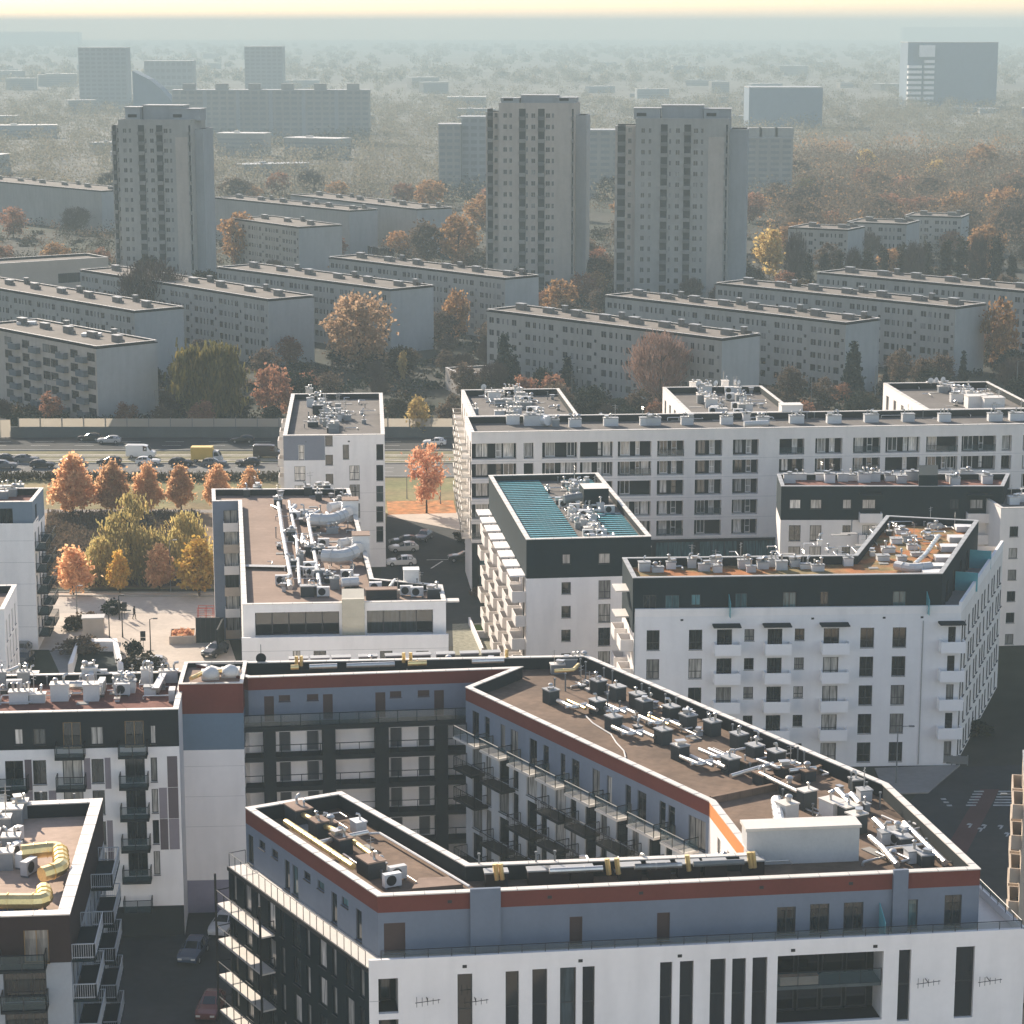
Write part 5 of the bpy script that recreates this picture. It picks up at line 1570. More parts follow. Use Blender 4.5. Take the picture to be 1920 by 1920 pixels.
# sheet-metal shaft that comes over the edge and down the terrace
mb = MB(); u0, u1 = e.u(641, 1120), e.u(683, 1120)
mb.hexa([e.pt(u0, zb - .4, .02), e.pt(u0, zb - .4, .5), e.pt(u1, zb - .4, .5), e.pt(u1, zb - .4, .02)], [e.pt(u0, H4 + .5, .02), e.pt(u0, H4 + .5, .5), e.pt(u1, H4 + .5, .5), e.pt(u1, H4 + .5, .02)])
mb.hexa([e.pt(u0, H4 + .07, -2.4), e.pt(u0, H4 + .07, .019), e.pt(u1, H4 + .07, .019), e.pt(u1, H4 + .07, -2.4)], [e.pt(u0, H4 + .9, -2.4), e.pt(u0, H4 + .5, .019), e.pt(u1, H4 + .5, .019), e.pt(u1, H4 + .9, -2.4)])
for k in range(5):
    z = zb + .2 + k * .9
    mb.hexa([e.pt(u0 - .02, z, .02), e.pt(u0 - .02, z, .53), e.pt(u1 + .02, z, .53), e.pt(u1 + .02, z, .02)], [e.pt(u0 - .02, z + .05, .02), e.pt(u0 - .02, z + .05, .53), e.pt(u1 + .02, z + .05, .53), e.pt(u1 + .02, z + .05, .02)])
b.put(mb, 'duct_shaft', mat('cream_sheet_metal', (.52, .47, .36), .45, .06))
roof_box(b, px3(771, 1100, z4), e.rz, 1.6, 1.4, 2.0, boxw, boxw, 0)
roof_box(b, px3(715, 1122, z4), e.rz, 3.2, 1.2, 1.1, boxd, felt_t, 0)
mb = MB(); mb.hexa([e.pt(e.L, H4 - .3, -1.8), e.pt(e.L + 1.4, H4 - .3, -1.8), e.pt(e.L + 1.4, H4 - .3, -.6), e.pt(e.L, H4 - .3, -.6)], [e.pt(e.L, H4 - .15, -1.8), e.pt(e.L + 1.4, H4 - .15, -1.8), e.pt(e.L + 1.4, H4 - .15, -.6), e.pt(e.L, H4 - .15, -.6)]); b.put(mb, 'canopy', coping)

# ================================================================== 12. two white blocks at the left edge
B10 = Bld('white_edge_block', 'white block with grey set-back top and dark balconies beside the park', 'building', P(30, 1215, 0))
b = B10
p10 = rect3(18.4, (-70, 942), (60, 941), (77, 915))
l10 = [P(-70, 982, 15.9), P(62, 981, 15.9)]
l10 = [l10[0], l10[1], tuple(Vector(P(83, 948, 15.9))), tuple(Vector(P(-70, 948, 15.9)))]
es = [Edge(p10[i], p10[(i + 1) % 4]) for i in range(4)]
b.walls(p10, 15.0, 18.4, midgrey, {0: [(es[0].L - 4, es[0].L - 2.4, 15.6, 17.6)], 1: [(2, 3.4, 15.6, 17.6)]}, name='upper_wall')
b.windows(es[0], [(es[0].L - 4, es[0].L - 2.4, 15.6, 17.6)], .16, frame_d, pane_t, 1); b.windows(es[1], [(2, 3.4, 15.6, 17.6)], .16, frame_d, pane_t, 0)
b.roof(p10, 17.6, 18.4, .4, redgravel, coping)
el = [Edge(l10[i], l10[(i + 1) % 4]) for i in range(4)]
os_ = [(u, u + 1.4, z, z + 2.1) for z in (1.6, 4.3, 7.0, 9.7, 12.4) for u in [1.0 + 3 * k for k in range(int((el[1].L - 1.5) / 3))]]
b.walls(l10, 0, 15.9, white, {1: os_}); b.windows(el[1], os_, .18, frame_d, pane, 0); joints(b, el[0], (2.9, 5.6, 8.3, 11.0, 13.7))
mb = MB(); mb.face([(p[0], p[1], 15.2) for p in inset(l10, .02)]); b.put(mb, 'terrace_floor', paving_g)
for z in (1.6, 4.3, 7.0, 9.7, 12.4):
    for u in (.8, 6.2):
        if u + 4 < el[1].L + 1: balcony(b, el[1], u, min(u + 4, el[1].L - .1), z, 1.4, 'glass', charcoal, blackm, 1.0)
for x, y in ((10, 925), (22, 930), (5, 935), (35, 922)): roof_box(b, px3(x, y, 17.6), es[0].rz, 1.3, .9, 1.0, boxg, coping, 2)
B11 = Bld('white_corner_block', 'corner of a nearer white apartment block with tall dark windows cut by the left edge', 'building', P(-10, 1235, 0))
b = B11
p11 = rect3(15.6, (-90, 1145), (7, 1143), (22, 1097))
es = [Edge(p11[i], p11[(i + 1) % 4]) for i in range(4)]
os_ = [(u, u + .9, z, z + 2.3) for z in (.6, 3.4, 6.2, 9.0, 11.8) for u in [1.2 + 2.4 * k for k in range(int((es[1].L - 1.4) / 2.4))]]
b.walls(p11, 0, 15.6, white, {1: os_}); b.windows(es[1], os_, .2, frame_d, pane, 0); b.roof(p11, 14.8, 15.6, .4, felt_t, coping)
# ================================================================== 13. prefab slab blocks across the road
FOOT = []                                # footprints kept clear of trees
for bb_ in (poly1, p2, p3, l9, p7, p8, p6, p5, p4, p10, pt_, w1, w2, w3): FOOT.append(list(bb_))
def slab(label, A, B, C, h=15.0, cols=20, mat_=panelgrey, gm=gable, boxes=8, front_s=(), rb=None, floors=5, win=True, roofm=None, group='long five-storey slab blocks across the tram road'):
    p = rect3(h, A, B, C)
    FOOT.append(p)
    m = Vector(p[0]).lerp(Vector(p[2]), .5)
    b = Bld('slab_block', label, 'building', tuple(m), group)
    es = [Edge(p[i], p[(i + 1) % 4]) for i in range(4)]
    e = es[0]
    fh = (h - 1.6) / floors
    ops = []
    r2 = random.Random(len(label) * 7 + int(A[0]))
    if win:
        # a repeating section: kitchen, stair window half a storey off, living room, small bath slot
        sec = [(.35, 1.5), (2.5, 1.0), (4.2, .55), (5.6, .55), (7.0, 1.5), (9.0, .8)]
        ns = max(1, round(e.L / 10.6))
        sl = e.L / ns
        for k in range(floors):
            z = .9 + fh * k + .75
            for s_ in range(ns):
                for j, (u, w) in enumerate(sec):
                    off = fh * .5 if j == 5 else 0
                    if j == 5 and k == floors - 1: continue
                    u0 = s_ * sl + u * sl / 10.6 + .3
                    ops.append((u0, u0 + w, z + off, z + off + (1.35 if j != 5 else .8)))
    mb = MB(); wall_face(mb, e, 0, h - .25, ops, .14); b.put(mb, 'wall', mat_)
    mb = MB()
    for i in (1, 2, 3): wall_face(mb, es[i], 0, h - .25)
    b.put(mb, 'gable_wall', gm)
    mb = MB(); q = inset(p, -.12); mb.prism(q, h - .25, h - .02, 0, 0); b.put(mb, 'cornice', charcoal)
    if len(ops) > 100:                   # the hundred nearest windows one by one, the far ones together
        ops.sort(key=lambda o: (-o[2], -o[0]))
        near, rest = ops[:100], ops[100:]
    else: near, rest = ops, []
    b.windows(e, near, .14, mat('prefab_window_frame', (.30, .30, .29), .6, 0), pane_far, None, far=True)
    if rest:
        mb = MB()
        for a, c, d, f in rest:
            mb.face([e.pt(a, d, -.1), e.pt(c, d, -.1), e.pt(c, f, -.1), e.pt(a, f, -.1)])
            mb.hexa([e.pt(a, d, -.1), e.pt(a, d, -.06), e.pt(a + .08, d, -.06), e.pt(a + .08, d, -.1)], [e.pt(a, f, -.1), e.pt(a, f, -.06), e.pt(a + .08, f, -.06), e.pt(a + .08, f, -.1)], 1)
        o = b.put(mb, 'window', [pane_far, mat('prefab_window_frame', (.30, .30, .29))]); o['kind'] = 'stuff'
    b.roof(inset(p, .02), h - .02 + .005, h + .28, .3, roofm or felt_far, coping)
    for k in range(boxes):
        u = e.L * (k + .5) / boxes
        c = e.pt(u, h, -es[1].L * .55)
        b.inst('chimney', slab_ch[k % 2], c, e.rz)
        if k % 2: b.inst('chimney', slab_ch[2], e.pt(u + 1.5, h, -es[1].L * .85), e.rz)
    return b, es, p
def _chm(w, d, h):
    a = MB(); a.box(-w / 2, w / 2, -d / 2, d / 2, 0, h, 0); a.box(-w / 2 - .12, w / 2 + .12, -d / 2 - .12, d / 2 + .12, h, h + .12, 1)
    a.box(-w / 2 + w * .6, w / 2 + 1.6, -d / 2 + .3, d / 2 - .5, 0, h * .55, 0)
    return a.mesh('chimney', [mat('chimney_render', (.16, .15, .14), .9, .1), coping_g])
slab_ch = [_chm(2.2, 1.2, 1.3), _chm(2.6, 1.0, 1.1), _chm(1.0, .8, 1.4)]
c1, e1_, pc1 = slab('slab block with dark balcony bays and two white roof hatches', (-40, 610), (180, 652), (292, 640), mat_=panelwarm, boxes=5, win=False)
e = e1_[0]
bop = []
for k in range(5):
    z = .9 + 2.68 * k
    for u in (e.L - 3.2, e.L - 9.5, e.L - 17, e.L - 20, e.L - 28, e.L - 35, e.L - 42):
        if u > 1: bop.append((u, u + 2.6, z + .6, z + 2.2))
    if e.L > 30:
        pass
c1.windows(e, bop, 0.02, frame_d, pane_far, 1, far=True)
for k in range(5):
    for u in (e.L - 6.2, e.L - 13.5, e.L - 24, e.L - 32):
        if u > 1: balcony(c1, e, u, u + 3.0, 1.2 + 2.68 * k, 1.1, 'solid', charcoal, mat('dark_balcony_panel', (.13, .15, .16), .8, .1), 1.0)
for x, y in ((50, 607), (172, 629)):
    p = px3(x, y, 15.1); mb = MB(); mb.box(p[0] - 1.9, p[0] + 1.9, p[1] - 1.1, p[1] + 1.1, 15.05, 15.6); c1.put(mb, 'roof_hatch', boxw)
slab('slab block with pale roof edge behind the bay-fronted block at the left edge', (-100, 526), (252, 585), (340, 576), boxes=7)
slab('slab block half hidden by a bare round tree in front of the left tower', (150, 507), (503, 563), (584, 555), boxes=7)
slab('slab block with a shadowed roof just right of the left tower', (407, 502), (732, 544), (802, 535), boxes=6, roofm=felt_far)
c5, e5_, _ = slab('slab block carrying a dark roof sign frame at mid distance', (617, 483), (947, 523), (1008, 517), boxes=6)
slab('slab block with its pale gable nearest the road in the middle of the picture', (913, 582), (1354, 637), (1431, 628), boxes=8)
slab('slab block stepping behind the middle one, gable beside a dark conifer', (1135, 555), (1586, 607), (1654, 599), boxes=8)
slab('slab block whose roof lies half in shade below the right tower', (1342, 532), (1792, 578), (1856, 571), boxes=7)
slab('slab block farthest back running out at the right edge', (1532, 512), (2060, 560), (2130, 553), boxes=8)
# roof sign frame on the far end of one slab
es_ = e5_[0]
sg = tag(empty('roof_sign', es_.pt(9, 15, -e5_[1].L + 1.0)), 'dark lattice roof sign seen from behind on a mid-distance slab block', 'sign')
sg.rotation_euler.z = es_.rz
mb = MB()
rr = random.Random(5)
for k in range(10):
    x = -5 + k * 1.15
    h = rr.choice((1.6, 1.8, 2.0))
    mb.box(x, x + .2, -.1, .1, .8, .8 + h); mb.box(x + .65, x + .8, -.1, .1, .8, .8 + h); mb.box(x + .2, x + .65, -.1, .1, .8 + h * rr.choice((0, .4, .85)), 1.0 + h * rr.choice((.05, .45, .9)))
link('sign_lattice', mb.mesh('sign_lattice', blackm), sg)
mb = MB()
for z in (.75, 1.7, 2.6): mb.box(-5.2, 6.4, .12, .22, z, z + .12)
for k in range(6): mb.box(-5 + 2.2 * k, -4.88 + 2.2 * k, .12, .24, 0, 2.7); mb.tube([(-5 + 2.2 * k, .2, 1.8), (-5 + 2.2 * k, 1.6, 0)], .06, 4)
link('sign_frame', mb.mesh('sign_frame', steel), sg)
# pale low building at the left, behind the slabs
CB = Bld('beige_low_building', 'beige low building with one dark window band behind the slab blocks', 'building', P(80, 535, 0))
pcb = rectd(11, (-80, 499), (203, 482), 14); FOOT.append(pcb)
es = [Edge(pcb[i], pcb[(i + 1) % 4]) for i in range(4)]
oo = [(es[0].L - 15.5, es[0].L - 4.0, 4.5, 7.2), (es[0].L - 40, es[0].L - 28, 2.0, 4.5)]
CB.walls(pcb, 0, 11, beige, {0: oo}); CB.windows(es[0], [(a + (c - a) * k / 4, a + (c - a) * (k + 1) / 4, z0, z1) for a, c, z0, z1 in oo for k in range(4)], .16, frame_d, pane_far, 0, far=True)
CB.roof(pcb, 10.4, 11, .4, felt_far, coping)
# smaller blocks further back
slab('long low hazy block behind the left tower, white roof edge towards us', (400, 371), (655, 396), (690, 391), boxes=6, win=False, group='hazy slab blocks behind the towers')
slab('hazy slab block with striped roof left of the middle tower', (545, 366), (782, 393), (825, 387), boxes=6, win=False, group='hazy slab blocks behind the towers')
slab('short hazy block with flat grey roof above an orange tree', (432, 410), (560, 427), (622, 420), boxes=3, group='hazy slab blocks behind the towers')
slab('very faint slab block with pale roof line at the left edge behind the left tower', (-60, 336), (190, 359), (240, 353), boxes=6, win=False, group='hazy slab blocks behind the towers')
slab('small hazy block behind poplars right of the right tower', (1478, 427), (1590, 432), (1604, 425), 12, boxes=2, floors=4, group='hazy slab blocks behind the towers')
slab('small hazy block in the middle of three behind the poplars', (1588, 417), (1700, 421), (1713, 414), 12, boxes=2, floors=4, group='hazy slab blocks behind the towers')
slab('small hazy block with dark roof edge, rightmost of three behind the poplars', (1697, 405), (1803, 408), (1815, 402), 12, boxes=2, floors=4, group='hazy slab blocks behind the towers')
# low kindergarten-like pavilion by the road
KG = Bld('flat_roofed_pavilion', 'low flat-roofed pavilion among trees beyond the noise barrier', 'building', P(880, 715, 0))
pk = rect3(4.5, (835, 690), (862, 702), (922, 690)); FOOT.append(pk)
es = [Edge(pk[i], pk[(i + 1) % 4]) for i in range(4)]
oo = [(u, u + 1.4, 1.2, 3.0) for u in [1 + 2.2 * k for k in range(int((es[1].L - 2) / 2.2))]]
KG.walls(pk, 0, 4.5, panelwarm, {1: oo}); KG.windows(es[1], oo, .14, frame_w, pane_far, 0, far=True); KG.roof(pk, 4.3, 4.6, .3, felt_far, coping)

# ================================================================== 14. three point towers
def tower(label, main, lw, rw, yb, pent, mats=(panelwarm, panelgrey), htop=None, cols=None):
    """main = (x0,y0,x1,y1) top edge of the middle front in the photo; lw/rw = outer x of the lower side wings; yb = base row"""
    x0, y0, x1, y1 = main
    Y = P((x0 + x1) / 2, yb, 0)[1]
    def at(x, y):
        q = PD(x, y, Y); return q
    a, c = at(x0, y0), at(x1, y1)
    H = (a[2] + c[2]) / 2
    ang = R(7)
    L = (c[0] - a[0]) / math.cos(ang)
    d = Vector((math.cos(ang), -math.sin(ang))); n = Vector((math.sin(ang), math.cos(ang)))
    A = Vector((a[0], Y))
    b = Bld('tower_block', label, 'tower', tuple(A + d * L * .5 + n * 8), 'sixteen-storey point towers')
    mainp = [tuple(A), tuple(A + d * L), tuple(A + d * L + n * 17), tuple(A + n * 17)]
    wl = (at(x0, y0)[0] - at(lw[0], y0)[0]) / math.cos(ang); wr = (at(rw[0], y0)[0] - at(x1, y0)[0]) / math.cos(ang)
    k_ = ray(rw[0], y0); k_ = k_[0] / k_[1]
    wr = max(1.0, (k_ * (A.y + 16 * n.y) - (A.x + 16 * n.x)) / (d.x - k_ * d.y) - L)
    lp = [tuple(A - d * wl + n * 2.0), tuple(A - d * .02 + n * 2.0), tuple(A - d * .02 + n * 15), tuple(A - d * wl + n * 15)]
    rp = [tuple(A + d * (L + .02) + n * 4.0), tuple(A + d * (L + wr) + n * 4.0), tuple(A + d * (L + wr) + n * 16), tuple(A + d * (L + .02) + n * 16)]
    HL, HR = at(x0, lw[1])[2], at(x1, rw[1])[2]
    FOOT.append([lp[0], rp[1], rp[2], lp[3]])
    e = Edge(mainp[0], mainp[1]); el = Edge(lp[0], lp[1]); er = Edge(rp[0], rp[1])
    fh = (H - 2.5) / 16
    ops, lops, dop = [], [], []
    spec = cols or [(.06, 1.1), (.14, .8), (.27, 0), (.36, .6), (.43, 1.2), (.52, 0), (.62, 1.3), (.70, .7)]
    for k in range(16):
        z = .9 + fh * k + .6
        for u, w in spec:
            if w: ops.append((e.L * u, e.L * u + w, z, z + 1.35))
        lops.append((el.L * .62, el.L * .62 + min(1.0, el.L * .3), z, z + 1.35))
    mb = MB(); wall_face(mb, e, 0, H, ops, .12); b.put(mb, 'wall', mats[1])
    mb = MB(); wall_face(mb, el, 0, HL, lops, .12)
    for i in (2, 3): wall_face(mb, Edge(lp[i], lp[(i + 1) % 4]), 0, HL)
    b.put(mb, 'side_wing', mats[0])
    mb = MB()
    for i in (1, 2, 3): wall_face(mb, Edge(mainp[i], mainp[(i + 1) % 4]), 0, H)
    b.put(mb, 'wall', mats[1])
    mb = MB()
    for i in (0, 1, 2): wall_face(mb, Edge(rp[i], rp[(i + 1) % 4]), 0, HR)
    b.put(mb, 'side_wing', gable)
    ops.sort(key=lambda o: -o[2])
    b.windows(e, ops[:84], .12, mat('prefab_window_frame', (.30, .30, .29)), pane_far, 1, far=True)
    b.windows(el, lops, .12, mat('prefab_window_frame', (.30, .30, .29)), pane_far, 0, far=True)
    if ops[84:]:
        mb = MB()
        for a_, c_, d_, f_ in ops[84:]: mb.face([e.pt(a_, d_, -.1), e.pt(c_, d_, -.1), e.pt(c_, f_, -.1), e.pt(a_, f_, -.1)])
        o = b.put(mb, 'window', pane_far); o['kind'] = 'stuff'
    # vertical strips of loggias with solid dark fronts, one mesh per strip and floor kept as the strip's own pattern
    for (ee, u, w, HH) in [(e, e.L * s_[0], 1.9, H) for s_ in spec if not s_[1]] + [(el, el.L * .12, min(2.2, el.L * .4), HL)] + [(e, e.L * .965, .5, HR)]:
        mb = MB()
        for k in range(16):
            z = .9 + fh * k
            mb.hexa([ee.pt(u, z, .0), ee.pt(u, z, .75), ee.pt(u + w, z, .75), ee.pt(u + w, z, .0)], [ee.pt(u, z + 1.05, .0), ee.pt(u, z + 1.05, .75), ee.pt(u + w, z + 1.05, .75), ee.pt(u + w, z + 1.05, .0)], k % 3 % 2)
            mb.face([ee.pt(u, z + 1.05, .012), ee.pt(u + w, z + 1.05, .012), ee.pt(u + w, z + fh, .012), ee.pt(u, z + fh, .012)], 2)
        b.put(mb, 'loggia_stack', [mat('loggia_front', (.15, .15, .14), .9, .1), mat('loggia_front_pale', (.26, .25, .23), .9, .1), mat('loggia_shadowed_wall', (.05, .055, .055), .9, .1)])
    if True:   # pale blank stripe at the right of the front
        mb = MB(); u0, u1 = e.L * .78, e.L * .95
        mb.hexa([e.pt(u0, 0, 0), e.pt(u0, 0, .05), e.pt(u1, 0, .05), e.pt(u1, 0, 0)], [e.pt(u0, H - 5, 0), e.pt(u0, H - 5, .05), e.pt(u1, H - 5, .05), e.pt(u1, H - 5, 0)]); b.put(mb, 'blank_panel', panelwarm)
    for pl, HH, nm in ((mainp, H, 'roof'), (lp, HL, 'wing_roof'), (rp, HR, 'wing_roof')):
        b.roof(pl, HH - .3, HH + .02, .3, felt_far, coping_g, name=nm)
    for (px0, px1, py, dep, off) in pent:
        q0, q1 = at(px0, py), at(px1, py)
        u0, u1 = (q0[0] - a[0]) / math.cos(ang), (q1[0] - a[0]) / math.cos(ang)
        pp = [tuple(A + d * u0 + n * off), tuple(A + d * u1 + n * off), tuple(A + d * u1 + n * (off + dep)), tuple(A + d * u0 + n * (off + dep))]
        mb = MB(); mb.prism(pp, H - .4, q0[2] - .2, 0, 0); mb.prism(inset(pp, -.25), q0[2] - .2, q0[2], 1, 1)
        b.put(mb, 'lift_house', [gable, coping_g])
        if px1 - px0 < 60: 
            mb = MB(); mb.hexa([(*Edge(pp[0], pp[1]).xy(.8, .02), H + .5), (*Edge(pp[0], pp[1]).xy(.8, .06), H + .5), (*Edge(pp[0], pp[1]).xy(3.5, .06), H + .5), (*Edge(pp[0], pp[1]).xy(3.5, .02), H + .5)], [(*Edge(pp[0], pp[1]).xy(.8, .02), H + 1.4), (*Edge(pp[0], pp[1]).xy(.8, .06), H + 1.4), (*Edge(pp[0], pp[1]).xy(3.5, .06), H + 1.4), (*Edge(pp[0], pp[1]).xy(3.5, .02), H + 1.4)]); b.put(mb, 'louvre', charcoal)
    return b
tower('left point tower, grey prefab with stepped roof standing alone in the haze', (221, 222, 360, 226), (204, 236), (399, 243), 535, ((228, 256, 201, 6, 3.5), (258, 335, 198, 7, 6), (312, 369, 204, 7, 5)), (panelgrey, panelgrey))
tower('middle point tower with a warmer beige front between the other two', (935, 192, 1077, 194), (909, 211), (1107, 217), 545, ((936, 970, 184, 6, 3.5), (972, 1040, 179, 7, 6), (1040, 1077, 183, 7, 5)), (panelwarm, panelwarm))
tower('right point tower with pinkish left wing, nearest the autumn wood', (1192, 220, 1366, 224), (1153, 237), (1405, 243), 560, ((1187, 1236, 203, 6, 3.5), (1238, 1316, 198, 7, 6), (1317, 1367, 204, 7, 5)), (panelwarm, panelgrey))

# ================================================================== 15. far city in the haze
def farblock(label, x0, x1, yt, yb, dep=14, m=gable, boxes=0, rows=0, ang=0.0, group=None, stripes=None, cat='building'):
    Y = P((x0 + x1) / 2, yb, 0)[1]
    a, c = PD(x0, yt, Y), PD(x1, yt, Y)
    H = a[2]
    A = Vector((a[0], Y)); d = Vector((math.cos(ang), math.sin(ang))); n = Vector((-d.y, d.x)); L = (c[0] - a[0]) / math.cos(ang)
    p = [tuple(A), tuple(A + d * L), tuple(A + d * L + n * dep), tuple(A + n * dep)]
    b = Bld('distant_block', label, cat, tuple(A + d * L * .5), group)
    mb = MB(); mb.prism(p, 0, H, 0, 0); b.put(mb, 'wall', m)
    mb = MB(); mb.prism(inset(p, -.3), H, H + .6, 0, 0); b.put(mb, 'roof', coping_g)
    e = Edge(p[0], p[1])
    if rows:
        for k in range(rows):
            z = H * (k + .35) / rows
            mb = MB()
            nn = max(3, int(L / 5))
            for i in range(nn):
                u = L * (i + .15) / nn; w = L / nn * .7
                mb.hexa([e.pt(u, z, .02), e.pt(u, z, .12), e.pt(u + w, z, .12), e.pt(u + w, z, .02)], [e.pt(u, z + H / rows * .5, .02), e.pt(u, z + H / rows * .5, .12), e.pt(u + w, z + H / rows * .5, .12), e.pt(u + w, z + H / rows * .5, .02)])
            b.put(mb, 'window_row', mat('far_window_band', (.22, .23, .23), .6, 0))
    for k in range(boxes):
        u = L * (k + .5) / boxes
        mb = MB(); c4 = [e.xy(u - 4, -3), e.xy(u + 4, -3), e.xy(u + 4, -9), e.xy(u - 4, -9)]; mb.prism(c4, H + .61, H + 4.5); b.put(mb, 'lift_house', m)
    return b, e, H
FC = 'distant high-rises fading into the haze'
far_slab, e, H = farblock('very long hazy slab block with six boxes on its roof behind the left tower', 322, 692, 170, 268, 15, panelgrey, 6, 10)
for k in range(1, 6):
    mb = MB(); u = e.L * k / 6; mb.hexa([e.pt(u - 1.2, 0, .03), e.pt(u - 1.2, 0, .5), e.pt(u + 1.2, 0, .5), e.pt(u + 1.2, 0, .03)], [e.pt(u - 1.2, H, .03), e.pt(u - 1.2, H, .5), e.pt(u + 1.2, H, .5), e.pt(u + 1.2, H, .03)]); far_slab.put(mb, 'stair_strip', gable)
farblock('pale hazy tower left of the sail-shaped roof', 146, 236, 90, 205, 25, gable, 0, 14)
farblock('pale square hazy tower standing behind the very long slab', 458, 529, 88, 190, 30, gable, 0, 14)
farblock('faint low hazy block between the sail-shaped roof and the square tower', 270, 360, 115, 190, 30, gable, 0, 6)
farblock('bluish hazy block with a taller right half, left of the middle tower', 822, 864, 235, 368, 13, panelgrey, 0, 11)
farblock('bluish hazy stair block stepping above its neighbour, left of the middle tower', 865, 912, 221, 366, 13, gable, 0, 11)
farblock('bluish hazy block seen in the gap between the middle and right towers', 1100, 1170, 246, 372, 13, panelgrey, 0, 11)
farblock('bluish hazy block just right of the right tower', 1398, 1487, 260, 378, 13, panelgrey, 3, 11)
farblock('dark flat-topped hazy block left of the striped office tower', 1405, 1543, 165, 240, 40, midgrey, 0, 0)
ot, e, H = farblock('big dark office slab with sunlit striped left end on the right horizon', 1703, 1872, 80, 200, 45, midgrey, 0, 0)
for k in range(11):
    if k in (9, 10): continue
    for u0, u1 in ((.0, .15), (.18, .29)):
        if k > 7 and u0 < .1: continue
        mb = MB(); z = H * (.03 + .082 * k)
        mb.hexa([e.pt(e.L * u0, z, .05), e.pt(e.L * u0, z, 6), e.pt(e.L * u1, z, 6), e.pt(e.L * u1, z, .05)], [e.pt(e.L * u0, z + 2.6, .05), e.pt(e.L * u0, z + 2.6, 6), e.pt(e.L * u1, z + 2.6, 6), e.pt(e.L * u1, z + 2.6, .05)])
        ot.put(mb, 'floor_band', white)
mb = MB(); mb.hexa([e.pt(e.L * .12, H * .78, .05), e.pt(e.L * .12, H * .78, 6), e.pt(e.L * .29, H * .78, 6), e.pt(e.L * .29, H * .78, .05)], [e.pt(e.L * .12, H * .96, .05), e.pt(e.L * .12, H * .96, 6), e.pt(e.L * .29, H * .96, 6), e.pt(e.L * .29, H * .96, .05)]); ot.put(mb, 'floor_band', white)
farblock('faint broad block on the skyline behind the office slab', 1693, 1960, 51, 84, 60, gable, 0, 0)
farblock('faint broad block on the skyline at the left edge', -40, 148, 60, 86, 60, gable, 0, 0)
# sail-shaped roof
Y = P(290, 238, 0)[1]
pts = [PD(x, y, Y) for x, y in ((248, 136), (262, 143), (280, 152), (300, 168), (318, 188), (332, 206))]
mb = MB()
ol = [(pts[0][0], 0)] + [(q[0], q[2]) for q in pts] + [(pts[-1][0], 0)]
n = len(ol)
for i in range(n):
    j = (i + 1) % n
    mb.face([(ol[i][0], Y, ol[i][1]), (ol[j][0], Y, ol[j][1]), (ol[j][0], Y + 24, ol[j][1]), (ol[i][0], Y + 24, ol[i][1])])
mb.face([(x, Y, z) for x, z in ol]); mb.face([(x, Y + 24, z) for x, z in reversed(ol)])
sail = Bld('sail_shaped_building', 'hazy building with a sail-shaped curved roofline behind the left tower', 'building', (pts[2][0], Y))
sail.put(mb, 'wall', midgrey)
mb = MB()
for i in range(1, n - 2): 
    a, c = ol[i], ol[i + 1]
    mb.hexa([(a[0], Y - .5, a[1] + .05), (c[0], Y - .5, c[1] + .05), (c[0], Y + 24.5, c[1] + .05), (a[0], Y + 24.5, a[1] + .05)], [(a[0], Y - .5, a[1] + 1.2), (c[0], Y - .5, c[1] + 1.2), (c[0], Y + 24.5, c[1] + 1.2), (a[0], Y + 24.5, a[1] + 1.2)])
sail.put(mb, 'roof', midgrey)
# scattered low-rise of the outer city
rr = random.Random(77)
lowm = [panelgrey, gable, panelwarm, panelgrey, gable]
lows = ['pale low building in the hazy outer city', 'grey low shed in the hazy outer city', 'long flat warehouse fading into the haze']
mesh_low = []
for k in range(6):
    w, d, h = rr.uniform(18, 60), rr.uniform(14, 30), rr.uniform(6, 20)
    wm = MB(); wm.box(-w / 2, w / 2, -d / 2, d / 2, 0, h)
    for z in range(1, int(h / 3.2)): wm.box(-w / 2 + 1, w / 2 - 1, -d / 2 - .08, -d / 2 - .01, z * 3.1 + .4, z * 3.1 + 1.9, 1)
    rm = MB(); rm.box(-w / 2 - .3, w / 2 + .3, -d / 2 - .3, d / 2 + .3, h + .02, h + .6); rm.box(-w * .2, -w * .1, -2, 2, h + .62, h + 2)
    mesh_low.append((wm.mesh('wall', [lowm[k % 5], mat('far_window_band', (.22, .23, .23), .6, 0)]), rm.mesh('roof', coping if k % 2 else coping_g)))
for i in range(110):
    Y = 1100 * (7.5 ** (rr.random() ** 1.1)); X = rr.uniform(-.24, .24) * Y
    if Y < 1700 and X > -100: continue
    me = rr.choice(mesh_low)
    k = mesh_low.index(me) % 3
    o = tag(empty('low_building', (X, Y, 0), rr.uniform(-.5, .5)), lows[k], 'building', 'low buildings of the hazy outer city')
    s = rr.uniform(.4, .9); o.scale = (s, s, rr.uniform(.4, .9))
    link('wall', me[0], o); link('roof', me[1], o)
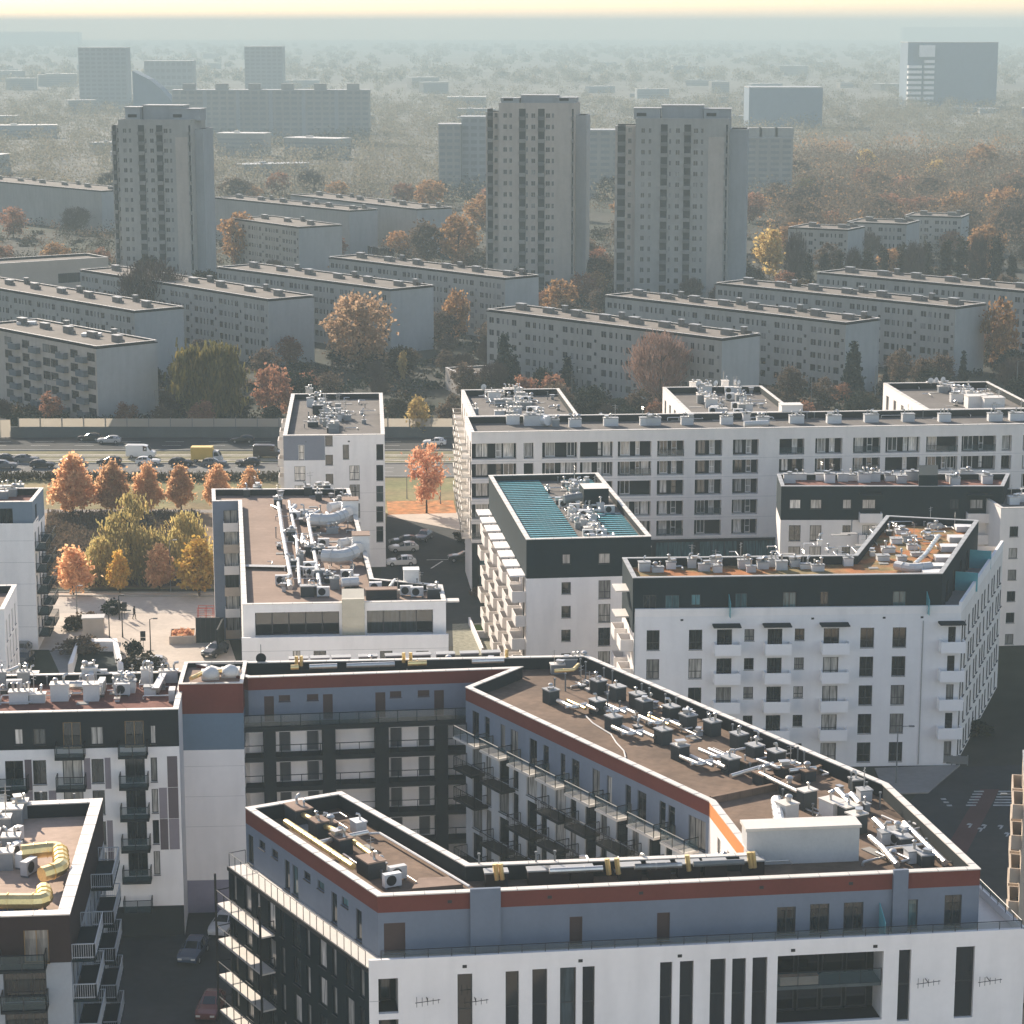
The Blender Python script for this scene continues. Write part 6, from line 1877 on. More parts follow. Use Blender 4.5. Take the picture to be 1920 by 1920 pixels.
# ================================================================== ground, road, pavements
GX0, GX1, GY0, GY1 = -4200, 4200, -150, 13800
sheet('ground', [(GX0, GY0), (GX1, GY0), (GX1, GY1), (GX0, GY1)], 0.0, soil)
def gp(*q): return [P(x, y) for x, y in q]
sheet('grass', [(-140, 332), (-8, 332), (-8, 392), (-140, 392)], .004, grassm)
sheet('grass_verge', [(-160, 311), (-30, 311), (-30, 330), (-160, 330)], .006, grassm)
field = gp((60, 955), (400, 955), (400, 1102), (60, 1102)); sheet('weed_field', field, .010, drygrass)
sheet('tram_road', [(-260, 391.5), (260, 391.5), (260, 432), (-260, 432)], .008, asphalt2)
sheet('near_carriageway', [(-260, 393), (260, 393), (260, 404), (-260, 404)], .013, mat('grey_carriageway', (.15, .145, .135), .95, .12, .1))
sheet('far_carriageway', [(-260, 418.5), (260, 418.5), (260, 431), (-260, 431)], .013, asphalt)
sheet('tram_bed', [(-260, 405.5), (260, 405.5), (260, 416.8), (-260, 416.8)], .014, mat('tram_bed_grass', (.16, .145, .08), 1, .25, .3))
mb = MB()
for y in (407.3, 408.7, 411.8, 413.2):
    mb.box(-260, 260, y - .22, y + .22, .018, .05)
struct('tram_track', mb, mat('rail_strip', (.52, .47, .40), .8, .2, .5))
mb = MB()
for y in (404.2, 417.2, 391.8): mb.box(-260, 260, y, y + .45, 0.018, .16)
struct('kerb', mb, concrete)
mb = MB()
for y in (396.6, 400.3, 422.6, 426.6):
    for x in range(-120, 130, 8): mb.face([(x, y, .019), (x + 3.5, y, .019), (x + 3.5, y + .15, .019), (x, y + .15, .019)])
struct('lane_marking', mb, linew)
sheet('footpath', [(-150, 362), (-30, 362), (-30, 364.5), (-150, 364.5)], .012, paving_g)
sheet('street', [(-120, 297.5), (-38, 297.5), (-38, 306.5), (-120, 306.5)], .012, mat('pale_street', (.42, .375, .325), .95, .12, .15))
mb = MB()
mb.box(-120, -38, 306.6, 306.95, 0.004, .14); mb.box(-120, -38, 308.6, 308.9, .004, .12)
struct('kerb', mb, concrete)
sheet('plaza_paving', [(-62, 279), (-38, 279), (-38, 297.4), (-62, 297.4)], .010, paving)
sheet('cycle_path', [(-120, 307.0), (-38, 307.0), (-38, 308.5), (-120, 308.5)], .012, paving)
sheet('plaza', gp((225, 1175), (420, 1172), (450, 1262), (225, 1280)), .011, paving)
sheet('plaza_corner', gp((60, 1150), (228, 1148), (228, 1280), (120, 1280)), .009, paving_g)
sheet('left_street', [(-60, 150), (-18, 150), (-24, 205), (-60, 240)], .006, asphalt)
sheet('car_park', gp((725, 968), (890, 1000), (905, 1210), (700, 1215)), .011, asphalt)
sheet('pavement', gp((735, 962), (870, 960), (890, 1000), (725, 968)), .013, paving)
sheet('leaf_litter', gp((725, 940), (850, 938), (856, 962), (728, 965)), .016, litter)
sheet('gravel_strip', gp((848, 1170), (905, 1168), (930, 1228), (850, 1228)), .014, mat('pale_gravel', (.26, .25, .19), 1, .3, 2))
sheet('garden_lawn', gp((886, 1172), (935, 1170), (950, 1195), (895, 1195)), .018, lawn)
mb = MB()
for q in (((880, 1170), (905, 1228)), ((893, 1196), (950, 1196))):
    a, c = Vector((*P(*q[0]), 0)), Vector((*P(*q[1]), 0)); d = (c - a).normalized(); n = Vector((-d.y, d.x, 0)) * .12
    mb.hexa([a - n, c - n, c + n, a + n], [a - n + Vector((0, 0, .9)), c - n + Vector((0, 0, .9)), c + n + Vector((0, 0, .9)), a + n + Vector((0, 0, .9))])
gw = link('garden_wall', mb.mesh('garden_wall', white)); tag(gw, 'low white garden wall between gravel strip and lawn by the sunny balconies', 'wall')
mb = MB()
for x0, y0, x1, y1 in ((800, 1050, 858, 1049), (808, 1066, 830, 1052)):
    a, c = Vector((*P(x0, y0), .017)), Vector((*P(x1, y1), .017)); d = (c - a).normalized(); n = Vector((-d.y, d.x, 0)) * .12
    mb.face([a - n, c - n, c + n, a + n])
struct('parking_marking', mb, linew)
sheet('far_terrain', [(-4000, 1150), (4000, 1150), (4000, 13600), (-4000, 13600)], .3, mat('haze_paled_land', (.155, .15, .13), 1, .25, .006, col2=(.12, .115, .10), s2=.004))  # built-up ground coloured paler to paint in the fading of distant haze
sheet('bounce_ground', [(-70, -120), (90, -120), (90, 134), (-70, 134)], .005, mat('pale_bounce_ground', (.58, .50, .42), .95, .08, .2))  # unseen pale ground added to bounce light onto the street wall
# right-hand street with zebra crossing
sheet('right_street', [(26, 140), (75, 140), (75, 236), (44, 232), (30, 200)], .007, asphalt)
sheet('bike_path', gp((1838, 1480), (1874, 1480), (1812, 1600), (1768, 1600)), .012, bikered)
mb = MB()
for k in range(6):
    y = 1483 + k * 5.2
    a, c = P(1826 + k * -3, y), P(1845 - k * 3, y); e_, f_ = P(1845 - k * 3, y + 2.4), P(1826 - k * 3, y + 2.4)
    mb.face([(*q, .02) for q in (f_, e_, c, a)])
    a, c = P(1872 - k * 2, y), P(1910, y); e_, f_ = P(1910, y + 2.4), P(1872 - k * 2, y + 2.4)
    mb.face([(*q, .02) for q in (f_, e_, c, a)])
for x, y in ((1765, 1497), (1770, 1503), (1776, 1509)): mb.face([(*q, .02) for q in (P(x, y + 3), P(x + 10, y + 3), P(x + 8, y), P(x - 2, y))])
for x, y in ((1815, 1545), (1835, 1553), (1873, 1548), (1885, 1562), (1842, 1547)):
    mb.face([(*q, .02) for q in (P(x, y + 7), P(x + 4, y + 7), P(x + 9, y), P(x + 5, y))]); mb.face([(*q, .02) for q in (P(x - 3, y + 2), P(x + 3, y + 2), P(x + 6, y - 1), P(x, y - 1))])
struct('zebra_crossing', mb, mat('dim_road_paint', (.34, .34, .32), .9, .3, 1.5))
mb = MB(); mb.prism(gp((1640, 1442), (1800, 1436), (1740, 1488), (1660, 1490)), .0, .13); struct('pavement', mb, paving_g)
mb = MB()
a, c = Vector((*P(1648, 1428), 0)), Vector((*P(1812, 1432), 0)); 
for k in range(12):
    p = a.lerp(c, k / 11) + Vector((0, -.6, 0)); mb.box(p.x - .05, p.x + .05, p.y - .05, p.y + .05, 0, 1.1)
mb.hexa([a + Vector((0, -.66, .15)), c + Vector((0, -.66, .15)), c + Vector((0, -.62, .15)), a + Vector((0, -.62, .15))], [a + Vector((0, -.66, 1.0)), c + Vector((0, -.66, 1.0)), c + Vector((0, -.62, 1.0)), a + Vector((0, -.62, 1.0))])
tag(link('garden_fence', mb.mesh('garden_fence', steel)), 'dark garden fence along the foot of the white sedum-roofed block', 'fence')

# ================================================================== foliage prototypes
leaf_or = leaf_mat('orange_leaves', [(.68, .40, .21), (.80, .50, .27), (.58, .31, .17), (.84, .57, .30)], .62)
leaf_or2 = leaf_mat('dull_orange_leaves', [(.30, .17, .085), (.42, .23, .10), (.24, .14, .08), (.48, .29, .12)], .45)
leaf_rd2 = leaf_mat('dull_rust_leaves', [(.26, .13, .085), (.36, .18, .11), (.20, .105, .07), (.38, .21, .12)], .45)
leaf_rd = leaf_mat('rust_leaves', [(.54, .27, .16), (.64, .35, .21), (.44, .21, .13), (.66, .40, .23)], .5)
leaf_ye = leaf_mat('yellow_leaves', [(.66, .42, .09), (.74, .50, .13), (.52, .36, .08), (.66, .34, .08)], .5)
leaf_wi = leaf_mat('willow_leaves', [(.36, .29, .11), (.52, .41, .16), (.27, .24, .10), (.64, .46, .17)], .6)
leaf_gr = leaf_mat('dark_green_leaves', [(.010, .020, .013), (.020, .031, .018), (.008, .015, .011), (.03, .035, .018)], .2)
leaf_ol = leaf_mat('olive_brown_leaves', [(.030, .030, .017), (.052, .042, .022), (.022, .025, .016), (.075, .053, .027)], .25)
leaf_br = leaf_mat('brown_leaves', [(.095, .075, .055), (.14, .10, .07), (.07, .058, .045), (.19, .13, .08)], .4)
leaf_cn = leaf_mat('conifer_needles', [(.012, .026, .022), (.022, .036, .028), (.010, .02, .018)], .1)
twig_m = leaf_mat('bare_twigs', [(.075, .055, .045), (.11, .08, .06), (.06, .045, .038)], .0)
leaf_fw = leaf_mat('haze_paled_leaves', [(.15, .145, .115), (.19, .17, .125), (.13, .13, .108), (.23, .18, .12)], .5)  # leaf shades lightened so the far woods carry some haze in their colour
twig_p = leaf_mat('pinkish_twigs', [(.32, .20, .155), (.40, .25, .19), (.26, .17, .135)], .3)

def quads_mesh(name, C, U, V, m):
    """many free quads: centres C, half-axes U, V (N x 3)"""
    n = len(C)
    vv = np.empty((n, 4, 3)); vv[:, 0] = C - U - V; vv[:, 1] = C + U - V; vv[:, 2] = C + U + V; vv[:, 3] = C - U + V
    me = bpy.data.meshes.new(name)
    me.vertices.add(n * 4); me.vertices.foreach_set('co', vv.astype(np.float32).ravel())
    me.loops.add(n * 4); me.loops.foreach_set('vertex_index', np.arange(n * 4, dtype=np.int32))
    me.polygons.add(n); me.polygons.foreach_set('loop_start', np.arange(0, n * 4, 4, dtype=np.int32)); 
    me.materials.append(m); me.update(calc_edges=True); me.validate()
    return me
def unit(a): return a / np.maximum(np.linalg.norm(a, axis=1, keepdims=True), 1e-6)
def crown_pts(prof, H, z0, ncl, nleaf, cr, seed):
    g = np.random.default_rng(seed)
    zz = g.random(ncl * 4); rr_ = np.array([prof(z) for z in zz])
    keep = g.random(ncl * 4) < np.clip(rr_ / max(rr_.max(), 1e-6), .15, 1)
    zz, rr_ = zz[keep][:ncl], rr_[keep][:ncl]
    th = g.random(len(zz)) * 2 * np.pi
    rad = rr_ * np.sqrt(g.uniform(.12, 1.0, len(zz)))
    cen = np.stack([rad * np.cos(th), rad * np.sin(th), z0 + zz * (H - z0)], 1)
    s = g.uniform(.55, 1.25, len(zz))[:, None, None] * cr
    off = g.normal(size=(len(zz), nleaf, 3)) * s * np.array([1, 1, .8]) * .55
    return (cen[:, None, :] + off).reshape(-1, 3), g
def leafy(name, prof, H, z0, ncl, nleaf, cr, ls, m, seed, droop=0.0):
    C, g = crown_pts(prof, H, z0, ncl, nleaf, cr, seed)
    C[:, 2] = np.maximum(C[:, 2], .25)
    n = len(C)
    U = unit(g.normal(size=(n, 3))); W = unit(g.normal(size=(n, 3)))
    if droop: U = unit(U * (1 - droop) + np.array([0, 0, -1.0]) * droop * 2)
    V = unit(np.cross(U, W))
    s = ls * g.uniform(.6, 1.3, (n, 1))
    return quads_mesh(name, C, U * s * (1.0 + droop * 1.6), V * s * (.62 - .35 * droop), m)
def twiggy(name, prof, H, z0, n, m, seed, L=1.3):
    C, g = crown_pts(prof, H, z0, n // 14, 14, .9, seed)
    n = len(C)
    out = unit(C - np.array([0, 0, z0 * .6])) + g.normal(size=(n, 3)) * .35 + np.array([0, 0, .3])
    U = unit(out); V = unit(np.cross(U, g.normal(size=(n, 3))))
    return quads_mesh(name, C, U * L * g.uniform(.4, 1.0, (n, 1)) * .6, V * .035 * g.uniform(.7, 1.6, (n, 1)), m)
def trunk_mesh(H, z0, r, seed, limbs=6, spread=2.0, full=.75):
    a = MB(); rr = random.Random(seed)
    top = Vector((rr.uniform(-.3, .3), rr.uniform(-.3, .3), H * full))
    pts = [Vector((0, 0, -.05)), Vector((0, 0, z0 * .5)), Vector((top.x * .4, top.y * .4, z0)), top]
    a.tube(pts, [r * 1.25, r, r * .8, r * .2], 7)
    for i in range(limbs):
        t = rr.uniform(.25, .9); p = pts[2].lerp(top, t) if t > .3 else pts[1].lerp(pts[2], .9)
        w = rr.uniform(0, 6.28); q = p + Vector((math.cos(w) * spread * rr.uniform(.5, 1), math.sin(w) * spread * rr.uniform(.5, 1), rr.uniform(.6, 1.8) * spread * .5))
        a.tube([p, p.lerp(q, .5) + Vector((0, 0, .1)), q], [r * .5, r * .32, r * .08], 5)
    return a.mesh('trunk', bark)
ell = lambda R_, p=2.0: (lambda z: R_ * max(0.0, 1 - abs(2 * z - 1) ** p) ** (1 / p))
cone = lambda R_: (lambda z: R_ * ((1 - z) ** .75) * min(1, z * 7 + .35))
maple = lambda R_: (lambda z: R_ * min(1, (z * 4.0 + .3)) * max(0, 1 - z) ** .58)
vase = lambda R_: (lambda z: R_ * (.25 + .75 * min(1, z * 1.5)) * (1 - max(0, z - .6) / .4 * .75))
KIND = {}
def kind(k, H, z0, crowns, r=.18, limbs=6, spread=1.8):
    KIND[k] = (H, [(c, trunk_mesh(H, z0, r, hash(k) % 97 + i, limbs, spread)) for i, c in enumerate(crowns)])
kind('row_orange', 9, 1.5, [leafy('crown', maple(3.7), 9, 1.3, 130, 42, .95, .21, leaf_or, 100 + i) for i in range(3)], .16)
kind('small_orange', 6, 1.3, [leafy('crown', maple(1.9), 6, 1.1, 60, 40, .7, .18, leaf_or, 110 + i) for i in range(2)], .1)
kind('small_yellow', 6, 1.3, [leafy('crown', maple(2.0), 6, 1.1, 60, 40, .7, .18, leaf_ye, 115 + i) for i in range(2)], .1)
kind('willow', 12, 1.5, [leafy('crown', (lambda z: 6.2 * min(1, z * 4 + .55) * (1 - z) ** .62), 12, .5, 130, 38, 1.35, .21, leaf_wi, 120 + i, .5) for i in range(2)], .3, 9, 3.2)
kind('big_willow', 12, 1.5, [leafy('crown', ell(5.2, 2.4), 12, .3, 150, 45, 1.3, .3, leaf_mat('golden_willow_leaves', [(.10, .095, .03), (.17, .145, .045), (.07, .07, .03), (.24, .18, .05)]), 125, .6)], .3, 9, 3.2)
kind('rust', 10, 1.8, [leafy('crown', vase(3.6), 10, 1.6, 85, 26, .95, .2, leaf_rd, 130 + i) for i in range(2)], .17, 9, 2.4)
kind('round_orange', 11, 2, [leafy('crown', ell(4.7), 11, 1.8, 120, 30, 1.2, .24, leaf_mat('faded_orange_leaves', [(.44, .29, .18), (.55, .36, .22), (.36, .24, .15), (.58, .40, .23)], .55), 135 + i) for i in range(2)], .25, 8, 2.8)
kind('mid_orange', 9, 2, [leafy('crown', ell(3.4), 9, 1.2, 72, 30, 1.0, .24, leaf_or2, 140 + i) for i in range(2)], .18)
kind('mid_rust', 9, 2, [leafy('crown', ell(3.4), 9, 1.2, 72, 30, 1.0, .24, leaf_rd2, 143 + i) for i in range(2)], .18)
kind('mid_yellow', 9, 2, [leafy('crown', vase(3.0), 9, 1.2, 62, 26, 1.0, .25, leaf_mat('dull_yellow_leaves', [(.50, .36, .13), (.58, .43, .17), (.40, .31, .12), (.52, .32, .12)], .5), 146 + i) for i in range(2)], .18)
kind('mid_brown', 8, 1.6, [leafy('crown', vase(3.7), 8, .8, 72, 30, 1.0, .22, leaf_br, 150 + i) for i in range(3)], .18)
kind('mid_olive', 8, 1.6, [leafy('crown', ell(3.7), 8, .6, 85, 36, 1.1, .26, leaf_ol, 155 + i) for i in range(3)], .18)
kind('mid_green', 8, 1.4, [leafy('crown', ell(3.6), 8, .4, 90, 36, 1.1, .26, leaf_gr, 160 + i) for i in range(3)], .18)
kind('bare', 10, 2, [twiggy('crown', ell(4.2), 10, 1.8, 3600, twig_m, 165 + i) for i in range(3)], .2, 12, 3.0)
kind('bare_pink', 11, 2, [twiggy('crown', vase(4.4), 11, 1.8, 3000, twig_p, 170)], .2, 12, 3.0)
kind('conifer', 12, .8, [leafy('crown', cone(2.6), 12, .5, 120, 26, .75, .3, leaf_cn, 175 + i, .25) for i in range(2)], .18, 3, .8)
kind('poplar', 14, 1.5, [leafy('crown', ell(1.5, 2.4), 14, .8, 70, 24, .9, .3, leaf_ol, 180 + i) for i in range(2)], .18, 4, .8)
kind('bush', 1.6, .3, [leafy('crown', ell(1.3), 1.6, .05, 26, 28, .5, .14, leaf_ol, 185), leafy('crown', ell(1.3), 1.6, .05, 26, 28, .5, .14, leaf_gr, 186), leafy('crown', ell(1.4), 1.5, .05, 30, 30, .5, .13, leaf_br, 187)], .05, 3, .5)
TN = dict(mid_green='green_tree', mid_olive='green_tree', mid_yellow='yellow_tree', row_orange='maple_tree', small_orange='young_tree', small_yellow='young_tree', willow='willow_tree', big_willow='willow_tree', conifer='conifer_tree', poplar='poplar_tree', bush='bush', bare='bare_tree', bare_pink='bare_tree')
nt_ = [0]
TREES = []
def tree(k, x, y, label, h=None, w=1.0, group=None, var=None):
    H, vs = KIND[k]
    nt_[0] += 1
    c, t = vs[(nt_[0] if var is None else var) % len(vs)]
    s = (h or H) / H
    o = tag(empty(TN.get(k, 'autumn_tree'), (x, y, 0), (nt_[0] * 2.399) % 6.283), label, 'bush' if k == 'bush' else 'tree', group)
    o.scale = (s * w, s * w, s)
    link('crown', c, o); link('trunk', t, o)
    TREES.append((x, y, 2.2 * s * w))
    return o
def treepx(k, x, yb, yt, label, w=1.0, group=None, var=None):
    X, Y = P(x, yb)
    e_ = ray(x, yt); h = CAM_H + e_[2] * Y / e_[1]
    return tree(k, X, Y, label, max(h, 1.0), w, group, var)
G1 = 'row of orange maples along the tram road'
for i, (x, yb, yt, w, l) in enumerate(((138, 968, 857, 1.05, 'broadest orange maple at the left end of the roadside row'), (211, 962, 866, .95, 'orange maple second from the left in the roadside row'),
        (277, 960, 872, .92, 'orange maple rising above the golden willow in the roadside row'), (340, 957, 875, .9, 'orange maple just left of the last full one in the roadside row'),
        (408, 955, 873, .88, 'orange maple partly behind the tan-roofed block'), (470, 950, 880, .9, 'orange maple whose top peeps over the roof vents of the tan-roofed block'))):
    treepx('row_orange', x, yb, yt, l, w, G1, i)
G2 = 'young autumn trees along the park street'
treepx('small_orange', 138, 1116, 1022, 'young orange tree at the left end of the park street row', 1.15, G2); treepx('small_yellow', 225, 1112, 1034, 'slim young yellow-green tree in front of the golden willow', .8, G2)
treepx('small_orange', 299, 1108, 1018, 'young orange tree standing above its round shadow by the lamp', .9, G2); treepx('small_yellow', 374, 1118, 1010, 'young orange-yellow tree beside the tan-roofed block', 1.1, G2)
treepx('willow', 250, 1085, 932, 'large golden willow in the park', 1.08, None, 0); treepx('willow', 350, 1080, 962, 'smaller olive willow behind the young trees in the park', .95, None, 1); treepx('willow', 190, 1095, 1010, 'low left-hand willow clump in the park', 1.0, None, 1)
treepx('rust', 800, 962, 832, 'rust-red tree on its carpet of fallen leaves beside the small white tower block', .85, None, 0)
treepx('mid_yellow', 785, 818, 745, 'thin yellow-green tree in front of the noise barrier beside the small white block', .9)
treepx('mid_rust', 513, 792, 688, 'rust-orange tree just behind the noise barrier left of the small white block', .85)
treepx('mid_orange', 378, 800, 752, 'orange shrub peeping over the noise barrier below the large willow', .9)
treepx('big_willow', 392, 792, 650, 'big golden-edged dark willow behind the noise barrier', 1.0)
treepx('round_orange', 675, 700, 556, 'large round faded-orange tree between the slab gables', .95, None, 0)
treepx('mid_orange', 855, 640, 548, 'pale orange tree in the gap left of the middle slab', .7); treepx('mid_yellow', 755, 715, 660, 'small bright yellow tree among dark evergreens', .55)
treepx('conifer', 945, 735, 632, 'tall dark spruce against the middle slab facade', 1.0); treepx('conifer', 965, 745, 668, 'lower dark spruce beside the tall spruce at the middle slab', 1.0)
treepx('conifer', 1063, 740, 672, 'small dark spruce in front of the middle slab windows', 1.0); treepx('bare_pink', 1235, 775, 628, 'large pinkish bare tree in front of the middle slab gable', 1.1)
treepx('mid_rust', 1250, 690, 625, 'pinkish-red leafy treetop behind the large bare tree', .8)
treepx('conifer', 1598, 755, 645, 'ragged dark pine in front of the second slab gable', 1.0); treepx('conifer', 1660, 735, 690, 'slim dark spruce right of the ragged pine', .7); treepx('conifer', 1805, 720, 660, 'slim dark spruce by the right slab gable', .7)
treepx('mid_orange', 1873, 700, 568, 'bright orange tree beside the right-hand slab gable', .62); treepx('mid_yellow', 1710, 650, 600, 'orange-yellow treetop between the two right slab gables', 1.3)
treepx('bare', 290, 640, 497, 'bare round tree in front of the left tower foot', 1.1); treepx('mid_brown', 1045, 520, 425, 'brown-orange tree against the right edge of the middle tower', 1.3)
treepx('mid_orange', 1050, 605, 528, 'orange tree below the middle tower beside a slab roof', 1.0); treepx('mid_orange', 860, 500, 402, 'orange tree in the hazy gap left of the middle tower', .95)
treepx('mid_brown', 800, 500, 420, 'dull brown tree left of the orange one in the hazy gap', 1.0); treepx('mid_orange', 445, 500, 398, 'dull orange tree right beside the left tower', .9)
treepx('mid_yellow', 1442, 525, 430, 'yellow tree right beside the right tower', 1.0); treepx('mid_brown', 1000, 500, 440, 'brown tree low in front of the middle tower', 1.2)
for i, (x, yb, yt, l) in enumerate(((1510, 385, 335, 'small glowing orange tree right of the hazy block'), (1580, 385, 348, 'low glowing orange tree in the right wood'), (1612, 390, 355, 'orange tree beside the low glowing one in the right wood'),
        (1625, 330, 282, 'tall orange tree in the far right wood'), (1840, 335, 272, 'large orange tree at the top of the right wood'), (1790, 420, 360, 'orange tree nearer in the right wood'), (1755, 350, 300, 'pale orange tree in the middle of the right wood'),
        (1880, 420, 350, 'brown-orange tree near the right edge of the wood'), (1850, 500, 425, 'wide brown-orange tree behind the right-hand poplars'))):
    treepx('mid_orange' if i % 3 else 'mid_yellow', x, yb, yt, l, 1.2)
GP = 'dark poplars behind the right-hand slabs'
for i, x in enumerate((1490, 1515, 1545, 1572, 1600, 1625, 1655, 1690, 1712, 1735, 1772, 1800, 1832, 1866, 1895)):
    yb = 545 + (i % 3) * 3
    treepx('poplar' if i % 4 else 'bare', x, yb, 440 + (i * 37 % 40), 'dark upright poplar in the ragged line behind the right-hand slabs' if i % 4 else 'bare brown tree in the poplar line behind the right-hand slabs', .9 if i % 4 else .5, GP)

# woodland and garden trees between the slabs
def inside(p, poly, pad):
    n = len(poly)
    for i in range(n):
        a, c = Vector(poly[i]), Vector(poly[(i + 1) % n])
        d = (c - a).normalized(); nn = Vector((d.y, -d.x))
        if (Vector(p) - a).dot(nn) > pad: return False
    return True
GT = {'mid_brown': ('brown leafy tree among the slab blocks', 'brown trees among the slab blocks'), 'mid_olive': ('olive-brown tree among the slab blocks', 'olive trees among the slab blocks'),
      'mid_green': ('dark green tree among the slab blocks', 'dark green trees among the slab blocks'), 'bare': ('bare twiggy tree among the slab blocks', 'bare trees among the slab blocks'),
      'mid_rust': ('rust-coloured tree among the slab blocks', 'rust trees among the slab blocks'), 'mid_orange': ('orange tree among the hazy far woodland', 'orange trees of the far woodland'), 'conifer': ('dark spruce among the slab blocks', 'spruces among the slab blocks')}
rr = random.Random(19)
placed = list(TREES)
def scatter(n, Y0, Y1, x0, x1, kinds, hmin, hmax, wmin=.9, wmax=1.25, gap=4.0):
    c = tries = 0
    while c < n and tries < n * 30:
        tries += 1
        Y = rr.uniform(Y0, Y1); X = rr.uniform(x0, x1) * Y
        if any(inside((X, Y), f, 2.6) for f in FOOT): continue
        if any((X - a) ** 2 + (Y - b_) ** 2 < gap ** 2 for a, b_, r_ in placed): continue
        k = rr.choice(kinds)
        tree(k, X, Y, GT[k][0], rr.uniform(hmin, hmax), rr.uniform(wmin, wmax), GT[k][1])
        placed.append((X, Y, 2)); c += 1
scatter(36, 437, 452, -.23, .23, ['mid_green', 'mid_olive', 'mid_brown', 'mid_brown', 'bare', 'mid_rust'], 3.5, 6)
scatter(95, 447, 560, -.23, .23, ['mid_olive', 'mid_green', 'mid_brown', 'mid_brown', 'bare', 'bare', 'mid_rust', 'mid_brown'], 3.5, 7.5, .9, 1.3, 3.2)
scatter(80, 560, 760, -.23, .23, ['mid_olive', 'mid_brown', 'bare', 'mid_brown', 'mid_rust', 'mid_orange'], 5, 9, 1.0, 1.4, 4)
scatter(60, 760, 1100, -.23, .24, ['mid_brown', 'mid_brown', 'bare', 'mid_rust', 'mid_orange'], 7, 12, 1.1, 1.6, 5)
scatter(34, 720, 1150, .105, .235, ['mid_orange', 'mid_brown', 'mid_rust', 'mid_brown'], 8, 12, 1.1, 1.5, 5)
scatter(20, 700, 1100, -.22, .09, ['mid_brown', 'mid_orange', 'bare'], 6, 10, 1.1, 1.5, 5)
# the far woods read as one mass
def wood(name, label, n, Y0, Y1, x0, x1, m, hmin, hmax, seed, pw=1.0, ls=.33):
    g = np.random.default_rng(seed)
    Y = Y0 + (Y1 - Y0) * g.random(n) ** pw; X = g.uniform(x0, x1, n) * Y
    h = g.uniform(hmin, hmax, n)
    k = 100
    off = g.normal(size=(n, k, 3)) * np.array([.42, .42, .27])
    C = np.stack([X, Y, h * .55], 1)[:, None, :] + off * h[:, None, None]
    C = C.reshape(-1, 3); C[:, 2] = np.maximum(C[:, 2], .4)
    N = len(C)
    U = unit(g.normal(size=(N, 3))); V = unit(np.cross(U, g.normal(size=(N, 3))))
    s = g.uniform(.7, 1.4, (N, 1)) * ls * (Y.repeat(k)[:, None] / 1100) ** .6
    o = link(name, quads_mesh(name, C, U * s, V * s * .7, m))
    tag(o, label, 'woodland', None, 'stuff')
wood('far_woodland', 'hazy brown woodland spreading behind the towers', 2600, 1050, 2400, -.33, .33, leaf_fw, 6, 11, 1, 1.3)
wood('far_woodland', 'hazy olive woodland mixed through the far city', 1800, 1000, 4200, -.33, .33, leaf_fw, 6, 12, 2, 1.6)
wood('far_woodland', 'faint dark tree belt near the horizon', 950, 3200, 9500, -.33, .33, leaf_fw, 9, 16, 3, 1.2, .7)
wood('right_woodland', 'brown autumn wood filling the right side behind the slabs', 800, 800, 1300, .115, .25, leaf_br, 8, 13, 4)
wood('right_woodland', 'orange treetops sprinkled through the right-hand wood', 170, 820, 1500, .10, .25, leaf_or2, 7, 11, 5)
# undergrowth
def thicket(name, label, n, Y0, Y1, m, hmin, hmax, seed):
    r_ = random.Random(seed); pts = []
    while len(pts) < n:
        Y = r_.uniform(Y0, Y1); X = r_.uniform(-.31, .31) * Y
        if any(inside((X, Y), f, 1.0) for f in FOOT): continue
        h = r_.uniform(hmin, hmax)
        for _ in range(r_.choice((1, 2, 3))): pts.append((X + r_.gauss(0, 1.5), Y + r_.gauss(0, 1.0), h * r_.uniform(.6, 1)))
    g = np.random.default_rng(seed); a = np.array(pts); k = 46
    C = np.stack([a[:, 0], a[:, 1], a[:, 2] * .5], 1)[:, None, :] + g.normal(size=(len(a), k, 3)) * np.array([.5, .5, .28]) * a[:, 2][:, None, None]
    C = C.reshape(-1, 3); C[:, 2] = np.maximum(C[:, 2], .1)
    U = unit(g.normal(size=(len(C), 3))); V = unit(np.cross(U, g.normal(size=(len(C), 3)))); s = g.uniform(.6, 1.3, (len(C), 1)) * .24
    tag(link(name, quads_mesh(name, C, U * s, V * s * .7, m)), label, 'shrubs', None, 'stuff')
thicket('shrubbery', 'dark green shrubbery round the slab blocks', 1950, 440, 700, leaf_gr, 1.0, 3.2, 31)
thicket('shrubbery', 'brown autumn shrubbery round the slab blocks', 1200, 440, 800, leaf_br, 1.0, 3.0, 32)
thicket('shrubbery', 'low brown woodland behind the left tower', 900, 740, 1090, leaf_br, 3, 7, 34)
thicket('shrubbery', 'low olive woodland behind the left tower', 900, 740, 1090, leaf_ol, 3, 7, 35)
thicket('shrubbery', 'olive shrubbery round the slab blocks', 1450, 440, 900, leaf_ol, 1.0, 3.4, 33)
def scrub(name, label, polyf, n, m, h, seed, ls=.16):
    g = np.random.default_rng(seed)
    a, c = np.array(polyf[0]), np.array(polyf[1]); d = np.array(polyf[3])
    uv = g.random((n, 2))
    base = a + uv[:, :1] * (c - a) + uv[:, 1:] * (d - a)
    C = np.concatenate([base, g.uniform(.1, h, (n, 1))], 1)
    U = unit(g.normal(size=(n, 3)) + np.array([0, 0, 1.6])); V = unit(np.cross(U, g.normal(size=(n, 3))))
    s = g.uniform(.5, 1.4, (n, 1)) * ls
    tag(link(name, quads_mesh(name, C, U * s * 1.6, V * s * .4, m)), label, 'plants', None, 'stuff')
fp = gp((75, 1100), (400, 1100), (400, 965), (90, 965))
scrub('weeds', 'rough brown weeds covering the park ground', [fp[0], fp[1], fp[2], fp[3]], 26000, leaf_br, .9, 1)
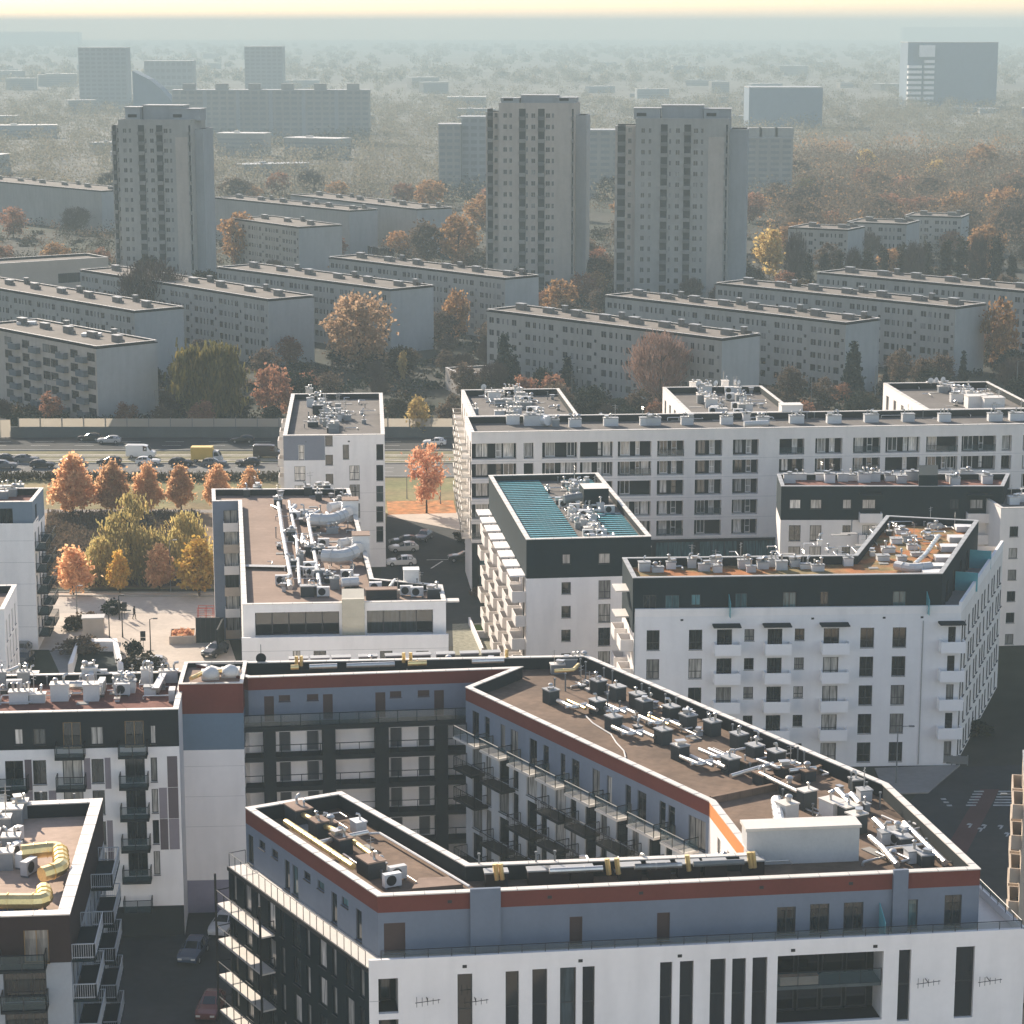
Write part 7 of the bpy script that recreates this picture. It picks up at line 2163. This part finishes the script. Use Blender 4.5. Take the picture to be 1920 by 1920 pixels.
scrub('hedge_strip', 'dark hedge strip under the roadside maples', [(-120, 388), (-35, 388), (-35, 391), (-120, 391)], 6000, leaf_ol, 1.2, 2, .2)
scrub('ground_cover', 'dark green undergrowth behind the noise barrier', [(-105, 433), (110, 433), (110, 446), (-105, 446)], 16000, leaf_gr, 1.8, 3, .28)
for i, (x, yb, l) in enumerate(((1265, 1012, 'dark bush at the foot of the grid facade left of the dark-topped block'), (1290, 1010, 'spiky bush poking over the sedum roof by the grid facade'), (210, 1150, 'low bush beside the concrete planter'), (165, 1170, 'dark clipped bush by the left white block'), (140, 1180, 'dark bush in the shade of the left white block'), (1830, 1380, 'dark bush in the shaded street right of the white block'), (905, 1120, 'green hedge bush by the car park corner'), (870, 1015, 'dark bush by the lattice balconies'))):
    X, Y = P(x, yb); tree('bush', X, Y, l, 1.5, 1.2)
# ================================================================== noise barrier
NB_ = tag(empty('noise_barrier', (-60, 431.6, 0)), 'long noise barrier of dark wall and clear panels beyond the tram road', 'barrier')
nb = _D(NB_)
mb = MB(); mb.box(-94, 110, 431.5, 431.9, 0, 1.95); nb.put(mb, 'barrier_wall', concrete_d)  # dark colour stands in for the shadow side of the concrete
clearp = bpy.data.materials.new('clear_barrier_panel'); clearp.use_nodes = True
_N, _L = clearp.node_tree.nodes, clearp.node_tree.links
_b = _N['Principled BSDF']; _b.inputs['Base Color'].default_value = (.62, .58, .5, 1); _b.inputs['Roughness'].default_value = .3
_t = _N.new('ShaderNodeBsdfTranslucent'); _t.inputs[0].default_value = (.55, .50, .42, 1)
_m = _N.new('ShaderNodeMixShader'); _m.inputs[0].default_value = .55
_L.new(_b.outputs[0], _m.inputs[1]); _L.new(_t.outputs[0], _m.inputs[2])
_tr = _N.new('ShaderNodeBsdfTransparent'); _m2 = _N.new('ShaderNodeMixShader'); _m2.inputs[0].default_value = .45
_L.new(_m.outputs[0], _m2.inputs[1]); _L.new(_tr.outputs[0], _m2.inputs[2]); _L.new(_m2.outputs[0], _N['Material Output'].inputs[0])
ps = MB()
ps.box(-1.95, 1.95, -.02, .02, 0, 1.55)
pm_ = ps.mesh('clear_panel', clearp)
po = MB(); po.box(-.07, .07, -.1, .1, 0, 1.75); pom = po.mesh('post', steel)
k = 0
x = -92
while x < 108 and k < 50:
    nb.inst('clear_panel', pm_, (x + 2, 431.7, 1.96), 0); nb.inst('post', pom, (x, 431.7, 1.955), 0); x += 4.05; k += 1
NB2 = tag(empty('noise_barrier', (-95, 430, 0)), 'taller cream noise barrier section at the left edge of the tram road', 'barrier')
nb2 = _D(NB2)
ps = MB(); ps.box(-.98, .98, -.02, .02, .2, 3.5); pm2 = ps.mesh('cream_panel', mat('cream_panel', (.62, .55, .45), .6, .1, .5))
pm2.materials[0] = clearp
po = MB(); po.box(-.07, .07, -.12, .12, 0, 3.6); po2 = po.mesh('post', steel)
for k in range(9):
    nb2.inst('cream_panel', pm2, (-111 + 2.1 * k, 430.4, 0), 0); nb2.inst('post', po2, (-112.05 + 2.1 * k, 430.4, 0), 0)
mb = MB(); mb.box(-112.1, -94.0, 430.3, 430.5, 3.5, 3.62); nb2.put(mb, 'top_rail', steel)
wb = tag(empty('cabinet', (*P(93, 805), 0)), 'white roadside cabinet at the end of the cream noise barrier', 'cabinet')
mb = MB(); mb.box(-.45, .45, -.3, .3, .12, 1.6); mb.box(-.5, .5, -.35, .35, 1.6, 1.68); mb.box(-.4, .4, -.25, .25, 0, .12); link('cabinet_body', mb.mesh('cabinet_body', boxw), wb); wb.location.y -= 2

# ================================================================== vehicles
def car_meshes(style='car'):
    body, glass = MB(), MB()
    if style == 'car':
        #      x     zb   zbelt ztop  half-width belt / top
        sec = [(-2.15, .42, .62, .66, .70, .66), (-2.05, .30, .80, .86, .80, .72), (-1.5, .25, .90, .98, .87, .74), (-.75, .25, .94, 1.02, .89, .72), (.05, .25, .95, 1.42, .90, .62), (.9, .25, .96, 1.47, .90, .62), (1.6, .25, .96, 1.36, .89, .60), (2.05, .28, .95, 1.02, .84, .66), (2.15, .40, .80, .84, .76, .66)]
        gl = ((3, 4), (4, 5), (5, 6), (6, 7))
    else:
        sec = [(-2.6, .45, .8, .86, .8, .75), (-2.5, .3, 1.05, 1.1, .92, .85), (-1.8, .3, 1.2, 1.28, .97, .85), (-1.2, .3, 1.25, 2.2, .98, .86), (-.4, .3, 1.25, 2.35, .98, .88), (2.4, .3, 1.25, 2.38, .98, .88), (2.6, .35, 1.2, 2.25, .95, .85)]
        gl = ((2, 3), (3, 4))
    def ring(s):
        x, zb, zm, zt, w, t = s
        return [(x, -w * .92, zb), (x, -w, zb + .2), (x, -w, zm), (x, -t, zt - .04), (x, -t * .8, zt), (x, t * .8, zt), (x, t, zt - .04), (x, w, zm), (x, w, zb + .2), (x, w * .92, zb)]
    rs = [ring(s) for s in sec]
    for i in range(len(rs) - 1):
        for j in range(9):
            q = [rs[i][j], rs[i + 1][j], rs[i + 1][j + 1], rs[i][j + 1]]
            body.face(list(reversed(q)))
            roof_rise = (i, i + 1) in gl
            if roof_rise and (j in (2, 6) or (j in (3, 4, 5) and abs(rs[i][5][2] - rs[i + 1][5][2]) > .25)):
                v = [Vector(p) for p in q]
                c = sum(v, Vector()) / 4
                nrm = (v[1] - v[0]).cross(v[3] - v[0]).normalized()
                if nrm.dot(c - Vector((c.x, 0, .9))) < 0: nrm = -nrm
                glass.face([c + (p - c) * .88 + nrm * .012 for p in v])
    body.face(rs[0]); body.face(list(reversed(rs[-1])))
    wheels = []
    w = MB(); w.tube([(0, -.10, 0), (0, .10, 0)], .32, 14); rim = MB(); rim.tube([(0, -.115, 0), (0, .115, 0)], .2, 10)
    h = MB(); h.box(-.05, .05, -.17, .17, -.07, .07)
    ax_ = (-1.35, 1.3) if style == 'car' else (-1.75, 1.6)
    return body, glass, w, rim, h, ax_, sec
CARM = {}
tyre = mat('tyre_rubber', (.015, .015, .016), .9, 0); rimm = mat('wheel_rim', (.35, .35, .36), .35, 0, metal=.6); lampm = mat('lamp_glass', (.5, .5, .48), .15, 0); tailm = mat('tail_lamp', (.25, .02, .015), .3, 0)
carglass = mat('car_glass', (.012, .016, .018), .06, 0, spec=.7)
for st in ('car', 'van'):
    body, glass, w, rim, h, ax_, sec = car_meshes(st)
    CARM[st] = (body.mesh('body', mat('car_paint', (.3, .3, .3), .25, 0, spec=.6), smooth=False), glass.mesh('windows', carglass), w.mesh('wheel', tyre), rim.mesh('rim', rimm), h.mesh('headlight', lampm), h.mesh('tail_light', tailm), ax_, sec)
    CARM[st][0].polygons.foreach_set('use_smooth', [True] * len(CARM[st][0].polygons))
PAINT = {'dark': (.02, .022, .026), 'blue': (.03, .05, .09), 'silver': (.42, .42, .42), 'white': (.72, .71, .68), 'grey': (.13, .135, .14), 'maroon': (.10, .03, .03)}
def car(x, y, rz, col, label, st='car', group=None):
    b, g, w, r_, hl, tl, ax_, sec = CARM[st]
    o = tag(empty('van' if st == 'van' else 'car', (x, y, .015), rz), label, 'van' if st == 'van' else 'car', group)
    bo = link('body', b, o)
    bo.material_slots[0].link = 'OBJECT'
    bo.material_slots[0].material = mat('car_paint_' + col, PAINT[col], .25, 0, spec=.6)
    link('windows', g, o)
    hw = .80 if st == 'car' else .88
    for xx in ax_:
        for s in (-1, 1):
            q = link('wheel', w, o, (xx, s * hw, .32)); link('rim', r_, q)
    for s in (-1, 1):
        q = link('headlight', hl, o, (sec[1][0] - .06, s * .55, .66 if st == 'car' else .85)); q = link('tail_light', tl, o, (sec[-1][0] - .03, s * .6, .78 if st == 'car' else .95))
    return o
def carpx(x, y, rz, col, label, st='car', group=None):
    X, Y = P(x, y); return car(X, Y, rz, col, label, st, group)
GQ = 'cars queueing along the near carriageway'
for x, y, c, l in ((16, 866, 'dark', 'dark car at the very left of the road queue'), (10, 878, 'grey', 'grey car at the left edge in the nearer lane'), (50, 867, 'grey', 'grey car second in the left cluster of the road queue'), (80, 877, 'dark', 'long dark car third in the left cluster of the queue'),
        (135, 870, 'silver', 'silver car half behind the broadest orange maple'), (205, 871, 'dark', 'dark car between the two left maples on the road'), (278, 871, 'white', 'white car behind the white van on the road'), (340, 873, 'dark', 'dark car between van and yellow truck'),
        (402, 874, 'grey', 'grey car directly below the yellow truck'), (465, 873, 'dark', 'dark saloon right of the yellow truck on the road')):
    carpx(x, y, 0 if x % 2 else math.pi, c, l, 'car', GQ)
carpx(265, 858, math.pi, 'white', 'white delivery van on the tram road above the third maple', 'van')
carpx(168, 826, 0, 'dark', 'dark car in the shade of the noise barrier, left of the silver-green one'); carpx(205, 831, 0, 'silver', 'pale silver hatchback on the far carriageway'); carpx(455, 830, 0, 'dark', 'dark hatchback alone on the far carriageway'); carpx(815, 835, 0, 'white', 'white car on the road right of the small white block')
carpx(503, 858, math.pi, 'dark', 'dark van beside the left wall of the small white block', 'van')
# yellow box truck
X, Y = P(385, 866)
tk = tag(empty('box_truck', (X, Y, .015)), 'small truck with a yellow box body on the near carriageway', 'truck')
mb = MB(); mb.box(-2.4, 1.4, -1.0, 1.0, .75, 2.75); mb.box(-2.45, 1.45, -1.03, 1.03, .62, .75); link('cargo_box', mb.mesh('cargo_box', mat('yellow_tarpaulin', (.62, .42, .10), .6, .08)), tk)
mb = MB(); mb.hexa([(1.5, -.95, .4), (3.1, -.95, .4), (3.1, .95, .4), (1.5, .95, .4)], [(1.5, -.9, 2.0), (2.35, -.85, 2.0), (2.35, .85, 2.0), (1.5, .9, 2.0)]); link('cab', mb.mesh('cab', boxw), tk)
mb = MB(); mb.face([(2.38, -.8, 1.93), (2.38, .8, 1.93), (2.80, .8, 1.2), (2.80, -.8, 1.2)]); mb.face([(1.6, -.97, 1.2), (2.5, -.97, 1.2), (2.2, -.93, 1.85), (1.6, -.93, 1.85)]); o = link('windscreen', mb.mesh('windscreen', carglass), tk); o.location = (.02, 0, .01)
for xx in (-1.6, 2.3):
    for s in (-1, 1): q = link('wheel', CARM['car'][2], tk, (xx, s * .86, .36)); q.scale = (1.1, 1.1, 1.1); link('rim', CARM['car'][3], q)
GPK = 'cars in the car park beside the small white block'
for x, y, rz, c, l in ((757, 1022, 0.2, 'dark', 'dark car at the top of the car park row'), (757, 1034, .2, 'white', 'white hatchback second in the car park row'), (752, 1060, .15, 'white', 'white car alone near the bottom of the car park row'), (794, 1013, 1.3, 'grey', 'grey car parked by the shrub at the top of the car park'), (868, 1052, .1, 'dark', 'dark car in shade beside the sunny balconies')):
    carpx(x, y, rz, c, l, 'car', GPK)
for x, y, rz, c, l in ((403, 1228, 1.2, 'dark', 'dark car beside the black fence left of the tan-roofed block'), (280, 1252, .1, 'silver', 'silver car behind the left roof edge by the plaza'), (40, 1228, 1.5, 'grey', 'grey car in the shade below the left white block'), (45, 1245, 1.5, 'dark', 'dark car in front of the grey one below the left white block')):
    carpx(x, y, rz, c, l)
for x, y, rz, c, l in ((362, 1795, 1.45, 'blue', 'dark blue car in the shaded street between the near blocks'), (420, 1745, 1.4, 'silver', 'silver car by the near balconies in the shaded street'), (395, 1900, 1.5, 'maroon', 'maroon car at the bottom of the shaded street')):
    carpx(x, y, rz, c, l)

# ================================================================== plaza furniture
def lamp(x, y, label, h=5.0, arm=1.0, rz=0.0, col=None, group='street lamps'):
    o = tag(empty('street_lamp', (*P(x, y), 0), rz), label, 'lamp', group)
    a = MB(); a.tube([(0, 0, 0), (0, 0, .6), (0, 0, h)], [.11, .08, .055], 7); a.tube([(0, 0, h - .05), (arm * .5, 0, h + .08), (arm, 0, h + .1)], .04, 5); link('pole', a.mesh('pole', col or blackm), o)
    a = MB(); a.box(arm - .1, arm + .45, -.14, .14, h + .03, h + .15); link('lamp_head', a.mesh('lamp_head', col or blackm), o)
lamp(283, 1236, 'black plaza lamp nearest the tan-roofed block', 5.0, .5)
lamp(206, 1214, 'black plaza lamp beside the concrete stair hut', 5.0, .3); lamp(230, 1195, 'thin black plaza lamp by the wheel stands', 3.4, .7); lamp(224, 1162, 'sign pole lamp on the park street', 3.2, .3)
lamp(320, 1108, 'tall grey lamp among the young park trees', 7.0, .6, 0, steel); lamp(145, 1163, 'thin grey lamp by the left white block', 4.5, .4, 0, steel); lamp(763, 935, 'short lamp by the leaf-covered lawn', 3.5, .4, 0, steel); lamp(826, 945, 'grey lamp right of the rust-red tree', 4.5, .4, 0, steel)
for x, y, h, l in ((1072, 790, 10, 'tall lamp seen over the grid block roof right of the first rear wing'), (1225, 775, 8.5, 'lamp with bright head over the grid block roof left of the second wing'), (1520, 790, 10, 'lamp over the grid block roof right of the second wing'), (1640, 770, 9, 'tilted lamp by the third rear wing'), (1905, 760, 9, 'lamp at the right edge behind the third wing'), (292, 800, 7, 'white-headed lamp in front of the pale gable behind the barrier'), (90, 790, 8, 'lamp standing among the trees by the bay-fronted slab')):
    lamp(x, y, l, h, 1.4, 0, steel)
lamp(1680, 1470, 'grey lamp on the shaded corner right of the white block', 6, 1.2, 0, steel); lamp(1905, 1650, 'lamp with curved head in the shaded right street', 8, -1.6, 0, steel)
def signpost(x, y, h, label):
    o = tag(empty('traffic_sign', (*P(x, y), 0)), label, 'sign')
    a = MB(); a.tube([(0, 0, 0), (0, 0, h)], .035, 6); link('pole', a.mesh('pole', blackm), o)
    a = MB(); a.box(-.32, .32, -.06, -.04, h - .75, h); a.box(-.32, .32, -.06, -.04, h - 1.2, h - .8); link('sign_plate', a.mesh('sign_plate', charcoal), o)
signpost(269, 1222, 2.6, 'black-backed double sign on the plaza'); signpost(234, 1160, 2.2, 'dark sign by the park street')
dsk = tag(empty('roof_sign_disc', (*px3(490, 1262, 19.4)[:2], 19.4)), 'round dark disc sign on a pole in front of the tan-roofed block', 'sign')
a = MB(); a.tube([(0, 0, 0), (0, 0, 2.6)], .035, 6); link('pole', a.mesh('pole', steel), dsk)
a = MB(); a.tube([(0, -.05, 1.35), (0, .05, 1.35)], .45, 20); link('disc', a.mesh('disc', charcoal), dsk)
# concrete stair hut and planters
def block_thing(name, cat, label, px, w, d, h, m, top=None, rim=.0, rz=0.12):
    o = tag(empty(name, (*P(*px), 0), rz), label, cat)
    a = MB(); a.box(-w / 2, w / 2, -d / 2, d / 2, 0, h); link('wall', a.mesh('wall', m), o)
    a = MB(); a.box(-w / 2 - .12, w / 2 + .12, -d / 2 - .12, d / 2 + .12, h + .002, h + .15); link('roof', a.mesh('roof', top or coping), o)
    return o
block_thing('stair_hut', 'hut', 'small concrete stair hut with pale flat lid on the plaza edge', (176, 1192), 2.6, 1.8, 2.4, panelwarm, coping_g)
def planter(px, w, d, h, label, m, fill, rz=.1):
    o = tag(empty('planter', (*P(*px), 0), rz), label, 'planter')
    a = MB()
    for q in ((-w / 2, w / 2, -d / 2, -d / 2 + .15), (-w / 2, w / 2, d / 2 - .15, d / 2), (-w / 2, -w / 2 + .15, -d / 2 + .15, d / 2 - .15), (w / 2 - .15, w / 2, -d / 2 + .15, d / 2 - .15)): a.box(*q, 0, h)
    link('box', a.mesh('box', m), o)
    a = MB(); a.box(-w / 2 + .151, w / 2 - .151, -d / 2 + .151, d / 2 - .151, 0.01, h - .12); link('soil', a.mesh('soil', fill), o)
    k = leafy('plants', lambda z: w * .42, h + .5, h - .2, 24, 22, .3, .1, leaf_rd if fill is litter else leaf_ol, int(px[0]))
    link('plants', k, o)
planter((343, 1200), 3.2, 4.0, 1.0, 'pale planter box full of red plants on the plaza', paving, litter)
planter((163, 1215), 2.0, 1.2, .8, 'white planter box below the stair hut', white, soil)
# underground garage ramp roof
gr = tag(empty('garage_ramp', (*P(180, 1255), 0), 0), 'dark sunken garage ramp framed by pale walls beside the plaza', 'ramp')
q = gp((138, 1262), (222, 1262), (212, 1222), (148, 1222)); g2 = gp((128, 1266), (232, 1266), (220, 1216), (146, 1216))
mb = MB()
o3 = (gr.location.x, gr.location.y)
for i in (1, 2, 3):
    j = (i + 1) % 4
    mb.hexa([(*q[i], 0), (*q[j], 0), (*g2[j], 0), (*g2[i], 0)], [(*q[i], 1.3), (*q[j], 1.3), (*g2[j], 1.3), (*g2[i], 1.3)])
link('ramp_wall', mb.mesh('ramp_wall', white, (*o3, 0)), gr)
mb = MB(); mb.face([(*p, .03) for p in q]); link('ramp_floor', mb.mesh('ramp_floor', mat('dark_ramp', (.02, .03, .03), .9, .1), (*o3, 0)), gr)
# black fence and red play frame left of the tan-roofed block
fe = tag(empty('black_screen', (*P(395, 1200), 0)), 'tall black screen wall beside the tan-roofed block', 'screen')
mb = MB(); w_ = P(368, 1205); mb.box(w_[0], w_[0] + 3.4, w_[1] - .1, w_[1] + .1, 0, 3.2); mb.box(w_[0] + 3.3, w_[0] + 3.5, w_[1] - 6, w_[1] - .1, 0, 3.2); o = link('screen_panel', mb.mesh('screen_panel', charcoal, tuple(fe.location)), fe)
mb = MB()
for k in range(6): mb.box(w_[0] + .6 * k, w_[0] + .6 * k + .06, w_[1] - .16, w_[1] - .101, 0, 3.3)
link('batten', mb.mesh('batten', blackm, tuple(fe.location)), fe)
pf = tag(empty('rack', (*P(385, 1168), 0)), 'red metal rack with rails by the park street', 'rack')
mb = MB()
for x in (-1, 0, 1): mb.tube([(x, 0, 0), (x, 0, 2.0)], .04, 6); mb.tube([(x, 1.2, 0), (x, 1.2, 2.0)], .04, 6)
for z in (.4, 1.0, 1.6, 2.0): mb.tube([(-1, 0, z), (1, 0, z)], .035, 5); mb.tube([(-1, 1.2, z), (1, 1.2, z)], .035, 5)
link('frame', mb.mesh('frame', mat('red_paint', (.35, .06, .04), .5, .1)), pf)
for i, (x, y, l) in enumerate(((251, 1232, 'small dark cypress bush beside the black plaza sign'), (150, 1225, 'clump of dark shrubs left of the garage ramp'), (265, 1255, 'dark hedge by the garage ramp'))):
    X, Y = P(x, y); tree('bush', X, Y, l, 1.8, .7 if i == 0 else 1.6)

# ================================================================== people
def person(x, y, label, rz=0.0, cloth=None, step=.18, h=1.72):
    o = tag(empty('person', (*P(x, y), 0), rz), label, 'person')
    J = {'pel': (0, 0, .92, .145), 'chest': (0, -.02, 1.28, .17), 'neck': (0, -.02, 1.47, .06), 'head': (0, -.04, 1.60, .10), 'top': (0, -.03, 1.70, .075),
         'shl': (-.19, 0, 1.40, .07), 'ell': (-.24, .04, 1.13, .05), 'hal': (-.22, -.08, .88, .04), 'shr': (.19, 0, 1.40, .07), 'elr': (.24, -.02, 1.13, .05), 'har': (.23, -.14, .90, .04),
         'hil': (-.09, 0, .88, .10), 'knl': (-.10, -step * .6, .49, .065), 'anl': (-.10, -step * .4, .09, .045), 'tol': (-.10, -step * .4 - .17, .04, .04),
         'hir': (.09, 0, .88, .10), 'knr': (.10, step * .2, .49, .065), 'anr': (.10, step * 1.3, .10, .045), 'tor': (.10, step * 1.3 - .17, .05, .04)}
    ks = list(J)
    ed = [('pel', 'chest'), ('chest', 'neck'), ('neck', 'head'), ('head', 'top'), ('chest', 'shl'), ('shl', 'ell'), ('ell', 'hal'), ('chest', 'shr'), ('shr', 'elr'), ('elr', 'har'),
          ('pel', 'hil'), ('hil', 'knl'), ('knl', 'anl'), ('anl', 'tol'), ('pel', 'hir'), ('hir', 'knr'), ('knr', 'anr'), ('anr', 'tor')]
    me = bpy.data.meshes.new('body')
    me.from_pydata([J[k][:3] for k in ks], [(ks.index(a), ks.index(c)) for a, c in ed], [])
    ob = link('body', me, o)
    me.skin_vertices.new() if hasattr(me.skin_vertices, 'new') and not me.skin_vertices else None
    md = ob.modifiers.new('skin', 'SKIN')
    if me.skin_vertices:
        for i, k in enumerate(ks):
            me.skin_vertices[0].data[i].radius = (J[k][3], J[k][3]); me.skin_vertices[0].data[i].use_root = (k == 'pel')
    ob.modifiers.new('sub', 'SUBSURF').render_levels = 1
    me.materials.append(cloth or clothd)
    a = MB(); n = 10
    a.tube([(0, -.03, 1.63), (0, -.025, 1.69), (0, -.02, 1.735), (0, -.02, 1.755)], [.105, .108, .08, .02], n); link('hair', a.mesh('hair', mat('dark_hair', (.02, .015, .012), .8, 0)), o)
    a = MB(); a.tube([(0, -.105, 1.60), (0, -.142, 1.585)], [.05, .02], 6); link('face', a.mesh('face', skinm), o)
    return o
person(252, 1161, 'person in dark clothes walking across the pale park street', 2.2)

# ================================================================== haze: one closed box of even air round everything
mb = MB(); mb.box(-4400, 4400, -260, 14200, -1.0, 112.0)
hz = link('haze', mb.mesh('haze', []))
hz['kind'] = 'stuff'; hz['label'] = 'pale autumn haze lying over the whole city'
hm = bpy.data.materials.new('haze'); hm.use_nodes = True
N, L = hm.node_tree.nodes, hm.node_tree.links
N.remove(N['Principled BSDF'])
pv = N.new('ShaderNodeVolumePrincipled')
pv.inputs['Color'].default_value = (0.67, 0.79, 0.775, 1)
pv.inputs['Density'].default_value = 0.00030
pv.inputs['Anisotropy'].default_value = -0.3
L.new(pv.outputs[0], N['Material Output'].inputs['Volume'])
hz.data.materials.append(hm)
